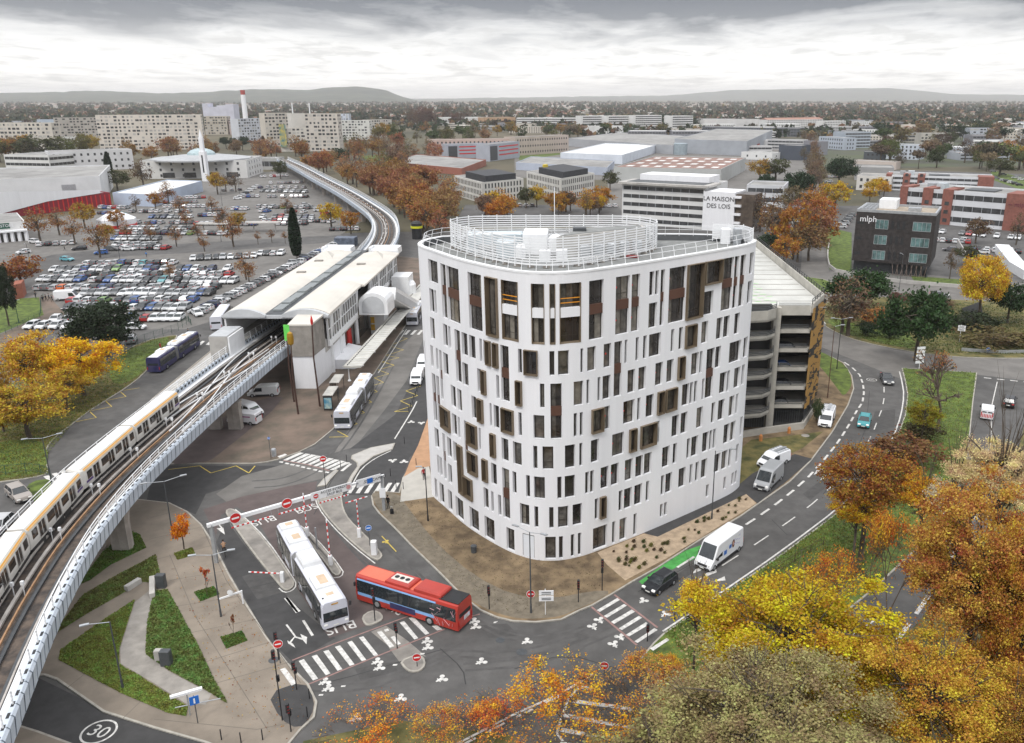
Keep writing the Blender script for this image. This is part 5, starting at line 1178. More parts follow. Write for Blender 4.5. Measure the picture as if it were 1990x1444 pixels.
    m=MB(); m.quad((.015,-w*.9,1.05),(.015,w*.9,1.05),(-.01,w*.88,2.62),(-.01,-w*.88,2.62)); m.quad((-.0,-w*.8,2.64),(-.0,w*.8,2.64),(-.06,w*.78,2.86),(-.06,-w*.78,2.86)); m.build('windscreen',glassc,t)
    m=MB(); m.box(.016,.03,-.32,.32,2.67,2.8); m.build('destination_display',M('display_amber',(.5,.28,.05),.4,.3,3.),t)
    for s in (-1,1):
        m=MB(); m.bbox(-.08,.03,s*.98-.18,s*.98+.18,.62,.82,.03); m.build('headlight',lampm,t)
        m=MB(); m.bbox(-.25,-.1,s*(w+.22)-.1,s*(w+.22)+.1,2.0,2.45,.03); m.build('mirror',plast,t)
        Lr=L if not artic else 17.9; T=TF(1) if artic else TF(0)
        p=T(Lr+.01,s*1.05,1.); m=MB(); m.beam((p[0],p[1],.75),(p[0],p[1],1.25),.1,.12); m.build('tail_light',taill,t)
    m=MB(); m.box(.02,.035,-.26,.26,.45,.57); m.build('number_plate',platem,t)
    T=TF(1) if artic else TF(0); Lr=17.9 if artic else L
    m=MB(); m.quad(T(Lr+.015,-.95,1.5),T(Lr+.015,.95,1.5),T(Lr-.03,.9,2.7),T(Lr-.03,-.9,2.7)) if artic or True else 0; m.build('rear_window',black if style=='r' else glassc,t)
    if style=='r':
        m=MB(); m.bbox(-L+.02,-L+2.2,-.98,.98,3.01,3.08,.02); m.build('rear_roof_grille',black,t); m=MB(); m.box(-L-.025,-L-.01,-.75,.2,.95,1.4); m.build('advert_plate',M('advert_pale',(.6,.5,.3),.5,.3,2.,col2=(.6,.65,.8)),t)
        m=MB(); 
        for k_ in range(3): m.lathe([(.24,0),(.24,.03),(.13,.035),(.13,.01),(.02,.01)],(-4.3-k_*.62,0,3.33),14)
        m.build('roof_fan',black,t); m=MB(); m.box(-5.95,-3.9,-.5,.5,3.3,3.33); m.build('roof_walk_panel',M('cream_panel',(.6,.55,.5),.7,.08,1.),t)
    if style!='r':
        m=MB()
        for x in (1.2,): m.box(-x-.5,-x,-.35,.35,3.015,3.03)
        m.build('roof_walk_panel',tanp,t)
        for x,y in ((.9,-.8),(9.4,.3)): m=MB(); m.lathe([(.08,0),(.08,.1),(.01,.12)],(-x,y,3.),8); m.build('antenna',black,t)
    t.location=loc; t.rotation_euler=(0,0,rz); return t
WP=((0,2.6,5.1,.32,None),(0,7.2,9.9,.62,None),(1,12.6,14.6,.32,None),(1,16.1,17.6,.3,None))
def busat(front,rear,off=0.):
    a=G(*front); b=G(*rear); return (a.x,a.y,off),math.atan2(a.y-b.y,a.x-b.x)
l,r=busat((655,1222),(560,1062)); bus('articulated_bus','white articulated bus with humped roof pods leaving the bus gate',l,r,(busw,busd,busroof),artic=True,bend=-.02,pods=WP)
l,r=busat((666,836),(718,752)); bus('articulated_bus','white articulated bus waiting beside the bus shelter in front of the lift tower',l,r,(busw,busd,busroof),artic=True,pods=WP)
l,r=busat((801,634),(826,585)); bus('city_bus','white bus half hidden behind the rounded building at the far platform',l,r,(busw,busd,busroof),L=12.,pods=((0,2.4,4.6,.3,None),(0,6.,9.,.5,None)))
l,r=busat((709,1157),(892,1215)); bus('city_bus','red single deck bus with sky blue stripe turning at the junction',l,r,(busred,busred,busredr),L=12.,pods=((0,3.5,6.4,.3,busred),(0,6.9,10.,.42,busred)),style='r')
l,r=busat((378,672),(293,731)); bus('articulated_bus','dark blue decorated articulated bus parked beside the left lawn',l,r,(busnavy,busnavy,busroof),artic=True,pods=((0,2.6,5.1,.3,None),(0,7.2,9.4,.35,None),(1,12.6,14.6,.3,None)),style='n')
l,r=busat((440,616),(419,646)); bus('city_bus','white bus peeping out behind the grey box at the left of the station',l,r,(busw,busd,busroof),L=12.)
l,r=busat((596,548),(520,590)) ; 
# ---- parked cars: three shared meshes, paint by object colour ----
FARM=[carp,glassc,rub,lampm,taill]; FCAR={}
for k in ('hatchback','estate_car','suv'):
    o=car_geo(k,True).build('parked_'+k if k!='suv' else 'parked_suv',FARM,None,origin=(0,0,0)); FCAR[k]=o; C.objects.unlink(o)
COLS=[('white',(.62,.63,.64),40),('silver',(.36,.37,.38),17),('grey',(.14,.145,.15),15),('black',(.02,.021,.024),13),('red',(.36,.02,.02),5),('blue',(.04,.10,.28),4),('dark blue',(.02,.03,.08),3),('green',(.18,.30,.10),1),('turquoise',(.10,.33,.36),1),('orange',(.55,.12,.02),1)]
ORD='first second third fourth fifth sixth seventh eighth ninth tenth eleventh twelfth thirteenth fourteenth fifteenth sixteenth seventeenth eighteenth nineteenth twentieth'.split()
def ordn(i):
    if i<20: return ORD[i]
    t=(i+1)//10; u=(i+1)%10; T={2:'twenty',3:'thirty'}[t]; return (T+'-'+ORD[u-1]) if u else T[:-1]+'ieth'
rc=random.Random(11); NC=0
def row(a,b,n,name,face,gap=.06,grp='cars in the big car park',w=2.5,jit=.25):
    global NC
    A0,B0=G(*a),G(*b); d=(B0-A0); d.normalize(); nn=Vector((-d.y,d.x,0)); f=math.atan2(nn.y,nn.x)+(0 if face>0 else math.pi)
    ks=[k for k in range(n) if rc.random()>gap]
    for i,k in enumerate(ks):
        p=A0.lerp(B0,(k+.5)/n); c=rc.choices(COLS,[q[2] for q in COLS])[0]; kd=rc.choices(['hatchback','estate_car','suv'],[6,2,3])[0]
        o=FCAR[kd].copy(); C.objects.link(o); o.location=(p.x+rc.uniform(-.1,.1),p.y+rc.uniform(-jit,jit),.01); o.rotation_euler=(0,0,f+(math.pi if rc.random()<.12 else 0)+rc.uniform(-.03,.03))
        v=rc.uniform(.85,1.1); o.color=(*[min(1,x*v) for x in c[1]],1)
        kn={'hatchback':'hatchback','estate_car':'estate','suv':'SUV'}[kd]
        tag(o,f'{c[0]} {kn}, {ordn(i)} from the left in {name}','car',grp); NC+=1
row((100,527),(465,525),24,'row six beyond the oak',-1)
row((165,515),(345,513),13,'row seven beyond the oak',1)
row((368,506),(500,500),9,'the short row behind the bare tree',-1)
row((75,546),(462,550),26,'row five beyond the oak',-1)
row((110,537),(455,536),22,'the row behind row five',1)
row((70,563),(430,560),23,'row four beyond the oak',1)
row((160,573),(415,573),17,'row three beyond the oak',-1)
row((135,588),(385,586),16,'the row behind row two',1)
row((128,601),(368,602),15,'row two beyond the oak',-1)
row((246,623),(358,621),7,'the nearest row right of the oak',-1,0)
row((50,637),(148,637),4,'the nearest row left of the oak',-1,0,)
row((97,625),(148,623),2,'the pair left behind the oak',1,0)
row((380,612),(660,472),34,'the slanting station row',1,.03,jit=.1)
row((222,478),(310,478),8,'the front row of the upper car park',1)
row((218,466),(312,467),8,'the second row of the upper car park',-1)
row((225,455),(378,456),13,'the third row of the upper car park',1); row((225,446),(380,447),13,'the fourth row of the upper car park',-1)
row((250,435),(378,435),11,'the fifth row of the upper car park',1); row((290,424),(376,424),7,'the sixth row of the upper car park',-1)
row((193,416),(243,418),5,'the small row beside the red wall',1); row((452,438),(500,438),4,'the row left of the cypress',1)
row((458,390),(500,362),6,'the slanting row near the pale blue roof',1); row((505,373),(600,375),8,'the back row beside the viaduct',-1); row((500,366),(598,366),7,'the rearmost row beside the viaduct',1)
row((500,404),(606,406),9,'the upper row behind the cypress',1); row((505,424),(612,424),9,'the middle row behind the cypress',-1); row((536,437),(612,437),6,'the near row behind the cypress',1)
row((500,496),(566,495),5,'the row just left of the cypress foot',-1); row((588,397),(640,420),4,'the bays by the yellow tree',1)
GO='cars in the office car parks'
row((955,403),(1040,401),7,'the car park left of the mast',1,.1,GO); row((1130,404),(1200,402),6,'the car park right of the mast',1,.1,GO); row((1440,425),(1470,415),3,'the bays below the glazed wing',1,.1,GO)
row((1812,452),(1985,466),13,'the brick office bays',-1,.1,GO); row((1925,333),(1990,352),6,'the far right bays',1,.1,GO); row((1632,446),(1656,418),5,'the bays behind the black office',1,0,GO); row((1745,347),(1752,340),1,'the far lane',1,0,GO)
# a few moving or lone cars in the car park lanes
def lone(k,c,u,v,u2,v2,l,cat='car'):
    o=FCAR[k].copy(); C.objects.link(o); o.location=at(u,v,.01); o.rotation_euler=(0,0,hd(u,v,u2,v2)); o.color=(*c,1); tag(o,l,cat)
lone('hatchback',(.62,.63,.64),46,493,30,495,'white small van on the lane by the round grass traffic island'); lone('estate_car',(.03,.03,.035),39,514,60,512,'black saloon turning below the round traffic island'); lone('hatchback',(.12,.36,.42),131,507,150,508,'pale turquoise hatchback right of the round traffic island')
lone('hatchback',(.05,.13,.36),197,494,180,495,'blue car driving along the upper car park lane'); lone('estate_car',(.02,.02,.025),155,486,140,487,'black car left of the blue car on the upper lane'); lone('suv',(.62,.62,.63),69,473,80,474,'white car beside the supermarket canopy'); lone('suv',(.1,.1,.1),218,487,230,487,'dark car behind the blue car'); lone('hatchback',(.62,.63,.64),250,487,270,487,'white hatchback on the upper lane under the orange trees')
lone('hatchback',(.62,.63,.64),384,613,392,619,'white hatchback at the head of the slanting row'); lone('suv',(.33,.34,.35),256,665,262,650,'silver car parked alone right of the dark green oak'); lone('suv',(.62,.63,.64),1868,470,1850,468,'white car driving past the office hedge'); lone('hatchback',(.62,.63,.64),1910,493,1895,492,'white car parked above the dark basement ramp'); lone('estate_car',(.1,.1,.11),1846,488,1830,487,'grey car inside the walled forecourt'); lone('hatchback',(.62,.63,.64),265,640,290,640,'white car in the access lane right of the oak')
# the fuller back rows beyond the first three hundred cars: one mass
CARM=[M('paint_%s'%c[0].replace(' ','_'),c[1],.3,.04,1.,spec=.6) for c in COLS[:6]]
ex=MB(); geo={k:car_geo(k,True) for k in FCAR}
def mrow(a,b,n,face=1,gap=.1):
    A0,B0=G(*a),G(*b); d=(B0-A0).normalized(); f=math.atan2(d.x,-d.y)+(0 if face>0 else math.pi); cs,sn=math.cos(f),math.sin(f)
    for k in range(n):
        if rc.random()<gap: continue
        p=A0.lerp(B0,(k+.5)/n); g=geo[rc.choice(list(geo))]; ci=rc.choices(range(6),[40,18,15,13,5,4])[0]; o0=len(ex.v)
        ex.v+=[(p.x+x*cs-y*sn,p.y+x*sn+y*cs,z) for x,y,z in g.v]; ex.f+=[tuple(i+o0 for i in q) for q in g.f]; ex.m+=[(ci if m_==0 else 5+m_) for m_ in g.m]
for a,b,n in (((195,405),(250,406),6),((252,413),(372,413),12),((318,404),(402,403),9),((300,396),(384,394),10),((385,421),(442,419),6),((380,437),(448,437),7),((388,456),(445,456),6),((470,384),(505,383),4),((505,412),(606,414),10),((510,431),(606,431),9),((520,384),(600,384),9),((515,358),(590,356),10),((450,408),(492,408),5),((70,478),(150,474),5),((590,431),(650,433),5),((640,448),(700,447),5),((225,484),(330,484),8),((400,410),(440,409),5),((345,387),(400,385),7),((430,372),(470,370),5),((505,345),(560,343),9),((1300,322),(1400,322),12),((1600,372),(1612,352),4),((1460,300),(1500,300),5),((1010,268),(1090,266),14),((850,388),(880,392),4),((1800,468),(1900,474),8),((1880,486),(1985,492),7),((1695,300),(1710,302),3),((1600,345),(1640,346),6),((780,392),(830,398),4),((1925,345),(1985,362),8),((1950,300),(2000,304),7)): mrow(a,b,n)
o=ex.build('parked_cars',CARM+[glassc,rub,lampm,taill]); tag(o,'further parked cars of the far car park rows','cars','cars in the far rows','stuff')
for o in FCAR.values(): bpy.data.objects.remove(o)
print('cars',NC)
# ================= BUILDINGS BEYOND =================
winm=M('far_window_glass',(.05,.052,.055),.15,.5,.3,spec=.8); roofg=M('flat_roof_grey',(.27,.265,.255),.9,.18,.15,stain=.25); tile=M('clay_tile_roof',(.20,.105,.075),.9,.25,.4); roofw=M('white_membrane_roof',(.62,.62,.60),.8,.08,.1,stain=.2)
WMESH={}
def winmesh(w,h):
    k=(round(w,1),round(h,1))
    if k not in WMESH:
        me=bpy.data.meshes.new('window'); a=k[0]/2; b=k[1]/2
        vs=[(-a,-.03,-b),(a,-.03,-b),(a,-.03,b),(-a,-.03,b),(-a,.1,-b),(a,.1,-b),(a,.1,b),(-a,.1,b)]
        me.from_pydata(vs,[],[(0,1,2,3),(4,0,3,7),(1,5,6,2),(3,2,6,7),(0,4,5,1)]); me.materials.append(winm); WMESH[k]=me
    return WMESH[k]
def quadface(mb,a,d,s0,s1,z0,z1,off,mi=0):
    n=Vector((d.y,-d.x)); p=Vector(a)+d*s0+n*off; q=Vector(a)+d*s1+n*off
    mb.quad((*p,z0),(*q,z0),(*q,z1),(*p,z1),mi)
def blk(name,label,L,C_,R_,vt,wall,style='none',depth=14,roof=None,group=None,z=None,fl=None,sp=3.2,ww=1.3,wh=1.6,par=.5,col=None,gf=0.,both=True,roofc_=None):
    A=G(*L)[:2]; B=G(*C_)[:2]; A=Vector(A); B=Vector(B); d=(B-A).normalized(); W=(B-A).length
    h=z or ZT(L[0],L[1],vt)
    if R_ is not None: e=Vector(G(*R_)[:2])-B
    else: e=Vector((-d.y,d.x))*depth
    D_=e.length; ed=e.normalized()
    t=thing(name,label,'building',(A.x,A.y,0),0,group)
    m=MB(); m.prism([tuple(A),tuple(B),tuple(B+e),tuple(A+e)],0,h); m.build('wall',wallp,t,color=wall)
    m=MB(); poly=[tuple(A),tuple(B),tuple(B+e),tuple(A+e)]
    if style!='gable':
        m2=inset(poly,.35); q=poly if area(poly)>0 else poly[::-1]
        for i in range(4): j=(i+1)%4; m.quad((*q[i],h),(*q[j],h),(*q[j],h+par),(*q[i],h+par)); m.quad((*q[i],h+par),(*q[j],h+par),(*m2[j],h+par),(*m2[i],h+par)); m.quad((*m2[j],h+par),(*m2[j],h+.05),(*m2[i],h+.05),(*m2[i],h+par))
        m.build('parapet',wallp,t,color=wall)
        m=MB(); m.add([(*p,h+.08) for p in m2],[(0,1,2,3)]); m.build('roof',roof or roofg,t)
    else:
        r0=(A+A+e)/2; r1=(B+B+e)/2; hh=min(D_*.28,2.6); o_=.4
        m.quad((*(A-d*o_),h),(*(B+d*o_),h),(*(r1+d*o_),h+hh),(*(r0-d*o_),h+hh)); m.quad((*(B+e+d*o_),h),(*(A+e-d*o_),h),(*(r0-d*o_),h+hh),(*(r1+d*o_),h+hh)); m.add([(*A,h),(*(A+e),h),(*r0,h+hh),(*B,h),(*(B+e),h),(*r1,h+hh)],[(0,2,1),(3,4,5)]); m.build('roof',roof or tile,t); 
    nf=fl or max(1,round((h-gf)/3.1)); fh=(h-gf)/nf
    faces=[(A,d,W)]+([(B,ed,D_)] if R_ is not None or both else [])
    nw=0
    if style in('punch','gable'):
        ex=MB()
        for a,dd,WW in faces:
            n=max(1,int((WW-1.2)/sp)); rz=math.atan2(dd.y,dd.x); me=winmesh(min(ww,WW*.4),min(wh,fh*.7))
            for k in range(nf):
                for i in range(n):
                    s=(WW-n*sp)/2+sp*(i+.5); zc=gf+fh*(k+.55); nn=Vector((dd.y,-dd.x)); p=a+dd*s+nn*.02
                    if nw<96: o=bpy.data.objects.new('window',me); C.objects.link(o); o.parent=t; o.location=(p.x-A.x,p.y-A.y,zc); o.rotation_euler=(0,0,rz); nw+=1
                    else: quadface(ex,a,dd,s-ww/2,s+ww/2,zc-wh/2,zc+wh/2,.04)
        if ex.v: ex.build('window',winm,t)['kind']='stuff'
    elif style in('band','slab'):
        for k in range(nf):
            m=MB(); z0=gf+fh*k+fh*(.32 if style=='band' else .38); z1=gf+fh*k+fh*(.78 if style=='band' else .92)
            for a,dd,WW in faces:
                if style=='band':
                    quadface(m,a,dd,.5,WW-.5,z0,z1,.05,0)
                    for i in range(int(WW/3.4)): quadface(m,a,dd,.5+i*3.4,.7+i*3.4,z0,z1,.08,1)
                else:
                    r=random.Random(k*7+int(WW)); 
                    for i in range(max(1,int(WW/3.6))):
                        if r.random()<.9: x=.5+i*3.6; quadface(m,a,dd,x,min(x+r.uniform(1.3,3.),WW-.2),z0,z1,.06,0 if r.random()<.7 else 2)
            m.build('window_band' if style=='band' else 'balcony_row',[winm,steel,conc],t)
    return t,A,B,d,e,h
def rooftop(bt_,A,B,d,e,h,items,m=None):
    for nm,fa,fb,ea,eb,hh,mm in items:
        W=(B-A); q=[A+W*fa+e*ea,A+W*fb+e*ea,A+W*fb+e*eb,A+W*fa+e*eb]; m_=MB(); m_.prism([tuple(x) for x in q],h+.1,h+hh); m_.build(nm,mm,bt_)
Wh=(.62,.62,.61); Cr=(.55,.51,.45); Gy=(.33,.34,.35); Bk=(.30,.115,.08)
charc=M('charcoal_cladding',(.035,.037,.042),.7,.2,1.)
for L,C_,R_,lab in (((884,379),(938,396),(1018,386),'left one of two white offices with dark roof boxes and punched windows'),((1024,373),(1090,391),(1155,377),'right one of two white offices with dark roof boxes, yellow crane box on top')):
    t=blk('office_building',lab,L,C_,R_,343 if L[0]<1000 else 335,(.58,.565,.53),'punch',fl=3,sp=2.1,ww=.95,wh=2.1,group=None)
    rooftop(*t,[('plant_enclosure',.25,.95,.12,.85,3.1,charc)]+([('yellow_unit',.28,.34,.2,.3,4.4,M('yellow_unit_paint',(.6,.45,.03),.6,.1,1.))] if L[0]>1000 else []))
# house of the laws office
t=blk('office_building','white office with brown ribbon windows and large lettering on its end panel',(1208,434),(1366,446),None,357,Wh,'band',depth=26,fl=5,both=False)
T0,A_,B_,d_,e_,h_=t; rooftop(*t,[('roof_terrace_slab',-.03,1.05,-.08,.5,.9,conc),('roof_penthouse',.1,.95,.35,.8,3.2,white),('dark_roof_sheet',.05,.98,.02,.45,1.,dgrey)])
m=MB(); q=[B_,B_+d_*12.,B_+d_*12.+e_*.5,B_+e_*.5]; nrm=Vector((d_.y,-d_.x)); m.prism([tuple(x+nrm*1.2) for x in q],0,h_-1.); m.build('end_panel',white,T0)
rz_=math.atan2(d_.y,d_.x)
def wall_text(s,size,p,z,d,mat,par,name='lettering',ext=.03,sx=1.):
    m=MB(); n=Vector((d.y,-d.x)); text_add(m,s,size,Matrix(((d.x,0,n.x,p.x),(d.y,0,n.y,p.y),(0,1,0,z),(0,0,0,1))),0,ext,sx); return m.build(name,mat,par)
pc=B_+d_*6.+nrm*1.28
wall_text('LA MAISON',2.3,pc,h_-3.6,d_,black,T0); wall_text('DES LOIS',2.3,pc,h_-6.2,d_,black,T0)
m=MB(); q=[B_+d_*12.3,B_+d_*19,B_+d_*19+e_*.4,B_+d_*12.3+e_*.4]; m.prism([tuple(x+nrm*.5) for x in q],0,h_-1.5); m.build('glazed_wing',M('brown_glazing',(.09,.07,.055),.25,.4,.4),T0)
for k in range(5):
    m=MB(); q=[B_+d_*12.1,B_+d_*14.5,B_+d_*14.5+e_*.1,B_+d_*12.1+e_*.1]; m.prism([tuple(x+nrm*1.6) for x in q],h_-3-k*3.1,h_-2.2-k*3.1); m.build('balcony',white,T0)
t=blk('office_building','low white two storey office right of the lettered office',(1448,414),(1520,417),None,361,(.55,.56,.58),'band',depth=20,fl=3,both=False)
t=blk('warehouse','wide hall with brownish roof and rows of white rooflights',(1192,353),(1400,358),(1448,331),326,(.42,.43,.42),roof=M('brown_sheet_roof',(.24,.15,.125),.9,.2,.1,stain=.3)); T0,A_,B_,d_,e_,h_=t
for i in range(7):
    for j in range(4):
        q=A_+(B_-A_)*(.06+i*.135)+e_*(.12+j*.23); m=MB(); m.add([(*q,h_+.12),(*(q+d_*4),h_+.12),(*(q+d_*4+e_.normalized()*9),h_+.12),(*(q+e_.normalized()*9),h_+.12)],[(0,1,2,3)]); m.build('rooflight',roofw,T0)
blk('warehouse','large white hall with bright flat roof left of the brown roofed hall',(1089,314),(1209,319),(1277,296),298,(.60,.64,.70),roof=roofw)
blk('warehouse','low pale blue shed in front of the white hall',(1003,330),(1180,341),(1194,326),317,(.40,.44,.52),roof=roofg)
blk('warehouse','grey flat roofed hall behind the white hall',(1103,284),(1308,300),(1385,281),270,(.34,.35,.37),'none')
blk('warehouse','long grey hall with pale roof plant at the centre of the industrial estate',(1310,297),(1450,303),(1500,274),271,(.33,.35,.38),'none')
blk('warehouse','small red walled shed at the edge of the industrial estate',(1405,290),(1475,291),None,280,(.28,.06,.05),depth=12)
blk('workshop','white workshop with two red doors right of the silo hall',(1440,309),(1500,312),None,296,Wh,'punch',depth=14,fl=1,sp=8)
t=bpy.data.objects; m=MB(); c=G(1322,300); m.lathe([(6,0),(6,9),(5.6,9.4),(.1,9.5)],(c.x,c.y,0),20); tag(m.build('storage_tank',M('tank_blue_grey',(.27,.32,.35),.6,.1,.5)),'round blue grey storage tank in front of the grey halls','tank')
blk('office_building','long pinkish four storey building with many small windows behind the grey blocks',(836,305),(1000,302),None,273,(.50,.38,.33),'punch',fl=3,sp=3.4)
blk('office_building','long beige three storey building left of the grey halls',(1002,303),(1105,296),None,268,(.44,.37,.32),'punch',fl=3,sp=3.)
for L,C_,lab in (((870,309),(946,306),'left grey block with red window stripes'),((952,314),(1010,306),'right grey block with red window stripes and open stair')):
    t=blk('office_building',lab,L,C_,None,282,(.36,.38,.43),depth=12); T0,A_,B_,d_,e_,h_=t
    for z in (.3,.55,.8): m=MB(); quadface(m,A_,d_,(B_-A_).length*.3,(B_-A_).length*.95,h_*z,h_*z+.9,.06); m.build('window_band',redp,T0)
    m=MB(); quadface(m,A_,d_,1,(B_-A_).length*.25,.5,h_-1,.06); m.build('stair_opening',dgrey,T0)
t=blk('school_building','low brick building with wide grey roof beyond the plane trees',(752,326),(898,341),(945,322),315,Bk,'none',fl=1); wall_text('MATERNELLE',1.6,t[1]+t[3]*20+Vector((t[3].y,-t[3].x))*.2,3.,t[3],white,t[0])
for a,b,vt,w_,dp,sty,lab in (((861,244),(940,243),229,Wh,30,'none','long white warehouse left part beyond the park'),((941,244),(1002,243),229,(.42,.27,.16),30,'none','white warehouse with tan panels'),((1004,246),(1130,246),230,Wh,30,'band','long white office strip left of the banded offices'),
  ((1132,253),(1176,252),226,Wh,20,'band','leftmost of the four white banded office blocks'),((1182,253),(1228,252),226,Wh,20,'band','second of the four white banded office blocks'),((1234,253),(1285,252),225,Wh,20,'band','third of the four white banded office blocks'),((1306,253),(1346,252),226,Wh,20,'band','rightmost of the four white banded office blocks'),
  ((1352,250),(1490,252),232,(.55,.54,.53),40,'none','long pale warehouse with stepped roof right of the banded offices'),((1364,262),(1552,266),247,(.10,.11,.13),30,'band','long dark glazed building in front of the pale warehouse'),
  ((1490,253),(1598,251),233,Wh,20,'gable','white terrace with salmon tiled roof'),((1600,254),(1642,253),236,Wh,16,'punch','white apartment block with balconies right of the tiled terrace'),((1660,251),(1696,251),237,Wh,16,'punch','smaller white apartment block near the suburban houses'),
  ((1590,288),(1640,292),266,(.40,.44,.50),14,'punch','blue grey block with orange edge'),((1640,288),(1690,287),258,(.36,.40,.45),20,'band','grey glass fronted office'),((1490,290),(1560,292),272,(.42,.42,.42),18,'band','low office with orange fascia'),
  ((1512,310),(1556,312),283,(.06,.07,.09),18,'none','dark blue grey cube shaped building beside the tree lined avenue'),((1740,276),(1786,276),262,(.36,.34,.30),16,'band','beige brown office with white fins, left half'),((1788,284),(1852,284),260,(.42,.40,.36),16,'slab','pale concrete frame building with tall openings'),
  ((1882,276),(1938,276),250,(.42,.45,.50),14,'slab','white framed grey portico building'),((1890,296),(1940,297),274,Wh,14,'band','white three storey office under the portico building'),((1714,308),(1782,311),281,(.48,.52,.58),16,'punch','pale blue two storey office with glazed corner'),((1677,316),(1720,317),296,(.07,.08,.09),14,'punch','dark grey box shaped house'),
  ((1655,326),(1740,330),313,(.48,.42,.38),12,'none','row of beige sheds below the dark box house'),((1660,350),(1735,352),326,(.28,.28,.28),22,'none','long low hall with ribbed grey roof'),((1663,369),(1730,372),343,(.58,.56,.53),20,'punch','white house shaped office wing behind yellow tree'),
  ((1447,300),(1500,300),285,(.5,.5,.5),14,'band','pale low block beside the red shed'),((1560,300),(1590,302),275,(.22,.22,.24),12,'none','dark slim block left of the avenue'),((1230,340),(1180,330),0,Wh,0,'','')):
    if not lab: continue
    name='warehouse' if sty=='none' else 'office_building'
    blk(name,lab,a,b,None,vt,w_,sty,depth=dp,roof=roofw if w_ is Wh and sty!='gable' else (M('salmon_tile_roof',(.30,.17,.13),.9,.15,.3) if sty=='gable' else None),both=True)
# brick and white offices on the right
for L,C_,vt,lab,dp in (((1720,369),(1927,377),341,'rear brick and white office with ribbon windows and grey roof',22),((1745,428),(2035,455),366,'front brick and white office with square ground floor windows',24)):
    t=blk('office_building',lab,L,C_,None,vt,(.60,.61,.63),'band',depth=dp,fl=3,both=True); T0,A_,B_,d_,e_,h_=t; W=(B_-A_).length; brick=M('red_brick_cladding',(.23,.09,.068),.85,.15,1.,stain=.15)
    for f0,f1 in ((-.004,.05),(.16,.23),(.30,.37),(.86,1.004) if L[0]==1720 else (.72,.86)):
        m=MB(); q=[A_+d_*W*f0-e_*.03,A_+d_*W*f1-e_*.03,A_+d_*W*f1+e_*.5,A_+d_*W*f0+e_*.5]; m.prism([tuple(x) for x in q],0,h_+.9); m.build('brick_tower',brick,T0)
        if f1-f0>.06 and f0<.5:
            for k in range(3): m=MB(); nrm=Vector((d_.y,-d_.x)); p=A_+d_*W*(f0+f1)/2-e_*.03; m.beam((*(p-d_*.8+nrm*.03),k*3.2+1.8),(*(p+d_*.8+nrm*.03),k*3.2+1.8),.1,1.4); m.build('window',winm,T0)
    rooftop(*t,[('air_handling_unit',.2,.26,.3,.5,2.2,duct),('rooflight',.3,.36,.4,.6,.9,roofw),('solar_array',.4,.6,.3,.7,.5,dgrey),('plant_box',.12,.17,.4,.6,1.8,steel)])
    if L[0]==1745: wall_text('~ mlph',2.4,A_+d_*W*.80-e_*.034,h_-3.,d_,M('dark_red_lettering',(.12,.02,.04),.6,.1,1.),T0)
# black brick office with the white wavy word on it
L,C_=(1653,528),(1804,541); A_=Vector(G(*L)[:2]); B_=Vector(G(*C_)[:2]); d_=(B_-A_).normalized(); W=(B_-A_).length; h_=ZT(1653,528,411); e_=Vector((-d_.y,d_.x))*17.; nrm=Vector((d_.y,-d_.x))
bo=thing('office_building','black brick office building with white lettering and tan gravel roof','building',(A_.x,A_.y,0))
bb=M('black_brick',(.032,.027,.026),.75,.3,1.2,stain=.2); m=MB(); m.prism([tuple(A_),tuple(B_),tuple(B_+e_),tuple(A_+e_)],3.3,h_); m.build('wall',bb,bo)
m=MB(); m.prism([tuple(A_+d_*.2+e_*.15),tuple(B_-d_*2+e_*.15),tuple(B_-d_*1+e_),tuple(A_+e_)],0,3.3); m.build('ground_floor_wall',dgrey,bo)
for k in range(14): m=MB(); p=A_+d_*(W*.55+k*.62)+nrm*-.3; m.beam((*p,0),(*(p+d_*(.5 if k%2 else -.5)),3.4),.14,.14); m.build('timber_strut',M('timber_grey',(.16,.12,.10),.8,.2,1.),bo)
m=MB(); q=inset([tuple(A_),tuple(B_),tuple(B_+e_),tuple(A_+e_)],.5)
m.add([(*p,h_+.1) for p in q],[(0,1,2,3)]); m.build('roof',M('tan_gravel',(.33,.28,.22),.95,.15,1.,stain=.15),bo)
m=MB(); pq=[tuple(A_),tuple(B_),tuple(B_+e_),tuple(A_+e_)]
for i in range(4): j=(i+1)%4; m.quad((*pq[i],h_),(*pq[j],h_),(*pq[j],h_+.7),(*pq[i],h_+.7)); m.quad((*pq[i],h_+.7),(*pq[j],h_+.7),(*q[j],h_+.7),(*q[i],h_+.7)); m.quad((*q[j],h_+.7),(*q[j],h_),(*q[i],h_),(*q[i],h_+.7))
m.build('parapet',steel,bo)
def bow(x0,x1,z0,z1,mm,nm='window',off=.06,divs=0):
    m=MB(); quadface(m,A_,d_,x0,x1,z0,z1,off); 
    o=m.build(nm,mm,bo)
    if divs:
        f=MB()
        for k in range(divs+1): x=x0+(x1-x0)*k/divs; quadface(f,A_,d_,x-.05,x+.05,z0,z1,off+.03)
        for z in (z0,z1): quadface(f,A_,d_,x0,x1,z-.06,z+.06,off+.03)
        g=f.build('frame',steel,o,origin=world_loc(bo)); g.location=(0,0,0)
    return o
tg=M('teal_glazing',(.10,.17,.17),.12,.5,.5,spec=.8)
for k in range(3):
    z=3.9+k*(h_-4.2)/3
    bow(W*.26,W*.42,z+.2,z+2.7,tg,divs=3); bow(W*.73,W*.95,z+.2,z+2.6,tg,divs=4)
    for x in (.46,.53,.60): bow(W*x,W*x+.7,z+.4,z+2.6,black,off=.05)
    bow(W*.02,W*.10,z+1.2,z+2.,black,off=.05)
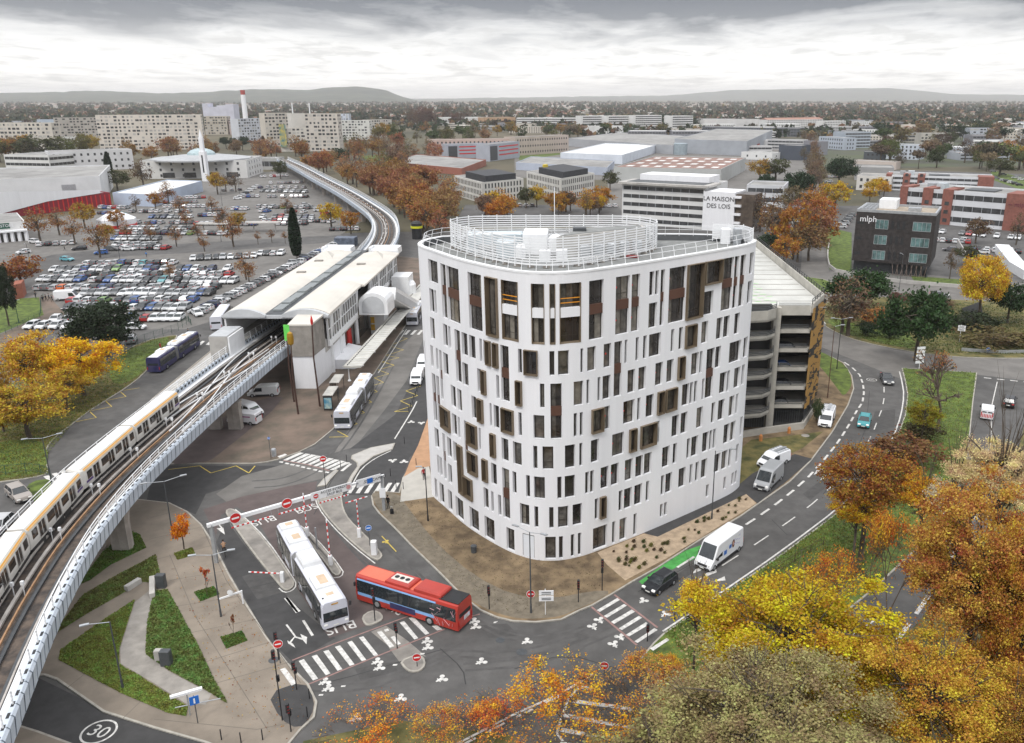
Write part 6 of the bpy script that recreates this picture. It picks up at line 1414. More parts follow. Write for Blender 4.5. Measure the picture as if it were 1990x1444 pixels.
fr_=W*.12; wall_text('mlph',2.3,A_+d_*(W*.16)+nrm*.08,h_-1.9,d_,white,bo,ext=.04); 
m=MB(); z=h_-1.6
pts=[A_+d_*(.9+.45*i) for i in range(3)]
rooftop(bo,A_,B_,d_,e_,h_,[('plant_box',.62,.78,.35,.5,1.1,steel),('plant_box',.22,.45,.55,.95,2.6,whitep)])
for i in range(6):
    for j in range(4): rooftop(bo,A_,B_,d_,e_,h_,[('roof_unit',.03+j*.05,.065+j*.05,.1+i*.14,.16+i*.14,.9,steel)])
# ---- left side ----
t=blk('shopping_hall','large blank white shed of the shopping centre with grey roof',(-80,404),(201,392),None,352,(.62,.63,.64),depth=75,z=11.5)
m=MB(); quadface(m,t[1],t[3],(t[2]-t[1]).length*.72,(t[2]-t[1]).length*.82,5.5,8.5,.06); m.build('mesh_panel',steel,t[0])
t=blk('shopping_hall','dark red ribbed wall building below the white shed',(-40,428),(218,402),None,375,(.22,.02,.03),depth=14,z=6.0); T0,A_,B_,d_,e_,h_=t
m=MB()
for k in range(60):
    s=(B_-A_).length*.35+k*2.
    if s+.6<(B_-A_).length: quadface(m,A_,d_,s,s+.5,.3,h_-.3,.12)
m.build('red_rib',redp,T0)['kind']='stuff'
m=MB(); nrm=Vector((d_.y,-d_.x)); L_=(B_-A_).length; m.add([(*(A_+nrm*.3),h_+5.),(*(A_+nrm*.3),.3),(*(A_+d_*L_*.5+nrm*.3),h_-1.),(*(A_+d_*L_*.92+nrm*.3),h_+.5),(*(A_+d_*L_*.92+nrm*.3),h_+2.)],[(0,1,2,3,4)]); m.build('white_fascia',white,T0)
t=blk('supermarket','low white building with a dark green sign panel and pillared front',(-90,478),(56,466),None,432,Wh,depth=30,z=6.,par=.3); T0,A_,B_,d_,e_,h_=t; W=(B_-A_).length; nrm=Vector((d_.y,-d_.x))
m=MB(); quadface(m,A_,d_,W*.45,W*.78,h_-1.6,h_+.3,.15); m.build('green_sign',M('dark_green_sign',(.01,.075,.045),.5,.1,1.),T0); wall_text('LE DRUGSTORE',1.3,A_+d_*W*.62+nrm*.2,h_-.65,d_,white,T0)
m=MB(); quadface(m,A_,d_,W*.3,W,0.,3.2,.1); m.build('shop_front',glassb,T0)
for k in range(6): m=MB(); p=A_+d_*(W*(.5+k*.095))+nrm*1.5; m.box(p.x-.5,p.x+.5,p.y-.4,p.y+.4,0,3.3); m.build('pillar',white,T0)
m=MB(); q=[A_+nrm*2.2,B_+nrm*2.2,B_,A_]; m.prism([tuple(x) for x in q],3.3,3.8); m.build('awning',whitep,T0)
t=blk('showroom','low pale blue building with curved light roof behind the orange trees',(222,398),(300,402),(395,372),372,(.40,.46,.56),depth=20,roof=roofw,z=5.)
t=blk('office_building','white modern office with stepped storeys left of the domed building',(14,336),(100,338),None,302,Wh,'band',depth=30,fl=3)
t=blk('office_building','white long office with several rows of windows behind the stepped one',(100,335),(262,328),None,297,(.57,.57,.58),'punch',depth=20,fl=3,sp=4.)
# domed building with minaret
t=blk('domed_building','white building with a pale glass dome on its grey roof','x' and (276,348),(482,346),None,314,(.58,.575,.56),'punch',depth=40,fl=3,sp=6.5); T0,A_,B_,d_,e_,h_=t
T0['label']='white prayer hall with pale glass dome on its grey roof'
t1=MB(); c=A_+(B_-A_)*.5+e_*.45; t1.lathe([(26,0),(26,.8),(12,2.6),(12,3.4),(11,6.),(8,8.),(4,9.2),(.1,9.6)],(c.x,c.y,h_),24); 
m=MB(); m.lathe([(30,0),(30,.8),(12,2.8)],(c.x,c.y,h_),12); m.build('octagonal_roof',M('zinc_roof',(.36,.37,.38),.6,.1,.3),T0)
m=MB(); m.lathe([(8.5,2.7),(8,4.),(6.2,5.4),(3.2,6.4),(.1,6.8)],(c.x,c.y,h_),24); m.build('dome',M('dome_glass',(.33,.42,.44),.25,.15,.4),T0)
for k in range(4): m=MB(); s=(B_-A_).length*(.2+k*.2); quadface(m,A_,d_,s,s+7,.5,3.6,.1); m.build('arcade_opening',winm,T0)
m=MB(); c=G(401,352); m.prism([(c.x-1.7,c.y-1.7),(c.x+1.7,c.y-1.7),(c.x+1.7,c.y+1.7),(c.x-1.7,c.y+1.7)],0,17); m.prism([(c.x-1.1,c.y-1.1),(c.x+1.1,c.y-1.1),(c.x+1.1,c.y+1.1),(c.x-1.1,c.y+1.1)],17,25); m.lathe([(1.1,0),(.8,1.5),(.05,4.5)],(c.x,c.y,25),8)
mn=tag(m.build('minaret',white),'slender white minaret with pointed top in front of the prayer hall','tower')
m=MB(); m.box(c.x-.4,c.x+.4,c.y-1.76,c.y-1.71,5,15); m.build('dark_slot',black,mn)
# long curved station roof beyond the viaduct head
blk('station_building','grey curved roofed station building at the far end of the viaduct',(484,330),(540,330),None,309,(.35,.35,.34),'band',depth=16,fl=1)
# apartment slabs
APT=[((0,300),(110,300),240,Cr,'slab','beige apartment slab with dark balcony bands at the left edge'),((113,272),(195,270),230,(.40,.37,.33),'slab','brownish slab with striped balconies left of the huge slab'),((196,293),(398,290),225,(.60,.55,.49),'slab','huge cream apartment slab with eleven floors of small openings'),
 ((400,262),(444,262),227,(.40,.36,.30),'slab','olive slab behind the prayer hall'),((447,262),(470,262),232,(.36,.28,.26),'slab','narrow reddish slab left of the blue striped tower'),((467,275),(524,272),232,(.52,.54,.58),'slab','white tower with blue striped windows'),
 ((520,285),(572,283),221,(.52,.48,.42),'slab','tall beige slab with a mast'),((572,293),(603,292),222,(.56,.54,.50),'none','plain grey stair block between two slabs'),((598,294),(661,294),222,(.52,.48,.43),'slab','tall beige slab with white end wall'),
 ((547,295),(600,294),250,(.54,.51,.46),'slab','lower slab with the painted mural on its end'),((661,272),(720,272),235,(.56,.56,.53),'slab','white apartment slab behind the bronze trees, left part'),((720,268),(763,266),234,(.56,.53,.48),'slab','low beige apartment slab, right part'),((660,250),(680,250),222,(.50,.54,.62),'slab','slim blue striped block behind the white slab'),
 ((105,294),(158,294),268,(.5,.5,.48),'punch','white building with lime green stair shafts'),((75,252),(150,252),233,(.38,.44,.52),'none','blue roofed warehouse behind the slabs'),((0,246),(70,246),236,(.36,.38,.42),'none','grey warehouse at the far left horizon')]
for L,C_,vt,wcol,sty,lab in APT: blk('apartment_block' if sty=='slab' else 'building',lab,L,C_,None,vt,wcol,sty,depth=13,both=True)
A0=Vector(G(547,295)[:2]); m=MB(); d=Vector((1,0)); quadface(m,A0,d,0,6.,4,24,.4); mu=m.build('mural_panel',M('mural_paint',(.05,.32,.42),.8,.5,.25,col2=(.55,.42,.08)));tag(mu,'tall blue and yellow mural panel on the end of the lower slab','mural')
m=MB(); c=G(481,262); m.tube((c.x,c.y,0),(c.x,c.y,70),3.4,2.9,14,0); m.tube((c.x,c.y,70),(c.x,c.y,78),2.9,2.85,14,1); hcm=ZT(481,262,175); m.v=[(x,y,z*hcm/78) for x,y,z in m.v]; tag(m.build('chimney',[white,M('chimney_red',(.35,.06,.05),.7,.1,1.)]),'tall white factory chimney with a red top','chimney')
c=G(430,250); m=MB(); hh=ZT(430,250,201)
for x0,x1,f in ((-22,-14,1.),(-14,0,.86),(0,14,.92),(14,26,.97)): m.box(c.x+x0,c.x+x1,c.y-8,c.y+14,0,hh*f)
tag(m.build('incinerator_building',M('pale_lilac_cladding',(.50,.50,.57),.7,.08,.1)),'pale lilac stepped plant building beside the tall chimney','building')
for u,v,vt,l in ((573,262,200,'left thin mast on the tall slabs'),(606,262,200,'right thin mast on the tall slabs'),(1988,262,215,'white mast at the right picture edge')):
    c=G(u,v); h1=ZT(u,v,vt); m=MB(); m.tube((c.x,c.y,0),(c.x,c.y,h1),1.1 if u<1900 else 1.6,.7,8); tag(m.build('mast',white),l,'mast')
rb=random.Random(77); nb=0
fill=[((1110,262,1500,292),16,'shed of the industrial estate'),((1600,262,1990,330),14,'small office of the right hand business park'),((850,246,1340,262),9,'low shed between the slabs and the banded offices'),((1350,246,1990,262),16,'low unit along the right horizon'),((0,248,500,262),10,'distant unit behind the left slabs'),((480,246,860,262),8,'distant unit behind the tall slabs')]
def used(x,y):
    for o in bpy.data.objects:
        if o.get('category')=='building' and o.type=='EMPTY' and (Vector((x,y))-o.location.xy).length<34: return True
    return False
for (u0,v0,u1,v1),n_,lab in fill:
    k=0; t_=0; loc_=[]
    while k<n_ and t_<200:
        t_+=1; u=rb.uniform(u0,u1); v=rb.uniform(v0,v1); p=G(u,v)
        if used(p.x,p.y): continue
        w_=rb.uniform(22,60)*F/p.y*.9; sty=rb.choice(['none','band','punch','band']); loc_.append((u,v,w_,sty)); k+=1
        hz_=rb.choice([5,6,8,10]); c_=rb.choice([Wh,(.45,.45,.45),(.36,.38,.42),(.5,.46,.40),(.2,.2,.22)])
        cn={Wh:'white',(.45,.45,.45):'pale grey',(.36,.38,.42):'blue grey',(.5,.46,.40):'beige',(.2,.2,.22):'dark grey'}[c_]
        blk('warehouse' if sty=='none' else 'office_building',f'{cn} {lab}, '+{'none':'windowless','band':'ribbon windows','punch':'rows of windows'}[sty],(u,v),(u+w_,v+rb.uniform(-.5,1.5)),None,0,c_,sty,depth=rb.uniform(14,30),roof=roofw if rb.random()<.4 else None,z=hz_,group='low buildings, '+lab.split(' of ')[0])
# ---- suburban houses to the horizon ----
rh=random.Random(21)
HM={}
def housemesh(k):
    w_,d_,h_=((12,9,5.5),(16,10,3.2),(24,10,6.),(40,18,7.))[k]; m=MB(); m.box(-w_/2,w_/2,-d_/2,d_/2,0,h_,0); o=.5; r=2.2
    if k<3: m.add([(-w_/2-o,-d_/2-o,h_),(w_/2+o,-d_/2-o,h_),(w_/2+o,d_/2+o,h_),(-w_/2-o,d_/2+o,h_),(-w_/2,0,h_+r),(w_/2,0,h_+r)],[(0,1,5,4),(2,3,4,5),(3,0,4),(1,2,5)],1)
    else: m.box(-w_/2+.4,w_/2-.4,-d_/2+.4,d_/2-.4,h_,h_+.25,3)
    n=int(w_/4)
    for i in range(n):
        for z in ((1.1,) if h_<4 else (1.1,3.9)): x=-w_/2+2+i*4; m.box(x-.6,x+.6,-d_/2-.04,-d_/2,z,z+1.3,2)
    return m
hs=[housemesh(k) for k in range(4)]
hroofs=[tile,M('salmon_tile_roof',(.30,.17,.13),.9,.15,.3),roofg]
hobj=[]
for k in range(4):
    o=hs[k].build('house' if k<3 else 'industrial_unit',[wallp,tile if k%2==0 else hroofs[1],winm,roofw],None,origin=(0,0,0)); hobj.append(o); C.objects.unlink(o)
houses=[]
for _ in range(2600):
    v=202+58*(rh.random()**1.5); u=rh.uniform(-40,2030)
    p=G(u,v,0)
    if v>243 and (u<1150 or rh.random()<.5): continue
    if v>252: continue
    if u<480 and v>232: continue
    houses.append((v,u,p))
houses.sort(key=lambda t:-t[0]); hst=MB()
side=lambda u:['far left','left','left centre','centre','right centre','right','far right'][min(6,max(0,int(u//285)))]
for i,(v,u,p) in enumerate(houses):
    k=rh.choices([0,1,2,3],[5,6,2,1 if u>1500 else 3])[0]; rz=rh.choice([0,.3,-.4,1.2,.1,-.15]); c=rh.choice([(.55,.50,.43),(.6,.58,.54),(.5,.42,.35),(.62,.61,.6)])
    if i<200:
        o=hobj[k].copy(); C.objects.link(o); o.location=(p.x,p.y,0); o.rotation_euler=(0,0,rz); o.color=(*c,1)
        tag(o,f'far {["clay roofed house","clay roofed bungalow","long clay roofed house","pale flat shed"][k]} among suburban trees, {side(u)} of horizon','house' if k<3 else 'warehouse',f'far {"houses" if k<3 else "sheds"} at the {side(u)} of the horizon')
    else:
        cs,sn=math.cos(rz),math.sin(rz); M_=hs[k]; o0=len(hst.v); s_=1.+max(0,(225-v))*.05
        hst.v+=[(p.x+(x*cs-y*sn)*s_,p.y+(x*sn+y*cs)*s_,z*1.05) for x,y,z in M_.v]; hst.f+=[tuple(a+o0 for a in f) for f in M_.f]; hst.m+=M_.m
o=hst.build('far_houses',[wallp,tile,winm,roofw],color=(.5,.46,.41)); tag(o,'countless tiny suburban houses fading towards the horizon','houses',None,'stuff')
for o in hobj: bpy.data.objects.remove(o)
# ---- hills ----
def ridge(name,pts,dist,m,thick=2200,base=-5):
    mb=MB(); n=160; r=random.Random(5); secs=[]
    us=[pts[0][0]+(pts[-1][0]-pts[0][0])*i/n for i in range(n+1)]
    rows=[]
    for u in us:
        for a,b in zip(pts,pts[1:]):
            if a[0]<=u<=b[0]: v=a[1]+(b[1]-a[1])*(u-a[0])/(b[0]-a[0]); break
        g=G(u,HY+40,0); dx=g.x/g.y; y=dist; hh=H+(HY-v)/F*1.1*y/ (CT)
        hh=max(hh,2)+r.uniform(-1,1)*4
        rows.append([(dx*(y-thick),y-thick,base),(dx*(y-thick*.55),y-thick*.55,hh*.45+r.uniform(-6,6)),(dx*(y-thick*.25),y-thick*.25,hh*.82+r.uniform(-5,5)),(dx*y,y,hh),(dx*(y+thick),y+thick,base)])
    mb.loft(rows,0,False,False); mb.f=[f[::-1] for f in mb.f]; return struct(mb.build(name,m,smooth=True))
hillm=M('wooded_hill',(.032,.045,.032),.95,.35,.006,world=True,col2=(.075,.08,.05),det=12,stain=.3)
ridge('hill',[(-1600,187),(-900,182),(-400,186),(0,183),(110,181),(200,179),(330,183),(420,180),(520,176),(600,178),(640,174),(700,172),(745,176),(790,190),(830,196)],8200,hillm)
ridge('distant_hill',[(780,192),(1000,189),(1300,186),(1420,178),(1560,176),(1720,175),(1770,178),(1850,184),(2200,187),(3200,188)],14500,hillm,3000)
# ================= TREES =================
rng=np.random.default_rng(5)
def quadmesh(name,V,m):
    n=len(V); me=bpy.data.meshes.new(name); me.vertices.add(n*4); me.vertices.foreach_set('co',np.ascontiguousarray(V,dtype=np.float32).ravel())
    me.loops.add(n*4); me.loops.foreach_set('vertex_index',np.arange(n*4,dtype=np.int32)); me.polygons.add(n); me.polygons.foreach_set('loop_start',np.arange(0,n*4,4,dtype=np.int32)); me.polygons.foreach_set('loop_total',np.full(n,4,dtype=np.int32))
    me.update(calc_edges=True); me.materials.append(m); return me
def leaves(P,s,flat=.0):
    n=len(P); a=rng.normal(size=(n,3)); a/=np.linalg.norm(a,axis=1)[:,None]; b=rng.normal(size=(n,3)); a[:,2]*=(1-flat); b=np.cross(a,b); b/=np.linalg.norm(b,axis=1)[:,None]+1e-9; a/=np.linalg.norm(a,axis=1)[:,None]+1e-9
    sz=s*rng.uniform(.6,1.4,(n,1)); a=a*sz; b=b*sz*.75
    return np.stack([P-a*.2-b,P+a-b*.3,P+a*.2+b,P-a+b*.3],axis=1)
def clumps(nc,n,shape,sig,ls,hollow=.55,seed=0):
    d=rng.normal(size=(nc,3)); d/=np.linalg.norm(d,axis=1)[:,None]; r=rng.uniform(hollow,1.,(nc,1))**.7; c=d*r
    lump=1+.16*np.sin(d[:,:1]*4.1+seed)+.14*np.sin(d[:,1:2]*5.3+2*seed)+.1*np.sin(d[:,2:]*7+seed); c*=lump
    c[:,2]=np.where(c[:,2]<-.55,-.55,c[:,2]); c=c*np.array(shape)
    w=rng.uniform(.4,1.6,nc); w/=w.sum(); k=rng.choice(nc,n,p=w); sg=sig*rng.uniform(.6,1.4,(nc,1))
    P=c[k]+rng.normal(size=(n,3))*sg[k]*np.array([1,1,.75]); return c,leaves(P,ls)
def limbmesh(name,cs,H0,rt,nl=26,bot=-1.6,seed=1):
    mb=MB(); r=random.Random(seed); z0=bot; z1=-.45
    pts=[(0,0,z0),(.03,-.02,(z0+z1)/2),(0,.03,z1),(0.02,0,.25)]
    for (a,b,ra,rb) in ((0,1,1.,.82),(1,2,.82,.66),(2,3,.66,.3)): mb.tube(pts[a],pts[b],rt*ra,rt*rb,7)
    for c in list(cs)[:nl]:
        zs=r.uniform(z1-.15,.15); s=Vector((0,0,zs)); e=Vector(c)*.92; m=(s+e)/2+Vector((r.uniform(-.08,.08),r.uniform(-.08,.08),.08)); mb.tube(s,m,rt*.34,rt*.2,4,cap=False); mb.tube(m,e,rt*.2,rt*.06,4,cap=False)
        for _ in range(2): f=e+Vector((r.uniform(-.2,.2),r.uniform(-.2,.2),r.uniform(-.05,.22))); mb.tube(m.lerp(e,.5),f,rt*.1,rt*.03,3,cap=False)
    o=mb.build(name,barkm,None,origin=(0,0,0)); me=o.data; bpy.data.objects.remove(o); return me
PRO={}
def proto(k,nc,n,shape,sig,ls,mat=None,rt=.09,nl=26,bot=-1.7,hollow=.55,seed=1):
    c,V=clumps(nc,n,shape,sig,ls,hollow,seed); PRO[k]=(quadmesh('crown',V,mat or leaf),limbmesh('trunk',c,0,rt,nl,bot,seed))
for i in range(3):
    proto('far%d'%i,26,420,(1,1,.95),.2,.125,seed=i+1,nl=6)
    proto('mid%d'%i,48,2400,(1,1,.92),.15,.062,seed=i+4,nl=18)
    proto('thin%d'%i,40,900,(.95,.95,1.),.15,.055,seed=i+7,nl=34,hollow=.45)
proto('pine',60,9000,(1,1,.46),.12,.042,leafdk,.07,14,-1.5,seed=3); proto('pinefar',24,900,(1,1,.5),.18,.10,leafdk,.06,6,-1.4,seed=4)
proto('oak',80,13000,(1,1,.95),.13,.042,leafdk,.09,20,-1.5,seed=5)
proto('near0',95,19000,(1.05,1,.85),.105,.027,leafb,.075,40,-1.6,.5,seed=6); proto('near1',80,13000,(1,1.05,.8),.11,.027,leafb,.07,46,-1.6,.45,seed=8)
proto('big0',190,82000,(1.05,1,.8),.08,.0145,leafb,.05,70,-1.9,.42,seed=9); proto('big1',170,74000,(1,1.08,.85),.082,.0145,leafb,.05,70,-2.,.42,seed=12); proto('big2',210,84000,(1,1,1.15),.075,.0145,leafb,.055,80,-2.6,.4,seed=15)
proto('bush',40,2600,(1,1,.7),.16,.06,leaf,.05,16,-.7,seed=10); proto('bushdk',40,3000,(1,1,.75),.15,.06,leafdk,.05,6,-.7,seed=11)
# cypress
z=rng.uniform(0,1,9000)**.8; rr=np.sin(np.pi*np.clip(z*.92+.06,0,1))**.6*(.30)*(1-.45*z); th=rng.uniform(0,2*np.pi,9000); q=rng.uniform(.75,1.05,9000)
PRO['cypress']=(quadmesh('crown',leaves(np.stack([rr*q*np.cos(th),rr*q*np.sin(th),z*3.],1),.05),leafdk),limbmesh('trunk',[],0,.05,0,-.3,2))
# sparse trees: real branching with leaves left on the outer twigs
def sparse(k,seed,n_leaf,ls,spread=.62,up=.35,leaf_top=True,levels=5,rt=.045):
    r=random.Random(seed); mb=MB(); tips=[]
    def br(p,d,L,rad,lv):
        q=p+d*L; mb.tube(p,q,rad,rad*.76,5 if lv>3 else 3,cap=False)
        if lv==0: tips.append(q); return
        if lv<=1: tips.append(q)
        for _ in range(3 if lv>1 else 4):
            e=(d+Vector((r.gauss(0,spread),r.gauss(0,spread),r.gauss(up*.4,.25)))).normalized(); br(q,e,L*r.uniform(.62,.82),rad*.72,lv-1)
    br(Vector((0,0,-1.3)),Vector((0,0,1)),.62,rt,levels)
    P=np.array([tuple(t) for t in tips]); c=P.mean(0); ext=np.abs(P-c).max(0); 
    o=mb.build('trunk',M('grey_twigs',(.115,.088,.068),.95,.2,3.),None,origin=(0,0,0)); me=o.data; bpy.data.objects.remove(o)
    w=np.clip((P[:,2]-np.percentile(P[:,2],30)),.02,None) if leaf_top else np.ones(len(P)); w=w*rng.uniform(0.05,1,len(P))**1.6; w/=w.sum()
    kk=rng.choice(len(P),n_leaf,p=w); L_=P[kk]+rng.normal(size=(n_leaf,3))*.045
    PRO[k]=(quadmesh('crown',leaves(L_,ls),leafb),me)
sparse('sparse0',3,7200,.0125,.74,.24,rt=.02,levels=6); sparse('sparse1',8,4800,.0125,.78,.22,rt=.019,levels=6); sparse('sparse2',14,3400,.0125,.72,.25,rt=.019,levels=6); sparse('bare',21,500,.02,levels=5); sparse('young',31,420,.05,spread=.35,levels=3,rt=.03)
NT=0
def tree(kind,x,y,zc,rx,rz,col,label,cat='tree',group=None,name='tree',rot=None,zb=0.,ztr=None):
    global NT
    crown,trunk=PRO[kind]; r=random.Random(NT*13+7); t=thing(name,label,cat,(x,y,zb),r.uniform(0,6.28) if rot is None else rot,group)
    v=r.uniform(.88,1.12)
    for nm,me in (('crown',crown),('trunk',trunk)):
        o=bpy.data.objects.new(nm,me); C.objects.link(o); o.parent=t
        if nm=='trunk' and kind not in('cypress',) and not kind.startswith('sparse') and kind not in('bare','young'):
            lo=min(v_.co.z for v_ in me.vertices[:7]); sz=max((zc-zb)/(-lo),.1); o.location=(0,0,zc-zb); o.scale=(rx,rx,rz if abs(sz-rz)<rz*.25 else sz)
        elif kind=='cypress': o.location=(0,0,.2*rz); o.scale=(rx,rx,rz)
        else: o.location=(0,0,zc-zb); s=rz; o.scale=(rx,rx,rz)
        if kind=='cypress': o.location=(0,0,.2*rz)
        o.color=(col[0]*v,col[1]*v,col[2]*v,1) if nm=='crown' else (1,1,1,1)
    NT+=1; return t
def ray(u,v,y):
    g=G(u,v,0)-Vector((0,0,H)); t=y/g.y; return (g.x*t,y,H+g.z*t)
def ctree(kind,u,v,rx,ry,col,label,y=None,name='tree',cat='tree',group=None,k=1.25,b=1.5,zb=0.):
    if y is None:   # settle the crown where it would sit on its own trunk
        zc=8.
        for _ in range(30):
            p=G(u,v,zc); D=math.hypot(p.y*CT+(H-zc)*ST,0); Rr=ry*D/F; zc=zc*.5+.5*(k*Rr+b)
        p=G(u,v,zc); y=p.y
    x,y,zc=ray(u,v,y); D=y*CT+(H-zc)*ST
    Rx=rx*D/F; Ry=ry*D/F
    if kind.startswith('sparse') or kind in('bare','young'): # unit skeleton stands 1.3 under its centre
        s=zc/1.3 if zc>0 else Rx; return tree(kind,x,y,zc,Rx,max(zc/1.3,Ry*.8),col,label,cat,group,name)
    return tree(kind,x,y,zc,Rx,Ry,col,label,cat,group,name)
RUS=(.27,.135,.06); BRN=(.19,.125,.07); ORG=(.48,.19,.025); YEL=(.46,.28,.015); GRN=(.045,.065,.018); DGR=(.018,.036,.014); OLV=(.11,.10,.03); AMB=(.27,.125,.022); TAN=(.235,.185,.085); CRM=(.42,.31,.15)
# --- foreground crowns, bottom right ---
FG=[('big0',1540,1245,200,120,50,(.52,.36,.015),'large yellow and green crowned tree in the middle of the bottom right group'),
('big1',1500,1395,195,110,41,(.30,.25,.11),'dull olive and tan tree at the bottom edge below the yellow green tree'),
('big1',1810,1350,150,115,44,(.48,.28,.035),'golden brown tree between the olive tree and the tall dark trunk'),
('big2',1905,1100,140,140,53,(.47,.235,.05),'tallest copper brown tree at the right picture edge with a dark fork'),
('big2',2000,1210,95,180,50,(.40,.19,.03),'copper tree cut by the right edge beside the tallest one'),
('big0',1950,915,90,62,64,(.62,.48,.26),'pale cream coloured tree above the tall copper tree'),
('near1',1850,965,40,40,66,(.60,.52,.38),'whitish sparse tree left of the cream coloured tree'),
('big1',1985,1410,110,90,42,(.33,.18,.03),'brown tree in the bottom right corner'),
('near0',1690,930,78,66,80,(.34,.15,.03),'rust brown rounded tree on the grass median beside the curved road'),
('near0',1668,985,46,32,78,(.46,.25,.015),'small amber tree tucked under the rust brown median tree'),
('near1',1800,960,45,40,74,(.56,.27,.02),'orange tree right of the rust brown median tree'),
('near1',1355,1165,42,45,60,(.62,.40,.02),'yellow tree tip beside the right hand crossing'),
('sparse0',1130,1355,165,0,56,(.66,.33,.02),'thin golden leaved tree with bare grey twigs over the hatched road corner'),
('sparse1',945,1420,130,0,53,(.58,.20,.03),'thin orange leaved tree left of the golden twiggy one'),
('sparse1',735,1455,150,0,52,(.60,.22,.02),'thin orange tree at the bottom edge below the junction'),
('sparse2',620,1480,110,0,51,(.52,.17,.03),'sparse reddish tree at the bottom edge left of the others'),
('sparse2',830,1440,110,0,51,(.55,.24,.03),'sparse orange tree between two others at the bottom edge'),
('sparse0',1260,1370,130,0,55,(.50,.26,.07),'brownish twiggy tree between the golden twiggy tree and the olive tree'),
('sparse1',1290,1290,70,0,60,(.62,.30,.02),'thin orange tree at the pavement corner by the right hand crossing'),
('sparse2',1650,1130,105,0,62,(.62,.27,.03),'sparse orange tree between the median and the second road'),
('sparse1',1740,1080,95,0,62,(.56,.24,.03),'twiggy orange tree left of the tallest copper tree'),
('near1',1270,1465,110,50,44,(.24,.20,.08),'dull brown shrub like tree at the bottom edge under the twiggy trees'),
]
for kd,u,v,rx,ry,y,c,l in FG: ctree(kd,u,v,rx,ry or rx*.8,c,l,y=y)
# --- median / roundabout ---
for a in [('bare',1835,745,72,60,(.34,.15,.05),'bare spreading tree on the grass median near the give way dashes'),
('near1',1798,805,34,28,(.24,.20,.015),'small yellow green tree under the bare spreading tree'),
('bush',1760,870,60,34,(.16,.075,.03),'low rusty thicket on the median above the orange tree',),('bush',1790,835,35,22,(.07,.06,.025),'dark low thicket left of the small yellow green tree'),
('pine',1680,556,54,46,(.028,.062,.016),'umbrella pine with broad flat crown at the left of the roundabout'),('pine',1790,618,60,84,(.030,.062,.018),'larger umbrella pine in the middle of the roundabout'),
('pine',1966,578,40,44,(.022,.045,.015),'dark pine at the right edge of the roundabout'),('thin0',1655,585,50,42,(.16,.10,.06),'leafless brown shrub tree left of the big roundabout pine'),('thin1',1640,600,36,28,(.13,.085,.05),'low leafless shrub at the tip of the roundabout lawn'),
('bush',1709,612,32,18,(.30,.13,.04),'orange leaved shrub between the two umbrella pines'),('bushdk',1688,637,19,15,DGR,'round dark shrub left of the pair below the orange shrub'),('bushdk',1730,641,19,15,DGR,'round dark shrub right of the pair below the orange shrub'),
('near0',1912,545,42,56,(.62,.38,.03),'tall yellow tree on the far side of the roundabout'),('bushdk',1890,622,45,20,(.028,.04,.016),'dark bushes under the tall yellow tree'),('bush',1755,577,26,8,(.13,.06,.04),'reddish low hedge along the upper road of the roundabout'),('bush',1820,585,30,8,(.11,.055,.035),'second reddish low hedge along the upper road'),('bush',1930,655,60,16,(.13,.10,.04),'low scrub on the right bank of the roundabout'),
('bushdk',1590,795,10,28,(.05,.07,.03),'dark climbing shrub at the foot of the ochre screen')]:
    kd,u,v,rx,ry,c,l=a; ctree(kd,u,v,rx,ry,c,l,k=1. if 'bush' in kd else (1.25 if kd!='pine' else .8),b=.2 if 'bush' in kd else 2.,name='shrub' if 'bush' in kd else 'tree',cat='shrub' if 'bush' in kd else 'tree')
# --- left side near trees ---
for a in [('oak',198,628,53,47,(.017,.028,.012),'dark green holm oak standing in front of the big car park'),('near0',152,700,60,50,(.66,.37,.012),'bright yellow tree nearest the blue articulated bus'),('near1',55,700,68,55,(.54,.31,.03),'yellow brown tree left of the bright yellow tree'),('near1',45,790,72,42,(.44,.28,.03),'olive yellow tree lowest of the left clump'),('near1',120,745,50,35,(.5,.3,.03),'thinner yellow tree between the three big ones'),
('oak',2,560,20,55,(.02,.03,.014),'dark evergreen cut by the left edge above the small lawn'),('mid0',35,522,36,26,(.25,.09,.03),'russet tree beside the brick kiosk at the left edge'),('mid1',-10,760,30,60,(.30,.18,.03),'yellow brown tree cut by the left edge')]:
    kd,u,v,rx,ry,c,l=a; ctree(kd,u,v,rx,ry,c,l,k=1.1,b=1.6)
c=G(577,503); tree('cypress',c.x,c.y,0,7.,4.2*1.15,(.014,.030,.012),'tall dark green cypress in front of the station roof',name='cypress')
# small trees of the car park
PK=[(160,412,20,'y'),(72,432,26,'r'),(110,425,20,'r'),(140,442,20,'r'),(188,462,24,'r'),(205,448,16,'y'),(325,372,17,'r'),(300,386,14,'o'),(262,392,12,'b'),(347,396,14,'r'),(383,448,12,'r'),(432,420,18,'r'),(450,445,22,'r'),(462,425,15,'y'),(395,468,13,'r'),(642,412,20,'Y'),(680,426,18,'o'),(456,350,14,'b'),(420,350,17,'y'),(437,353,12,'b'),(475,512,20,'r'),(482,528,14,'r'),(328,525,13,'r'),(500,458,8,'r'),(527,455,8,'r'),(553,458,7,'r'),(360,420,14,'r'),(410,395,12,'r'),(245,445,14,'r'),(290,447,14,'r'),(340,455,15,'r'),(225,420,14,'o'),(556,395,12,'r'),(565,410,10,'b')]
CM={'r':(.24,.11,.04),'y':(.34,.20,.03),'Y':(.50,.32,.02),'o':(.32,.14,.025),'b':(.13,.08,.045)}
CN={'r':'rust coloured','y':'yellowish','Y':'bright yellow','o':'orange','b':'brown leafless'}
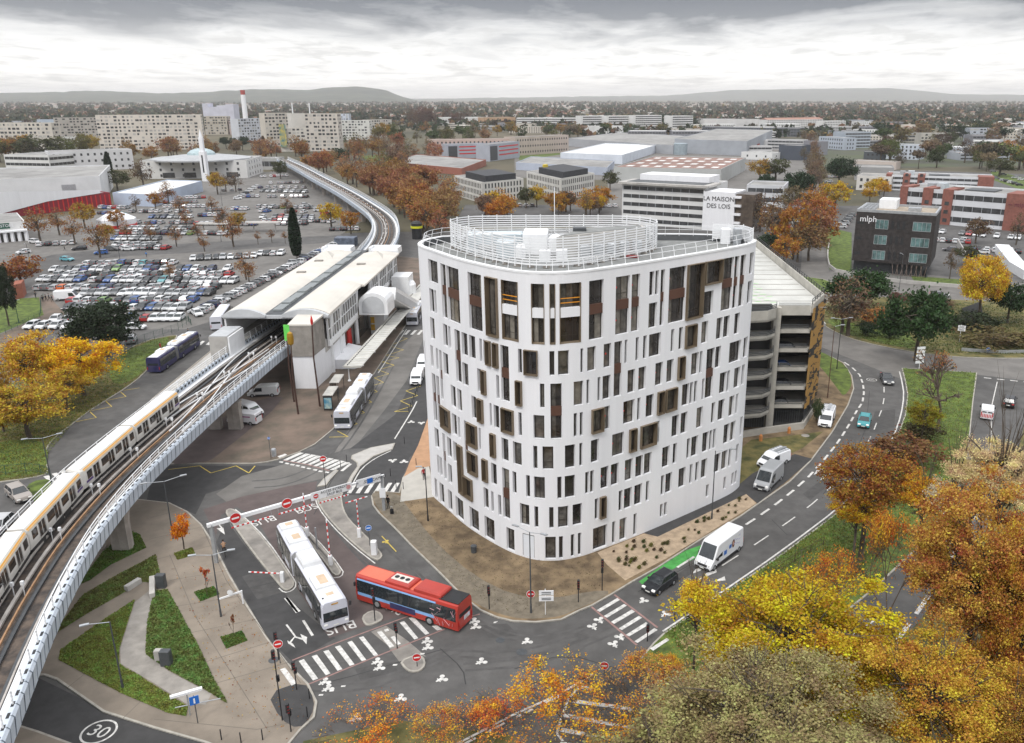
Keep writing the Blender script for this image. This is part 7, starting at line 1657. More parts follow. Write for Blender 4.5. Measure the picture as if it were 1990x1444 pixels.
for i,(u,v,r_,k) in enumerate(PK):
    where='upper' if v<440 else 'middle' if v<480 else 'lower'; sd='left' if u<200 else ('centre' if u<400 else 'right')
    ctree('thin%d'%(i%3) if k in'rb' else 'mid%d'%(i%3),u,v,r_,r_*.95,CM[k],f'small {CN[k]} tree in the {where} {sd} of the big car park',k=1.5,b=1.,group='small trees between the car park rows')
# hand placed middle distance
MD=[('mid0',957,388,17,17,'Y','yellow tree in front of the left punched window office'),('mid1',1043,376,15,16,'Y','yellow tree between the two punched window offices'),('mid2',1022,378,16,16,'G','green tree beside the yellow one between the offices'),('mid0',1165,392,12,13,'Y','yellow tree left of the lettered office car park'),('thin0',1240,388,14,28,'y','slender golden poplar before the lettered office'),('thin1',1140,392,12,20,'y','thin golden tree right of the flag mast'),('thin2',1265,392,10,26,'b','bare slender tree before the lettered office'),
('mid1',1186,346,15,14,'G','green tree left of the lettered office'),('mid2',1100,385,22,16,'b','brown tree behind the roof screen'),('mid0',1075,388,18,14,'o','orange tree behind the roof screen'),('mid1',985,396,18,12,'o','orange tree left of the flag mast'),
('thin0',1510,425,38,36,'b','brown leafless tree left of the russet one beyond the white roof'),('mid1',1545,440,34,44,'o','russet plane tree beside the avenue behind the car park'),('thin1',1480,410,26,26,'b','leafless tree right of the lettered office'),('thin2',1575,440,20,40,'b','brown tree on the kerb of the straight avenue'),('mid2',1525,480,26,26,'o','orange tree above the car park roof edge'),
('pine',1497,475,30,30,'D','dark green pine just right of the white building roof'),('pine',1550,356,30,34,'D','broad umbrella pine left of the avenue'),('mid0',1508,325,28,17,'G','green brown tree behind the umbrella pine'),('pine',1488,350,16,18,'D','small pine left of the broad umbrella pine'),('pine',1633,327,27,32,'D','umbrella pine right of the avenue'),('mid1',1625,374,27,22,'Y','bright yellow tree left of the black brick office'),('mid2',1478,325,20,18,'y','golden tree behind the pale workshop'),('mid0',1698,357,17,9,'Y','low yellow tree behind the black brick office'),
('mid1',1900,442,20,18,'b','brown green tree in the brick office car park'),('mid2',1880,490,22,14,'G','grey green tree beside the white cars'),('thin0',1980,440,18,22,'b','brown tree at the far right of the office car park'),('thin1',1850,508,12,20,'b','small bare tree beside the basement ramp'),
('mid1',70,284,40,20,'G','large green brown tree before the left slab'),('cyp',213,322,0,0,'D','slim cypress left of the prayer hall'),('mid0',225,345,20,16,'G','green tree at the foot of the slim cypress'),('thin1',275,335,22,20,'b','brown tree left of the prayer hall'),('cyp',515,290,0,0,'D','dark conical conifer left of the viaduct head'),('pine',470,275,14,14,'D','dark pine above the prayer hall, left of two'),('pine',438,274,12,12,'D','dark pine above the prayer hall, right of two'),
('mid1',543,325,14,14,'G','dark green tree beside the viaduct head'),('mid2',660,300,18,14,'D','dark evergreen at the bend of the park road'),('mid0',745,252,12,14,'y','yellow green poplar behind the russet planes'),('mid1',1345,238,16,8,'D','dark round tree before the banded offices'),('mid2',1380,262,14,7,'Y','yellow trees near the dark glazed building'),
('mid1',1855,255,20,14,'D','dark cedar above the concrete frame building'),('mid0',1955,285,16,14,'o','golden tree right of the white portico'),('mid2',1985,300,18,20,'y','yellow brown tree at the right edge of the horizon woods'),('mid1',1905,262,12,8,'y','yellow tree left of the portico'),('mid2',1945,320,26,14,'G','dark hedge trees above the right lawn')]
CM.update({'G':(.06,.065,.022),'D':DGR})
for kd,u,v,rx,ry,k,l in MD:
    if kd=='cyp': c=G(u,v+18); tree('cypress',c.x,c.y,0,9.,5.5 if u>300 else 4.5,CM[k],l,name='cypress'); continue
    ctree(kd,u,v,rx,ry,CM[k],l,k=1.25 if kd!='pine' else 1.,b=1.5)
# scatter inside photo polygons
def inside(p,poly):
    c=False; n=len(poly)
    for i in range(n):
        a,b=poly[i],poly[(i+1)%n]
        if (a[1]>p[1])!=(b[1]>p[1]) and p[0]<(b[0]-a[0])*(p[1]-a[1])/(b[1]-a[1])+a[0]: c=not c
    return c
rs=random.Random(9)
def ordn2(i): return ordn(i) if i<39 else ('fortieth' if i==39 else 'forty-'+ORD[i-40])
OCC=[]
for o in bpy.data.objects:
    if o.get('category') in('building',) and o.type=='EMPTY':
        ws=[c for c in o.children if c.name.startswith('wall')]
        if ws:
            vs=[(v.co.x+o.location.x,v.co.y+o.location.y) for v in ws[0].data.vertices]
            if len(vs)<=8: OCC.append(vs[:4])
def clear(x,y):
    return not any(inside((x,y),q) for q in OCC)
def scat(poly,n,kinds,cols,hR,label,group,name='tree'):
    w=px(poly); k=0; t=0; made=[]
    us=[p[0] for p in poly]; vs=[p[1] for p in poly]
    while k<n and t<n*40:
        t+=1; u=rs.uniform(min(us),max(us)); v=rs.uniform(min(vs),max(vs))
        if not inside((u,v),poly): continue
        p=G(u,v)
        if not clear(p.x,p.y): continue
        r_=rs.uniform(*hR); c=rs.choice(cols); kd=rs.choice(kinds); dy=p.y
        kd=kd+(str(rs.randrange(3)) if kd in('far','mid','thin') else '')
        made.append((u,tree(kd,p.x,p.y,r_*(1.55 if 'pine' not in kd else 2.),r_,r_*rs.uniform(.85,1.15),tuple(x*rs.uniform(.85,1.15) for x in c),label,group=group,name=name))); k+=1
    for i,(u,o) in enumerate(sorted(made,key=lambda q:q[0])): o['label']=f'{label}, {ordn2(i)} from left'
scat([(575,330),(640,325),(700,352),(760,352),(850,378),(890,405),(905,440),(860,470),(815,455),(790,430),(735,385),(690,368),(630,345)],46,['thin','mid'],[RUS,(.34,.15,.045),(.25,.12,.05)],(4.2,6.2),'russet plane tree of the rows right of the viaduct','plane trees in the rows right of the viaduct')
scat([(570,300),(700,290),(850,300),(850,335),(760,345),(700,340),(640,318),(580,318)],26,['thin','mid'],[RUS,(.26,.12,.03),BRN,OLV],(4.5,7),'autumn tree in the park behind the plane rows','park trees behind the plane rows')
scat([(600,262),(860,262),(1000,262),(1000,272),(840,295),(700,290),(600,292)],26,['mid','thin','pinefar'],[RUS,BRN,OLV,GRN],(5,8),'tree between the slabs and the pink building','trees between the slabs and the pink building')
scat([(790,236),(905,234),(930,245),(780,250)],16,['thin','mid'],[(.12,.055,.035),(.10,.06,.04)],(8,12),'dark russet tree in the tall wood before the hills','trees of the tall dark russet wood')
scat([(940,262),(1100,258),(1340,258),(1340,268),(1100,275),(1000,272)],22,['mid','far','pinefar'],[BRN,OLV,(.28,.15,.03),GRN],(4.5,7),'small mixed tree below the banded white offices','trees below the banded white offices')
scat([(1560,270),(1585,270),(1590,330),(1595,372),(1568,372),(1562,320)],20,['thin'],[(.15,.10,.07),(.17,.11,.06)],(3.8,5.),'bare brown tree of the straight avenue','bare trees lining the straight avenue')
scat([(1700,300),(1860,296),(1990,320),(1990,336),(1780,334),(1690,322)],30,['mid','thin','pinefar'],[BRN,OLV,GRN,(.08,.06,.035)],(4.5,7),'brown or dark tree in the belt above the right lawn','trees above the right lawn')
scat([(1700,258),(1990,258),(1990,296),(1860,290),(1700,286)],26,['mid','far','pinefar'],[BRN,OLV,GRN,DGR],(5,8),'mixed tree among the small offices at the right horizon','trees among the small offices at the right')
scat([(0,298),(190,298),(260,305),(200,318),(0,318)],10,['mid'],[OLV,BRN,(.3,.19,.03)],(5,8),'tree between the left slabs and the stepped office','trees between the left slabs and the stepped office')
scat([(210,300),(400,300),(520,300),(560,318),(440,322),(280,318)],18,['thin','mid'],[RUS,BRN,(.28,.15,.04)],(4.5,7),'orange brown tree behind the prayer hall','trees behind the prayer hall')
scat([(905,415),(1200,408),(1200,420),(910,440)],14,['mid','thin'],[(.36,.17,.02),ORG,BRN],(3,4.6),'orange tree behind the roof screen','orange trees behind the roof screen')
scat([(1470,400),(1600,400),(1605,520),(1560,525),(1500,470)],12,['thin','mid'],[RUS,BRN,(.32,.14,.03)],(3.6,5.2),'autumn tree in the strip left of the straight avenue','trees in the strip left of the avenue')
scat([(1655,372),(1730,376),(1735,392),(1660,395)],3,['mid'],[YEL],(2.6,3.4),'low yellow shrub tree behind the black brick office','yellow shrubs behind the black brick office')
# the suburban woods to the horizon: one mass of small crowns
n=13500; u=rng.uniform(-700,2500,n); a=rng.uniform(0,1,n); v=200+ (a**1.15)*72
Ps=[]; cols=[]
keep=[]
for uu,vv in zip(u,v):
    if 250<vv and rs.random()<(.72 if 0<uu<1990 else .3): continue
    if vv>258 and not(1100<uu) and uu>-40: continue
    p=G(uu,vv)
    if not clear(p.x,p.y): continue
    keep.append((p.x,p.y))
keep=np.array(keep); n=len(keep); Dd=keep[:,1]; q=14
R_=rng.uniform(4,7,n)*np.clip(Dd/1500,.9,2.2)**.55; cc=np.stack([keep[:,0],keep[:,1],R_*1.05],1)
dirs=rng.normal(size=(n,q,3)); dirs/=np.linalg.norm(dirs,axis=2)[:,:,None]
PP=(cc[:,None,:]+dirs*R_[:,None,None]*rng.uniform(.3,1.,(n,q,1))*np.array([1,1,.85])).reshape(-1,3); S=np.repeat(R_,q)[:,None]*.5
V=leaves(PP,1.); mid=V.mean(axis=1,keepdims=True); V=mid+(V-mid)*S[:,:,None]
wm=leafmat('suburban_woods',.5,.004,.1,.06)
t_=wm.node_tree; oi=[x for x in t_.nodes if x.type=='OBJECT_INFO'][0]; hs=[x for x in t_.nodes if x.type=='HUE_SAT'][0]; ge=[x for x in t_.nodes if x.type=='NEW_GEOMETRY'][0]
vo=t_.nodes.new('ShaderNodeTexVoronoi'); vo.inputs['Scale'].default_value=.028; t_.links.new(ge.outputs['Position'],vo.inputs['Vector']); sx_=t_.nodes.new('ShaderNodeSeparateColor'); t_.links.new(vo.outputs['Color'],sx_.inputs[0])
t_.links.new(ramp(t_,sx_.outputs[0],[(0,(.02,.034,.014)),(.35,(.035,.045,.02)),(.55,(.07,.06,.03)),(.75,(.085,.062,.036)),(.9,(.13,.07,.03)),(1.,(.2,.12,.03))],'CONSTANT'),hs.inputs['Color'])
me=quadmesh('distant_woods',V,wm); o=bpy.data.objects.new('distant_woods',me); C.objects.link(o); tag(o,'wooded suburbs of dark green and brown crowns stretching to the horizon','woods',None,'stuff')
print('trees',NT)
# ================= STREET FURNITURE =================
def lamp(u,v,ut,vt,label,arms=2,al=1.6,ang=None,col=None,group=None):
    p=G(u,v); h=ZT(u,v,vt); t=thing('street_lamp',label,'street lamp',(p.x,p.y,0),0,group); m=MB(); m.tube((p.x,p.y,0),(p.x,p.y,.9),.11,.10,8); m.tube((p.x,p.y,.9),(p.x,p.y,h),.075,.05,8); m.build('post',col or dgrey,t)
    a=ang if ang is not None else .4
    for k in range(arms):
        d=Vector((math.cos(a+math.pi*k),math.sin(a+math.pi*k),0)); q=Vector((p.x,p.y,h-.05)); e=q+d*al+Vector((0,0,.28)); m=MB(); m.tube(q,e,.035,.03,6); m.build('arm',steel,t)
        m=MB(); m.beam(e-d*.25,e+d*.45,.26,.09); m.build('lamp_head',steel,t)
    return t
lamp(337,1048,322,935,'double armed street lamp beside the orange young tree',2,1.9,.55)
lamp(430,1200,413,1078,'double armed street lamp on the pavement left of the exit barrier',2,1.6,.3)
lamp(239,1339,216,1208,'single armed street lamp standing in the grass triangle',1,1.7,3.6)
lamp(101,941,85,851,'double armed street lamp behind the metro train by the left lawn',2,1.8,.5)
lamp(832,1014,827,910,'thin lamp post at the left corner of the white building',1,.6,3.2,black)
lamp(1032,1193,1032,1034,'double armed street lamp in front of the rounded nose of the white building',2,1.5,-.55)
lamp(1383,1010,1390,876,'single armed street lamp in the planting bed by the long white van',1,1.9,0.)
lamp(1608,774,1620,634,'tall rust brown lamp mast behind the parked white van',1,1.2,0.,M('rust_brown_post',(.10,.05,.035),.6,.2,1.))
lamp(1626,718,1634,620,'tall black lamp mast at the tip of the green verge',2,1.6,.1,black)
lamp(37,628,31,586,'green lamp post on the small left lawn',1,.6,1.,M('green_post',(.03,.08,.06),.6,.2,1.))
lamp(1880,520,1882,462,'thin lamp post by the walled forecourt',1,.7,.3)
lamp(1747,565,1752,495,'slim lamp post in front of the black brick office',1,.7,2.)
for i,(u,v,vt) in enumerate([(432,400,352),(430,470,400),(340,420,372),(210,470,425),(466,378,345),(590,440,398),(235,515,470),(60,520,474)]): lamp(u,v,u,vt,'thin lamp post between the car park rows',1,.8,i*.7,group='lamp posts in the big car park')
rustp=M('dark_rust_post',(.06,.03,.022),.6,.2,1.)
def mast(u,v,ut,vt,label,top):
    p=G(u,v); h=ZT(u,v,vt); q=G(ut,vt,h); t=thing('art_mast',label,'mast',(p.x,p.y,0)); m=MB(); a=Vector((p.x,p.y,0)); b=Vector((p.x-.25,p.y,h*.6)); c=Vector((p.x,p.y,h)); m.tube(a,b,.16,.13,8); m.tube(b,c,.13,.09,8); m.build('post',rustp,t)
    m=MB()
    if top=='gold': m.lathe([(.05,0),(.42,.3),(.5,.9),(.5,1.5),(.4,2.),(.05,2.25)],(c.x,c.y,c.z),14); m.build('gold_capsule',M('gold_capsule',(.42,.24,.03),.3,.1,1.,metal=.5),t)
    elif top=='green': m.beam(c,c+Vector((0,0,2.6)),.14,.9,up=(1,0,0)); m.build('green_banner',M('green_banner',(.14,.62,.10),.5,.1,1.),t)
    else: m.lathe([(.05,0),(.2,.3),(.22,.8),(.1,1.3),(.02,1.6)],(c.x,c.y,c.z),10); m.build('red_tip',redp,t)
mast(572,782,545,662,'rust brown mast carrying a bright green banner','green'); mast(580,806,568,672,'rust brown mast topped by a gold capsule','gold'); mast(622,791,623,632,'rust brown mast with a red flame shaped tip','red')
def disc_sign(t,x,y,z,nrm,r,mat_,bar=None,nm='sign_disc'):
    n=Vector(nrm).normalized(); a=n.cross(Vector((0,0,1))).normalized(); b=a.cross(n); c=Vector((x,y,z)); m=MB()
    def dsk(o,r_,mi): m.add([c+n*o+a*r_*math.cos(k*math.pi/10)+b*r_*math.sin(k*math.pi/10) for k in range(20)],[tuple(range(20)) if True else ()],mi)
    m.tube(c-n*.03,c+n*.0,r*1.0,r*1.0,20,2); dsk(.004,r*.98,1); dsk(.008,r*.9,0)
    if bar: m.add([c+n*.012+a*sx*r*.62+b*sz*r*.16 for sx,sz in ((-1,-1),(1,-1),(1,1),(-1,1))],[(0,1,2,3)],1)
    m.build(nm,[mat_,whitep,steel],t)
def tocam(p,az=0): d=Vector((-p[0],-p[1],0)).normalized(); return (d.x,d.y,.02)
def sign(u,v,vt,label,kind='noentry',r=.42,h=None,polem=None):
    p=G(u,v); h=h or ZT(u,v,vt); t=thing('road_sign',label,'road sign',(p.x,p.y,0)); m=MB(); m.tube((p.x,p.y,0),(p.x,p.y,h+.2),.04,.04,6); m.build('post',polem or dgrey,t); n=tocam(p)
    if kind=='noentry': disc_sign(t,p.x+n[0]*.07,p.y+n[1]*.07,h-.1,n,r,redp,True)
    elif kind=='blue': disc_sign(t,p.x+n[0]*.07,p.y+n[1]*.07,h-.1,n,r,bluep,True)
    elif kind=='panel':
        m=MB(); a=Vector(n).cross(Vector((0,0,1))).normalized(); c=Vector((p.x,p.y,h-.2))+Vector(n)*.08; 
        for k in (0,-.62): m.beam(c-a*.8+Vector((0,0,k)),c+a*.6+Vector((0,0,k)),.06,.52,up=(0,0,1))
        m.build('sign_panel',whitep,t)
        m=MB()
        for k in (.08,-.1,-.55,-.7): m.beam(c+Vector(n)*.04-a*.55+Vector((0,0,k)),c+Vector(n)*.04+a*.35+Vector((0,0,k)),.02,.07)
        m.build('sign_lines',dgrey,t)
    elif kind=='bluesq':
        m=MB(); a=Vector(n).cross(Vector((0,0,1))).normalized(); c=Vector((p.x,p.y,h-.2))+Vector(n)*.08; m.beam(c-a*.35,c+a*.35,.05,.75); m.build('sign_panel',bluep,t); m=MB(); m.beam(c+Vector(n)*.04+Vector((0,0,-.25)),c+Vector(n)*.04+Vector((0,0,.2)),.12,.02,up=n); m.build('arrow',whitep,t)
    return t
sign(545,1291,1249,'no entry sign under a black traffic light at the left end of the main crossing',r=.42)
sign(811,1297,1275,'no entry sign on the small island in the junction',r=.4)
sign(1032,1190,1152,'no entry sign on the lamp post foot before the white building',r=.42)
sign(635,968,890,'no entry sign high on a black pole above the upper zebra crossing',r=.42,polem=black)
sign(1174,1318,1291,'no entry sign seen through the golden twiggy tree',r=.4)
sign(719,1062,1024,'round blue sign beside the entry barrier cabinet','blue',.36)
sign(1060,1196,1148,'white stacked direction sign on a pale post before the white building','panel',polem=whitep)
sign(385,1407,1356,'small blue square arrow sign on the bottom left pavement','bluesq')
sign(1864,665,633,'white direction signs on the right bank of the roundabout','panel',polem=whitep)
sign(527,893,850,'small round sign on a pole beside the bin on the bus station corner','blue',.2)
sign(1919,690,678,'small blue sign by the guard rail on the right','blue',.4)
def tlight(u,v,vt,label,dbl=False):
    p=G(u,v); h=ZT(u,v,vt); t=thing('traffic_light',label,'traffic light',(p.x,p.y,0)); m=MB(); m.tube((p.x,p.y,0),(p.x,p.y,h),.055,.045,8); m.build('post',black,t); m=MB(); s=.16; 
    m.bbox(p.x-s*.8,p.x+s*.8,p.y-.28,p.y-.05,h-.75,h+.05,.03); m.build('signal_head',black,t); m=MB(); n=tocam(p)
    for k,mm in ((0,0),(1,1),(2,2)): c=Vector((p.x+n[0]*.32,p.y-.31,h-.08-.28*k)); m.lathe([(.085,0),(.085,.02)],(c.x,c.y,c.z-.05),8,0)
    m.build('lenses',[M('dark_red_lens',(.12,.01,.01),.3,.1,1.)],t)
    m=MB(); m.bbox(p.x-.12,p.x+.12,p.y+.06,p.y+.26,h*.55,h*.55+.55,.02); m.build('pedestrian_head',black,t); return t
for a in ((542,1284,1226,'traffic light beside the no entry sign at the left end of the main crossing'),(549,1402,1262,'tall black signal pole on the dark corner paving'),(566,1424,1366,'traffic light nearest the bottom edge on the dark corner paving'),(577,1342,1284,'thin traffic light at the left end of the zebra stripes'),(772,1260,1208,'traffic light on the paved refuge of the main crossing'),(729,1208,1142,'traffic light on the small round island before the red bus'),(951,1186,1137,'traffic light on the gravel edge behind the red bus'),(1124,1172,1126,'traffic light near the bottom tip of the building plot'),(1170,1149,1086,'traffic light at the corner of the planting bed'),(1258,1246,1212,'traffic light at the lower end of the right hand crossing'),(1311,1205,1166,'traffic light facing away behind the black hatchback')): tlight(*a)
# gantry
p0,p1=G(421,1095),G(747,993); hg=ZT(421,1095,1014); hg2=ZT(747,993,930); hg=(hg+hg2)/2; ga=thing('height_gantry','long white overhead gantry with round red signs spanning the bus lanes','gantry',(p0.x,p0.y,0))
a,b=Vector(p0),Vector(p1); dg=(b-a).normalized(); ng=Vector((dg.y,-dg.x,0)); up=Vector((0,0,1))
for q in (a,b): m=MB(); m.beam(q,q+up*hg,.34,.34); m.build('column',steel,ga)
m=MB(); m.beam(a-dg*.4+up*hg,a+(b-a)*.6+up*hg,.34,.4); m.build('beam',whitep,ga); m=MB(); m.beam(a+(b-a)*.6+up*hg,b+dg*.3+up*hg,.2,.25); m.build('beam',whitep,ga)
for f0,f1,txt in ((.55,.80,('ACCES INTERDIT','SAUF BUS')),(.83,.985,('P BASSO CAMBO',))):
    q=a+(b-a)*f0+up*hg; r=a+(b-a)*f1+up*hg; m=MB(); m.beam(q+ng*.28,r+ng*.28,.08,.95); pn=m.build('sign_panel',whitep,ga); m=MB(); c=(q+r)/2+ng*.34+dg*.3
    for k,s in enumerate(txt): text_add(m,s,.42 if len(txt)>1 else .5,Matrix(((dg.x,0,ng.x,c.x),(dg.y,0,ng.y,c.y),(0,1,0,c.z+(.2-.42*k if len(txt)>1 else 0)),(0,0,0,1))),0,.01)
    m.build('lettering',dgrey,ga)
    disc_sign(ga,*(q+dg*.55+ng*.36),ng,.32,redp if len(txt)>1 else whitep,len(txt)>1)
    if len(txt)>1: disc_sign(ga,*(r-dg*.45+ng*.36),ng,.3,M('red_ring',(.6,.3,.3),.5,.1,1.))
    else: m=MB(); m.beam(q+dg*1.3+ng*.34,q+dg*2.0+ng*.34,.03,.6); m.build('blue_panel',bluep,ga)
for f in (.125,.41): q=a+(b-a)*f+up*(hg+.1)+ng*.3; disc_sign(ga,q.x,q.y,q.z,ng,.62,redp,True)
for f0,f1,dz in ((.10,.32,-1.),(.36,.56,-1.),(.60,.78,-1.1)):
    q=a+(b-a)*f0+up*(hg+dz)+ng*.1; r=a+(b-a)*f1+up*(hg+dz)+ng*.1; mr_=MB(); n=16
    for i in range(n): s,e=q.lerp(r,i/n),q.lerp(r,(i+1)/n); mr_.beam(s,e,.12,.12,i%2)
    mr_.build('height_bar',[redp,whitep],ga)
    for e in (q,r): m=MB(); m.tube(e,e+up*(-dz),.02,.02,4); m.build('hanging_chain',steel,ga)
m=MB(); m.box(b.x-.35,b.x+.35,b.y-.3,b.y-.2,1.9,3.1); m.build('warning_board',whitep,ga)
def barrier(u,v,label,arm,L=4.2,dirv=(1,0,0),tip=None):
    p=G(u,v); t=thing('barrier',label,'barrier',(p.x,p.y,0)); m=MB(); m.bbox(p.x-.2,p.x+.2,p.y-.2,p.y+.2,.12,1.25,.06); m.build('cabinet',whitep,t); m=MB(); d=Vector(dirv).normalized(); q=Vector((p.x,p.y,1.05)); n=12
    for i in range(n): m.beam(q+d*L*i/n,q+d*L*(i+1)/n,.1,.1,i%2)
    m.build('arm',[redp,whitep],t)
    if tip: m=MB(); c=q+d*L; e=Vector((dg.x,dg.y,0)); [m.beam(c-e*1.3+e*2.6*i/8,c-e*1.3+e*2.6*(i+1)/8,.09,.09,i%2) for i in range(8)]; m.build('cross_bar',[redp,whitep],t)
    return t
barrier(598,1043,'raised barrier beside the middle of the white articulated bus',1,4.4,(0,0,1)); barrier(643,1099,'raised barrier at the lower end of the middle island',1,4.4,(0,0,1)); barrier(550,1132,'closed red barrier at the end of the long left island',0,3.6,(-1,.12,-.02)); barrier(699,1045,'raised red barrier with a cross bar on the right island',1,3.7,(0,0,1),True)
def simple(name,label,cat,build): t=build(); tag(t,label,cat); return t
m=MB(); p=G(728,1078); m.bbox(p.x-.3,p.x+.3,p.y-.3,p.y+.3,.12,1.7,.06); tag(m.build('ticket_machine',[whitep]),'pale grey ticket machine at the lower end of the right island','ticket machine')
m=MB(); p=G(617,1068); m.tube((p.x,p.y,.1),(p.x,p.y,2.7),.09,.09,10); tag(m.build('post',steel),'plain grey post between the two raised barriers','post')
for u,v,l in ((315,1143,'dark utility cabinet at the top of the right planting bed'),(325,1294,'large dark utility cabinet in the middle of the right planting bed')): m=MB(); p=G(u,v); m.bbox(p.x-.45,p.x+.45,p.y-.3,p.y+.3,.1,1.6,.04); tag(m.build('utility_cabinet',dgrey),l,'utility cabinet')
m=MB(); p=G(311,1285); m.bbox(p.x-.35,p.x+.35,p.y-.25,p.y+.25,.1,1.2,.04); tag(m.build('utility_cabinet',conc),'small beige utility cabinet behind the large dark one','utility cabinet')
m=MB(); p=G(921,1075); m.lathe([(.3,0),(.34,.7),(.34,.8),(.2,.85)],(p.x,p.y,.12),12); tag(m.build('bin',dgrey),'grey round bin standing in the bare soil before the building','bin')
m=MB(); p=G(533,888); m.lathe([(.32,0),(.36,.9),(.3,1.1),(.1,1.15)],(p.x,p.y,.12),12); tag(m.build('bin',steel),'grey litter bin at the bus station corner by the crossing','bin')
for u,v,l in ((1478,858,'left small orange work lamp below the car park'),(1533,843,'right small orange drum at the foot of the car park')): m=MB(); p=G(u,v); m.lathe([(.25,0),(.25,.8),(.1,1.),(.02,1.05)],(p.x,p.y,.12),10); tag(m.build('drum',M('orange_drum',(.5,.2,.06),.6,.1,1.)),l,'drum')
# arrow signs bottom left
for (u,v,vt,l) in ((370,1392,1347,'white tubular arrow signpost beside the blue square sign'),):
    p=G(u,v); h=ZT(u,v,vt); t=thing('signpost',l,'road sign',(p.x,p.y,0)); m=MB(); m.tube((p.x,p.y,0),(p.x,p.y,h),.06,.06,8); m.build('post',steel,t); m=MB(); m.beam((p.x-1.1,p.y-.5,h),(p.x+1.,p.y+.6,h),.28,.2); m.build('arrow_panel',whitep,t); m=MB(); m.tube((p.x-1.,p.y-.2,1.),(p.x+2.2,p.y+.9,1.),.04,.04,6); m.build('hand_rail',steel,t)
p=G(473,1175); t=thing('swing_gate','white swing gate arm with round red ringed sign by the pavement kerb','gate',(p.x,p.y,0)); m=MB(); m.tube((p.x,p.y,0),(p.x,p.y,1.6),.08,.08,8); m.build('post',whitep,t); m=MB(); m.beam((p.x,p.y,1.5),(p.x-1.9,p.y-.9,1.2),.1,.16); m.build('arm',whitep,t); disc_sign(t,p.x-.9,p.y-.55,1.7,(-.1,-1,0),.3,whitep,None)
for i,(u,v) in enumerate([(431,1440),(469,1446),(511,1440),(598,1395),(602,1360),(759,925),(786,862),(784,952),(770,948),(674,898),(662,908),(743,972),(809,905),(751,1178),(771,1180),(755,1190)]):
    if i>=13: continue
    m=MB(); p=G(u,v); m.tube((p.x,p.y,0),(p.x,p.y,1.1),.05,.045,6); tag(m.build('bollard',black),'thin black bollard beside pavement or crossing','bollard','thin black bollards')
pts=resample([Vector(q) for q in px([(795,800),(826,722)])],1.9)
for i,q in enumerate(pts): m=MB(); m.tube((q[0],q[1],0),(q[0],q[1],.9),.09,.09,6); m.tube((q[0],q[1],.5),(q[0],q[1],.72),.1,.1,6); tag(m.build('bollard',[dgrey]),'short dark post between bike path and bus lane','bollard','posts between bike path and bus lane')
# totem
c=G(811,464); hh=ZT(811,464,430); t=thing('advertising_column','black column with bright yellow rings and dome beside the far lane','column',(c.x,c.y,0)); m=MB(); m.lathe([(1.8,0),(1.8,hh*.62)],(c.x,c.y,0),12); m.build('shaft',black,t); m=MB(); m.lathe([(2.1,0),(2.1,hh*.12)],(c.x,c.y,hh*.62),12); m.build('yellow_ring',M('yellow_ring',(.6,.6,.03),.5,.05,1.),t); m=MB(); m.lathe([(1.9,0),(1.9,hh*.14),(1.2,hh*.26),(.1,hh*.3)],(c.x,c.y,hh*.74),12); m.build('dome',black,t)
# bus shelters
def shelter(u,v,rz,label,ad=True):
    p=G(u,v); t=thing('bus_shelter',label,'bus shelter',(0,0,0)); m=MB(); m.bbox(-2.2,2.2,-.8,.8,2.5,2.62,.05); m.build('roof',M('shelter_roof',(.40,.39,.36),.7,.15,1.),t)
    for x,y in ((-2.1,.7),(0,.7),(2.1,.7),(-2.1,-.6),(2.1,-.6)): m=MB(); m.beam((x,y,0),(x,y,2.5),.08,.08); m.build('post',dgrey,t)
    m=MB(); m.quad((-2.1,.72,.3),(2.1,.72,.3),(2.1,.72,2.3),(-2.1,.72,2.3)); m.build('glass_back',glassb,t); m=MB(); m.box(-1.8,1.8,.3,.6,.45,.52); m.build('bench',dgrey,t)
    if ad:
        m=MB(); m.box(-2.35,-2.2,-.7,.7,.2,2.4); m.build('advert_frame',black,t); m=MB(); m.box(-2.37,-2.345,-.58,.58,.4,2.2); m.build('poster',M('blue_poster',(.06,.30,.48),.4,.3,1.2,col2=(.40,.50,.45)),t)
    t.location=(p.x,p.y,.12); t.rotation_euler=(0,0,rz)
shelter(645,790,1.62,'nearer bus shelter with a blue poster panel beside the articulated bus'); shelter(657,765,1.62,'farther bus shelter behind the one with the poster',False)
# brick kiosk, container, tent, low walls
m=MB(); q=px([(24,584),(47,578),(52,570),(28,574)]); m.prism(q,0,ZT(24,584,556)); m_=M('kiosk_brick',(.28,.10,.065),.85,.15,1.); tag(m.build('kiosk',m_),'small red brick kiosk beside the dark evergreen at the left edge','kiosk')
c=G(672,478); m=MB(); m.bbox(c.x-3.4,c.x+3.4,c.y-1.5,c.y+3,0.,2.9,.1); tag(m.build('shelter_hut',M('hut_blue_grey',(.10,.12,.16),.6,.4,1.)),'blue grey hut beyond the station roof','hut')
c=G(228,440); m=MB(); m.lathe([(7,0),(7,3),(4,4.6),(.1,6.2)],(c.x,c.y,0),10,0); m.lathe([(7.1,0),(7.1,1.1)],(c.x,c.y,.0),10,1); tag(m.build('tent',[white,redp]),'white and red round tent in the upper car park','tent')
for u,v,l in ((418,452,'small flat white canopy in the upper car park'),(515,450,'white blossom like round canopy near the cypress')): c=G(u,v); m=MB(); m.bbox(c.x-6,c.x+6,c.y-2,c.y+2,3.2,3.6,.1); m.beam((c.x-4,c.y,0),(c.x-4,c.y,3.2),.3,.3); m.beam((c.x+4,c.y,0),(c.x+4,c.y,3.2),.3,.3); tag(m.build('canopy',conc),l,'canopy')
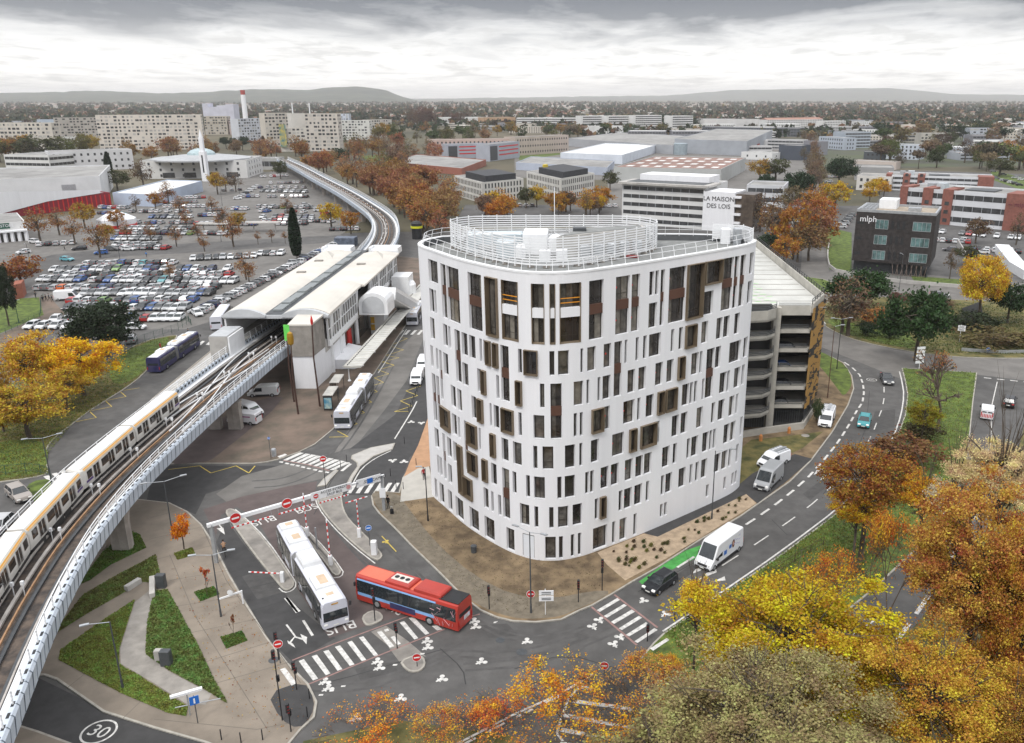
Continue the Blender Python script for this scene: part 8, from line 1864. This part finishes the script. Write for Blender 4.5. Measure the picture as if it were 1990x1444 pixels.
def wallpoly(name,pts,h,w,mm,label,cat='wall',sm=1):
    m=MB(); q=smooth_poly(px(pts),sm,False)
    for a_,b_ in zip(q,q[1:]): m.beam((*a_,h/2),(*b_,h/2),w,h)
    tag(m.build(name,mm),label,cat)
wallpoly('low_wall',[(1612,470),(1607,500),(1613,526),(1656,535),(1730,548),(1861,559),(1880,560)],.9,.35,conc,'pale low wall running below the black brick office')
wallpoly('low_wall',[(1585,607),(1590,622),(1604,635)],.7,.3,conc,'curved pale kerb wall at the left tip of the roundabout')
wallpoly('retaining_wall',[(1860,478),(1880,512),(1900,545)],2.2,.3,conc,'concrete retaining wall beside the forecourt ramp')
wallpoly('low_wall',[(1795,478),(1800,540)],1.,.25,dgrey,'dark low wall right of the black brick office')
wallpoly('terrace_wall',[(1945,490),(1985,540),(2060,555)],2.5,4,whitep,'white restaurant terrace edge at the right side')
wallpoly('guard_rail',[(1868,683),(1930,688),(1999,687)],.75,.12,steel,'steel guard rail on the right side of the roundabout','guard rail')
c=G(1905,640); 
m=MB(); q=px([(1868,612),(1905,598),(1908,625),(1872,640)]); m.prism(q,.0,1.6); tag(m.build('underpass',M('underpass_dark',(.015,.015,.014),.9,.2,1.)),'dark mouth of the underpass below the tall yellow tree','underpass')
def fence(name,pts,h,mm,label,step=2.4,rails=(.3,.97),mesh=True):
    t=thing(name,label,'fence',at(*pts[0])); q=resample([Vector((*p_,0)) for p_ in px(pts)],step); f=MB()
    for a_ in q: f.beam((a_.x,a_.y,0),(a_.x,a_.y,h),.06,.06)
    f.build('post',mm,t)['kind']='stuff'; f=MB()
    for a_,b_ in zip(q,q[1:]):
        for r_ in rails: f.beam((a_.x,a_.y,h*r_),(b_.x,b_.y,h*r_),.03,.03)
        if mesh:
            L=(b_-a_).length; n=6
            for k in range(1,n): c_=a_.lerp(b_,k/n); f.beam((c_.x,c_.y,h*rails[0]),(c_.x,c_.y,h*rails[-1]),.012,.012)
    f.build('mesh_panel',mm,t)
gf_=M('green_fence',(.03,.075,.055),.6,.2,1.)
fence('green_fence',[(206,707),(276,668),(344,645),(368,628)],1.8,gf_,'green mesh fence along the back of the left lawn'); fence('green_fence',[(268,625),(365,624),(372,632)],1.4,gf_,'green mesh fence in front of the nearest car park row'); fence('green_fence',[(-40,915),(15,925),(70,918),(100,930)],1.5,gf_,'green fence on the lawn corner by the left zebra stripes'); fence('green_fence',[(0,655),(80,615),(80,585),(85,580)],1.2,gf_,'thin fence around the small upper left lawn')
fence('field_fence',[(1480,1135),(1530,1103),(1600,1060)],1.1,rustp,'low brown fence on the median grass below the curved road',3.)
fence('yard_railing',[(1655,500),(1652,532),(1700,540),(1790,552)],1.3,gf_,'dark railing before the black brick office')
sgn=MB(); c=G(1786,716); hh=ZT(1786,716,676); [sgn.beam((c.x-.8,c.y,hh*(.3+.17*k)),(c.x+.8,c.y+.3,hh*(.3+.17*k)),.1,hh*.12) for k in range(5)]; sgn.tube((c.x,c.y,0),(c.x,c.y,hh),.06,.06,6); tag(sgn.build('direction_sign',whitep),'stack of pale direction boards at the lower edge of the roundabout','road sign')
# young street trees and bed plants
tree('young',*G(358,1074)[:2],3.6,1.5,2.6,(.60,.17,.008),'bright orange young tree in a grass square on the left pavement',name='young_tree',cat='tree') if 0 else None
c=G(359,1074); tree('mid0',c.x,c.y,3.1,.95,1.55,(.62,.19,.008),'bright orange young tree in a grass square on the left pavement',name='young_tree')
c=G(403,1160); tree('young',c.x,c.y,2.2,1.2,1.9,(.5,.14,.04),'nearly bare young tree with a few red leaves on the left pavement',name='young_tree')
c=G(456,1243); tree('young',c.x,c.y,1.8,.6,1.5,(.3,.12,.04),'bare staked sapling in the lowest grass square',name='young_tree')
# bed plants
rp=random.Random(4); bp=[]; BED=[(1175,1078),(1258,1042),(1285,1050),(1447,966),(1462,980),(1361,1043),(1297,1080),(1215,1122)]; crown=PRO['far0'][0]; k=0
while k<52:
    u,v=rp.uniform(1170,1465),rp.uniform(960,1125)
    if not inside((u,v),BED): continue
    c=G(u,v); o=bpy.data.objects.new('bed_plant',crown); C.objects.link(o); s=rp.uniform(.14,.3); o.location=(c.x,c.y,.15+s*.5); o.scale=(s,s,s); o.color=(*rp.choice([(.06,.08,.02),(.10,.09,.03),(.09,.055,.03),(.16,.16,.03)]),1); tag(o,'tiny low plant in the sandy planting bed beside the white building','plant','tiny plants in the sandy bed'); bp.append((u,o)); k+=1
for i,(u,o) in enumerate(sorted(bp,key=lambda q:q[0])): o['label']='tiny low plant of the sandy bed, '+(ordn2(i) if i<49 else {49:'fiftieth',50:'fifty-first',51:'fifty-second'}[i])+' from the left'
# tufts on the planting beds of the plaza (ground cover)
def cover(poly,n,s0,z,col,label,nm='ground_cover'):
    P=[]; us=[p[0] for p in poly]; vs=[p[1] for p in poly]
    while len(P)<n:
        u,v=rp.uniform(min(us),max(us)),rp.uniform(min(vs),max(vs))
        if inside((u,v),poly): c=G(u,v); P.append((c.x,c.y,z+rp.uniform(0,s0)))
    V=leaves(np.array(P),s0); o=bpy.data.objects.new(nm,quadmesh(nm,V,GC)); C.objects.link(o); o.color=(*col,1); tag(o,label,'plants' if nm=='ground_cover' else 'fallen leaves',None,'stuff')
GC=leafmat('ground_cover_leaves',.5,.9,.2,.06)
cover([(303,1151),(325,1148),(344,1181),(385,1257),(418,1328),(442,1369),(393,1339),(327,1304),(284,1274),(287,1214),(295,1170)],15000,.10,.15,(.13,.18,.045),'dense green ground cover filling the right hand bed of the plaza')
cover([(263,1167),(232,1263),(232,1293),(273,1317),(366,1377),(362,1394),(327,1388),(237,1350),(115,1285),(117,1266),(191,1214)],15000,.07,.14,(.19,.23,.045),'short grass and weeds of the triangular lawn on the plaza')
cover([(303,1080),(311,1115),(295,1135),(273,1132),(246,1151),(169,1195),(101,1238),(161,1159),(237,1115)],9000,.08,.14,(.15,.17,.045),'weedy grass band between the two concrete walks')
cover([(250,1032),(272,1040),(285,1066),(215,1100),(175,1130),(150,1140),(200,1075)],3500,.07,.14,(.08,.13,.02),'grass around the viaduct pier')
for q,l in (([(338,1077),(374,1066),(381,1080),(345,1090)],'leaf littered square under the orange young tree'),([(377,1153),(415,1141),(427,1157),(390,1171)],'grass square under the red leaved young tree'),([(428,1240),(470,1228),(482,1247),(440,1263)],'grass square under the bare sapling')): cover(q,1100,.06,.14,(.16,.17,.03) if 'litter' in l else (.07,.12,.02),l)
LIT=(.36,.17,.04)
cover([(1640,995),(1520,1082),(1400,1165),(1290,1240),(1330,1325),(1500,1285),(1700,1130),(1850,950),(1890,760),(1760,730),(1765,810),(1700,935)],5000,.055,.13,(.30,.15,.04),'fallen brown leaves scattered over the grass median','fallen_leaves')
cover([(60,690),(210,700),(270,740),(170,800),(90,870),(90,920),(-60,940),(-60,750)],7000,.05,.14,(.34,.22,.03),'fallen yellow leaves on the left lawn','fallen_leaves')
cover([(430,1100),(480,1190),(560,1300),(600,1400),(560,1440),(450,1400),(390,1240),(330,1100)],420,.06,.13,LIT,'few fallen leaves on the plaza paving','fallen_leaves')
cover([(1100,1350),(1300,1260),(1500,1300),(1300,1500),(900,1500),(700,1450)],1500,.06,.02,LIT,'fallen leaves on the road below the twiggy trees','fallen_leaves')
cover([(745,970),(840,980),(980,1080),(1150,1095),(1180,1140),(1000,1195),(900,1150)],2600,.045,.13,(.12,.10,.05),'weeds and clods on the bare soil of the building plot')
cover([(1752,716),(1758,740),(1763,768),(1758,808),(1743,849),(1727,877),(1690,938),(1639,988),(1520,1077),(1400,1159),(1290,1231),(1340,1280),(1640,1150),(1850,940),(1890,777),(1899,725)],26000,.085,.12,(.13,.17,.03),'rough grass of the long median')
cover([(279,729),(343,655),(276,664),(213,700),(60,745),(-40,770),(-40,940),(62,930),(98,921),(87,891),(141,825),(206,779)],20000,.085,.12,(.14,.16,.03),'rough grass of the left lawn')
cover([(1600,610),(1643,650),(1712,670),(1805,686),(1990,690),(1990,600),(1870,590),(1624,588)],14000,.13,.12,(.10,.115,.03),'rough grass of the roundabout')
# ================= PEOPLE =================
skin=M('skin',(.42,.25,.18),.6,.08,3.); hairm=M('dark_hair',(.03,.02,.015),.8,.2,4.)
def person(label,loc,rz,top,legs,pose='stand',hair=hairm,group=None,scale=1.):
    J={'pel':(0,0,.95,.135),'bel':(0,0,1.1,.125),'chest':(.01,0,1.32,.15),'neck':(.0,0,1.48,.055),'head0':(.02,0,1.58,.085),'head1':(.02,0,1.72,.09)}
    if pose=='stand': J.update({'hL':(0,.09,.9,.09),'kL':(.03,.1,.5,.06),'aL':(-.02,.11,.1,.042),'tL':(.12,.12,.04,.036),'hR':(0,-.09,.9,.09),'kR':(.08,-.1,.5,.06),'aR':(.02,-.11,.1,.042),'tR':(.16,-.12,.04,.036),'sL':(0,.19,1.4,.062),'eL':(-.03,.25,1.13,.042),'wL':(.06,.26,.88,.03),'sR':(0,-.19,1.4,.062),'eR':(-.04,-.25,1.13,.042),'wR':(.03,-.27,.88,.03)})
    elif pose=='walk': J.update({'hL':(0,.09,.9,.09),'kL':(.2,.1,.52,.06),'aL':(.22,.1,.1,.042),'tL':(.36,.1,.06,.036),'hR':(0,-.09,.9,.09),'kR':(-.02,-.1,.48,.06),'aR':(-.3,-.1,.16,.042),'tR':(-.2,-.1,.04,.036),'sL':(0,.19,1.4,.062),'eL':(-.12,.24,1.15,.042),'wL':(-.08,.27,.9,.03),'sR':(0,-.19,1.4,.062),'eR':(.06,-.25,1.14,.042),'wR':(.22,-.27,.95,.03)})
    else: J.update({'pel':(-.1,0,.95,.135),'bel':(-.04,0,1.1,.125),'chest':(.06,0,1.3,.15),'neck':(.12,0,1.45,.055),'head0':(.17,0,1.54,.085),'head1':(.2,0,1.67,.09),'hL':(-.08,.1,.93,.09),'kL':(.33,.12,.75,.06),'aL':(.2,.12,.32,.042),'tL':(.33,.12,.26,.036),'hR':(-.08,-.1,.93,.09),'kR':(.28,-.12,.62,.06),'aR':(.08,-.12,.22,.042),'tR':(.21,-.12,.16,.036),'sL':(.06,.19,1.38,.062),'eL':(.22,.26,1.2,.042),'wL':(.44,.24,1.1,.03),'sR':(.06,-.19,1.38,.062),'eR':(.22,-.26,1.2,.042),'wR':(.44,-.24,1.1,.03)})
    E=[('pel','bel'),('bel','chest'),('chest','neck'),('neck','head0'),('head0','head1'),('pel','hL'),('hL','kL'),('kL','aL'),('aL','tL'),('pel','hR'),('hR','kR'),('kR','aR'),('aR','tR'),('chest','sL'),('sL','eL'),('eL','wL'),('chest','sR'),('sR','eR'),('eR','wR')]
    K=list(J); me=bpy.data.meshes.new('sk'); me.from_pydata([J[k][:3] for k in K],[(K.index(a),K.index(b)) for a,b in E],[]); o=bpy.data.objects.new('sk',me); C.objects.link(o)
    md=o.modifiers.new('s','SKIN'); 
    for i,k in enumerate(K): me.skin_vertices[0].data[i].radius=(J[k][3],J[k][3])
    me.skin_vertices[0].data[0].use_root=True; o.modifiers.new('u','SUBSURF').levels=1
    ev=o.evaluated_get(bpy.context.evaluated_depsgraph_get()); tm=ev.to_mesh(); mb=MB()
    vs=[tuple(v.co) for v in tm.vertices]; 
    for f in tm.polygons:
        c=f.center; z=c.z; mi=0 if (z>J['neck'][2]+.0 ) else (2 if (z<J['pel'][2]-.0 and abs(c.y)<.22) else 1)
        if z<min(J['aL'][2],J['aR'][2])+.05 or ((c-Vector(J['tL'][:3])).length<.12) or ((c-Vector(J['tR'][:3])).length<.12): mi=3
        if (c-Vector(J['wL'][:3])).length<.06 or (c-Vector(J['wR'][:3])).length<.06: mi=0
        mb.m.append(mi)
    mb.v=vs; mb.f=[tuple(f.vertices) for f in tm.polygons]
    for s,w_,e_ in (('L','wL','eL'),('R','wR','eR')):
        w0=Vector(J[w_][:3]); d=(w0-Vector(J[e_][:3])).normalized(); sd=d.cross(Vector((0,1 if s=='L' else -1,0))).normalized(); p=w0+d*.03; mb.beam(w0,p+d*.06,.075,.035,0,up=(0,1,0))
        for k in range(4): b0=p+d*.06+sd*(-.03+.02*k); L_=(.065,.078,.072,.055)[k]; mb.tube(b0,b0+d*L_*.5,.009,.008,4,0); mb.tube(b0+d*L_*.5,b0+d*L_*.9+Vector((0,-.02 if s=='L' else .02,0)),.008,.006,4,0)
        mb.tube(p+sd*.035,p+sd*.07+d*.045,.010,.007,4,0)
    h=Vector(J['head1'][:3]); mb.tube(h+Vector((.08,0,-.06)),h+Vector((.108,0,-.075)),.016,.01,5,0)
    for s in (-1,1): mb.tube(h+Vector((.07,s*.033,-.03)),h+Vector((.088,s*.033,-.03)),.011,.008,5,4); mb.tube(h+Vector((0,s*.08,-.05)),h+Vector((0,s*.1,-.045)),.024,.018,5,0)
    mb.tube(h+Vector((.075,-.02,-.115)),h+Vector((.075,.02,-.115)),.008,.008,4,4)
    bpy.data.objects.remove(o)
    t=thing('person',label,'person',loc,rz,group); b=mb.build('body',[skin,top,legs,black,hair],t,smooth=True,origin=(0,0,0)); b.location=(0,0,0)
    m=MB(); m.lathe([(.085,-.09),(.108,-.02),(.1,.05),(.06,.1),(.01,.115)],tuple(h+Vector((-.018,0,.0))),10); hr=m.build('hair',hair,t,origin=(0,0,0)); hr.location=(0,0,0); t.scale=(scale,)*3; return t
navy=M('navy_cloth',(.02,.022,.035),.9,.2,3.); blk_=M('black_cloth',(.012,.012,.014),.9,.2,3.); redc=M('red_cloth',(.30,.03,.03),.9,.2,3.); tanc=M('tan_cloth',(.30,.18,.11),.9,.2,3.)
person('person in black coat standing by the gantry foot with a dark suitcase',at(755,990,.12),-1.9,blk_,blk_)
c=G(762,1000); m=MB(); m.bbox(c.x-.2,c.x+.2,c.y-.14,c.y+.14,.14,.75,.04); sc_=thing('suitcase','dark suitcase standing beside the person in the black coat','suitcase',(c.x,c.y,.12)); m.build('case',blk_,sc_); m=MB(); m.tube((c.x-.12,c.y,.75),(c.x-.12,c.y,1.05),.012,.012,5); m.tube((c.x+.12,c.y,.75),(c.x+.12,c.y,1.05),.012,.012,5); m.tube((c.x-.12,c.y,1.05),(c.x+.12,c.y,1.05),.015,.015,5); m.build('handle',steel,sc_)
person('person in dark clothes walking beside the left face of the concrete pier',at(419,826,.12),2.8,blk_,blk_,'walk')
for i,(u,v,tp,l) in enumerate([(70,580,blk_,'leftmost walker of the dark clad group near the brick kiosk'),(84,588,navy,'second walker from the left near the brick kiosk'),(90,586,blk_,'third walker from the left near the brick kiosk'),(96,584,navy,'fourth walker from the left near the brick kiosk'),(102,587,blk_,'rightmost walker of the group near the brick kiosk')]): person(l,at(u,v,.02),-1.2+i*.5,tp,blk_,'walk')
person('person in a red jacket on the grass beside the dark blue bus',at(313,683,.12),1.,redc,redc); person('person in dark clothes at the car park fence beside the station box',at(367,655,.05),.6,navy,blk_,'walk'); person('small figure in red on the pale forecourt left of the white building',at(824,934,.13),-1.,redc,blk_); person('person in dark clothes on the lane above the upper row of cars',at(126,487,.02),.4,blk_,blk_,'walk'); person('person in blue walking on the upper lane',at(285,500,.02),1.4,M('blue_cloth',(.05,.2,.5),.9,.2,3.),navy,'walk')
# cyclist
c=G(437,1078); rz_=hd(437,1085,432,1062); cy=thing('bicycle','dark bicycle ridden along the exit lane left of the long island','bicycle',(c.x,c.y,0),rz_)
def loc_build(mb,nm,mm,par): o=mb.build(nm,mm,par,origin=(0,0,0)); o.location=(0,0,0); return o
for x in (-.52,.52):
    m=MB(); n=20
    for i in range(n): a0,a1=2*math.pi*i/n,2*math.pi*(i+1)/n; m.tube((x+.33*math.cos(a0),0,.34+.33*math.sin(a0)),(x+.33*math.cos(a1),0,.34+.33*math.sin(a1)),.02,.02,5,cap=False)
    for i in range(6): a0=math.pi*i/6; m.tube((x-.32*math.cos(a0),0,.34-.32*math.sin(a0)),(x+.32*math.cos(a0),0,.34+.32*math.sin(a0)),.004,.004,3)
    loc_build(m,'wheel',rub,cy)
m=MB()
for a_,b_ in (((-.52,0,.34),(-.12,0,.32)),((-.12,0,.32),(.36,0,.8)),((-.2,0,.82),(.34,0,.88)),((-.12,0,.32),(-.22,0,.9)),((-.52,0,.34),(-.2,0,.82)),((.52,0,.34),(.34,0,.98))): m.tube(a_,b_,.02,.02,6)
loc_build(m,'frame',black,cy); m=MB(); m.tube((.36,-.27,1.04),(.36,.27,1.04),.015,.015,6); m.tube((.34,0,.95),(.36,0,1.04),.018,.018,6); loc_build(m,'handlebar',steel,cy); m=MB(); m.bbox(-.34,-.08,-.08,.08,.9,.95,.02); loc_build(m,'saddle',black,cy)
person('person with a tan backpack riding the bicycle in the exit lane',(c.x,c.y,.0),rz_,tanc,blk_,'ride')
# ================= HAZE =================
hz=bpy.data.materials.new('haze'); hz.use_nodes=True; t=hz.node_tree; t.nodes.remove(t.nodes['Principled BSDF']); pv=t.nodes.new('ShaderNodeVolumePrincipled'); pv.inputs['Color'].default_value=(.93,.93,.95,1); pv.inputs['Density'].default_value=HAZE; pv.inputs['Anisotropy'].default_value=0.; t.links.new(pv.outputs[0],t.nodes['Material Output'].inputs['Volume'])
mb=MB(); mb.box(-16500,18500,-500,26500,-2.2,230); o=mb.build('haze',hz); tag(o,'thin pale haze between the camera and the horizon','haze',None,'stuff')
# ---- labels: number look-alikes from left to right ----
byl={}
for o in C.objects:
    if o.parent is None and o.get('label') and o.get('kind') is None: byl.setdefault(o['label'],[]).append(o)
for l,os_ in byl.items():
    if 1<len(os_)<=45:
        for i,o in enumerate(sorted(os_,key=lambda o:PR(tuple(o.location))[0])): o['label']=f'{l}, {ordn2(i)} from left'
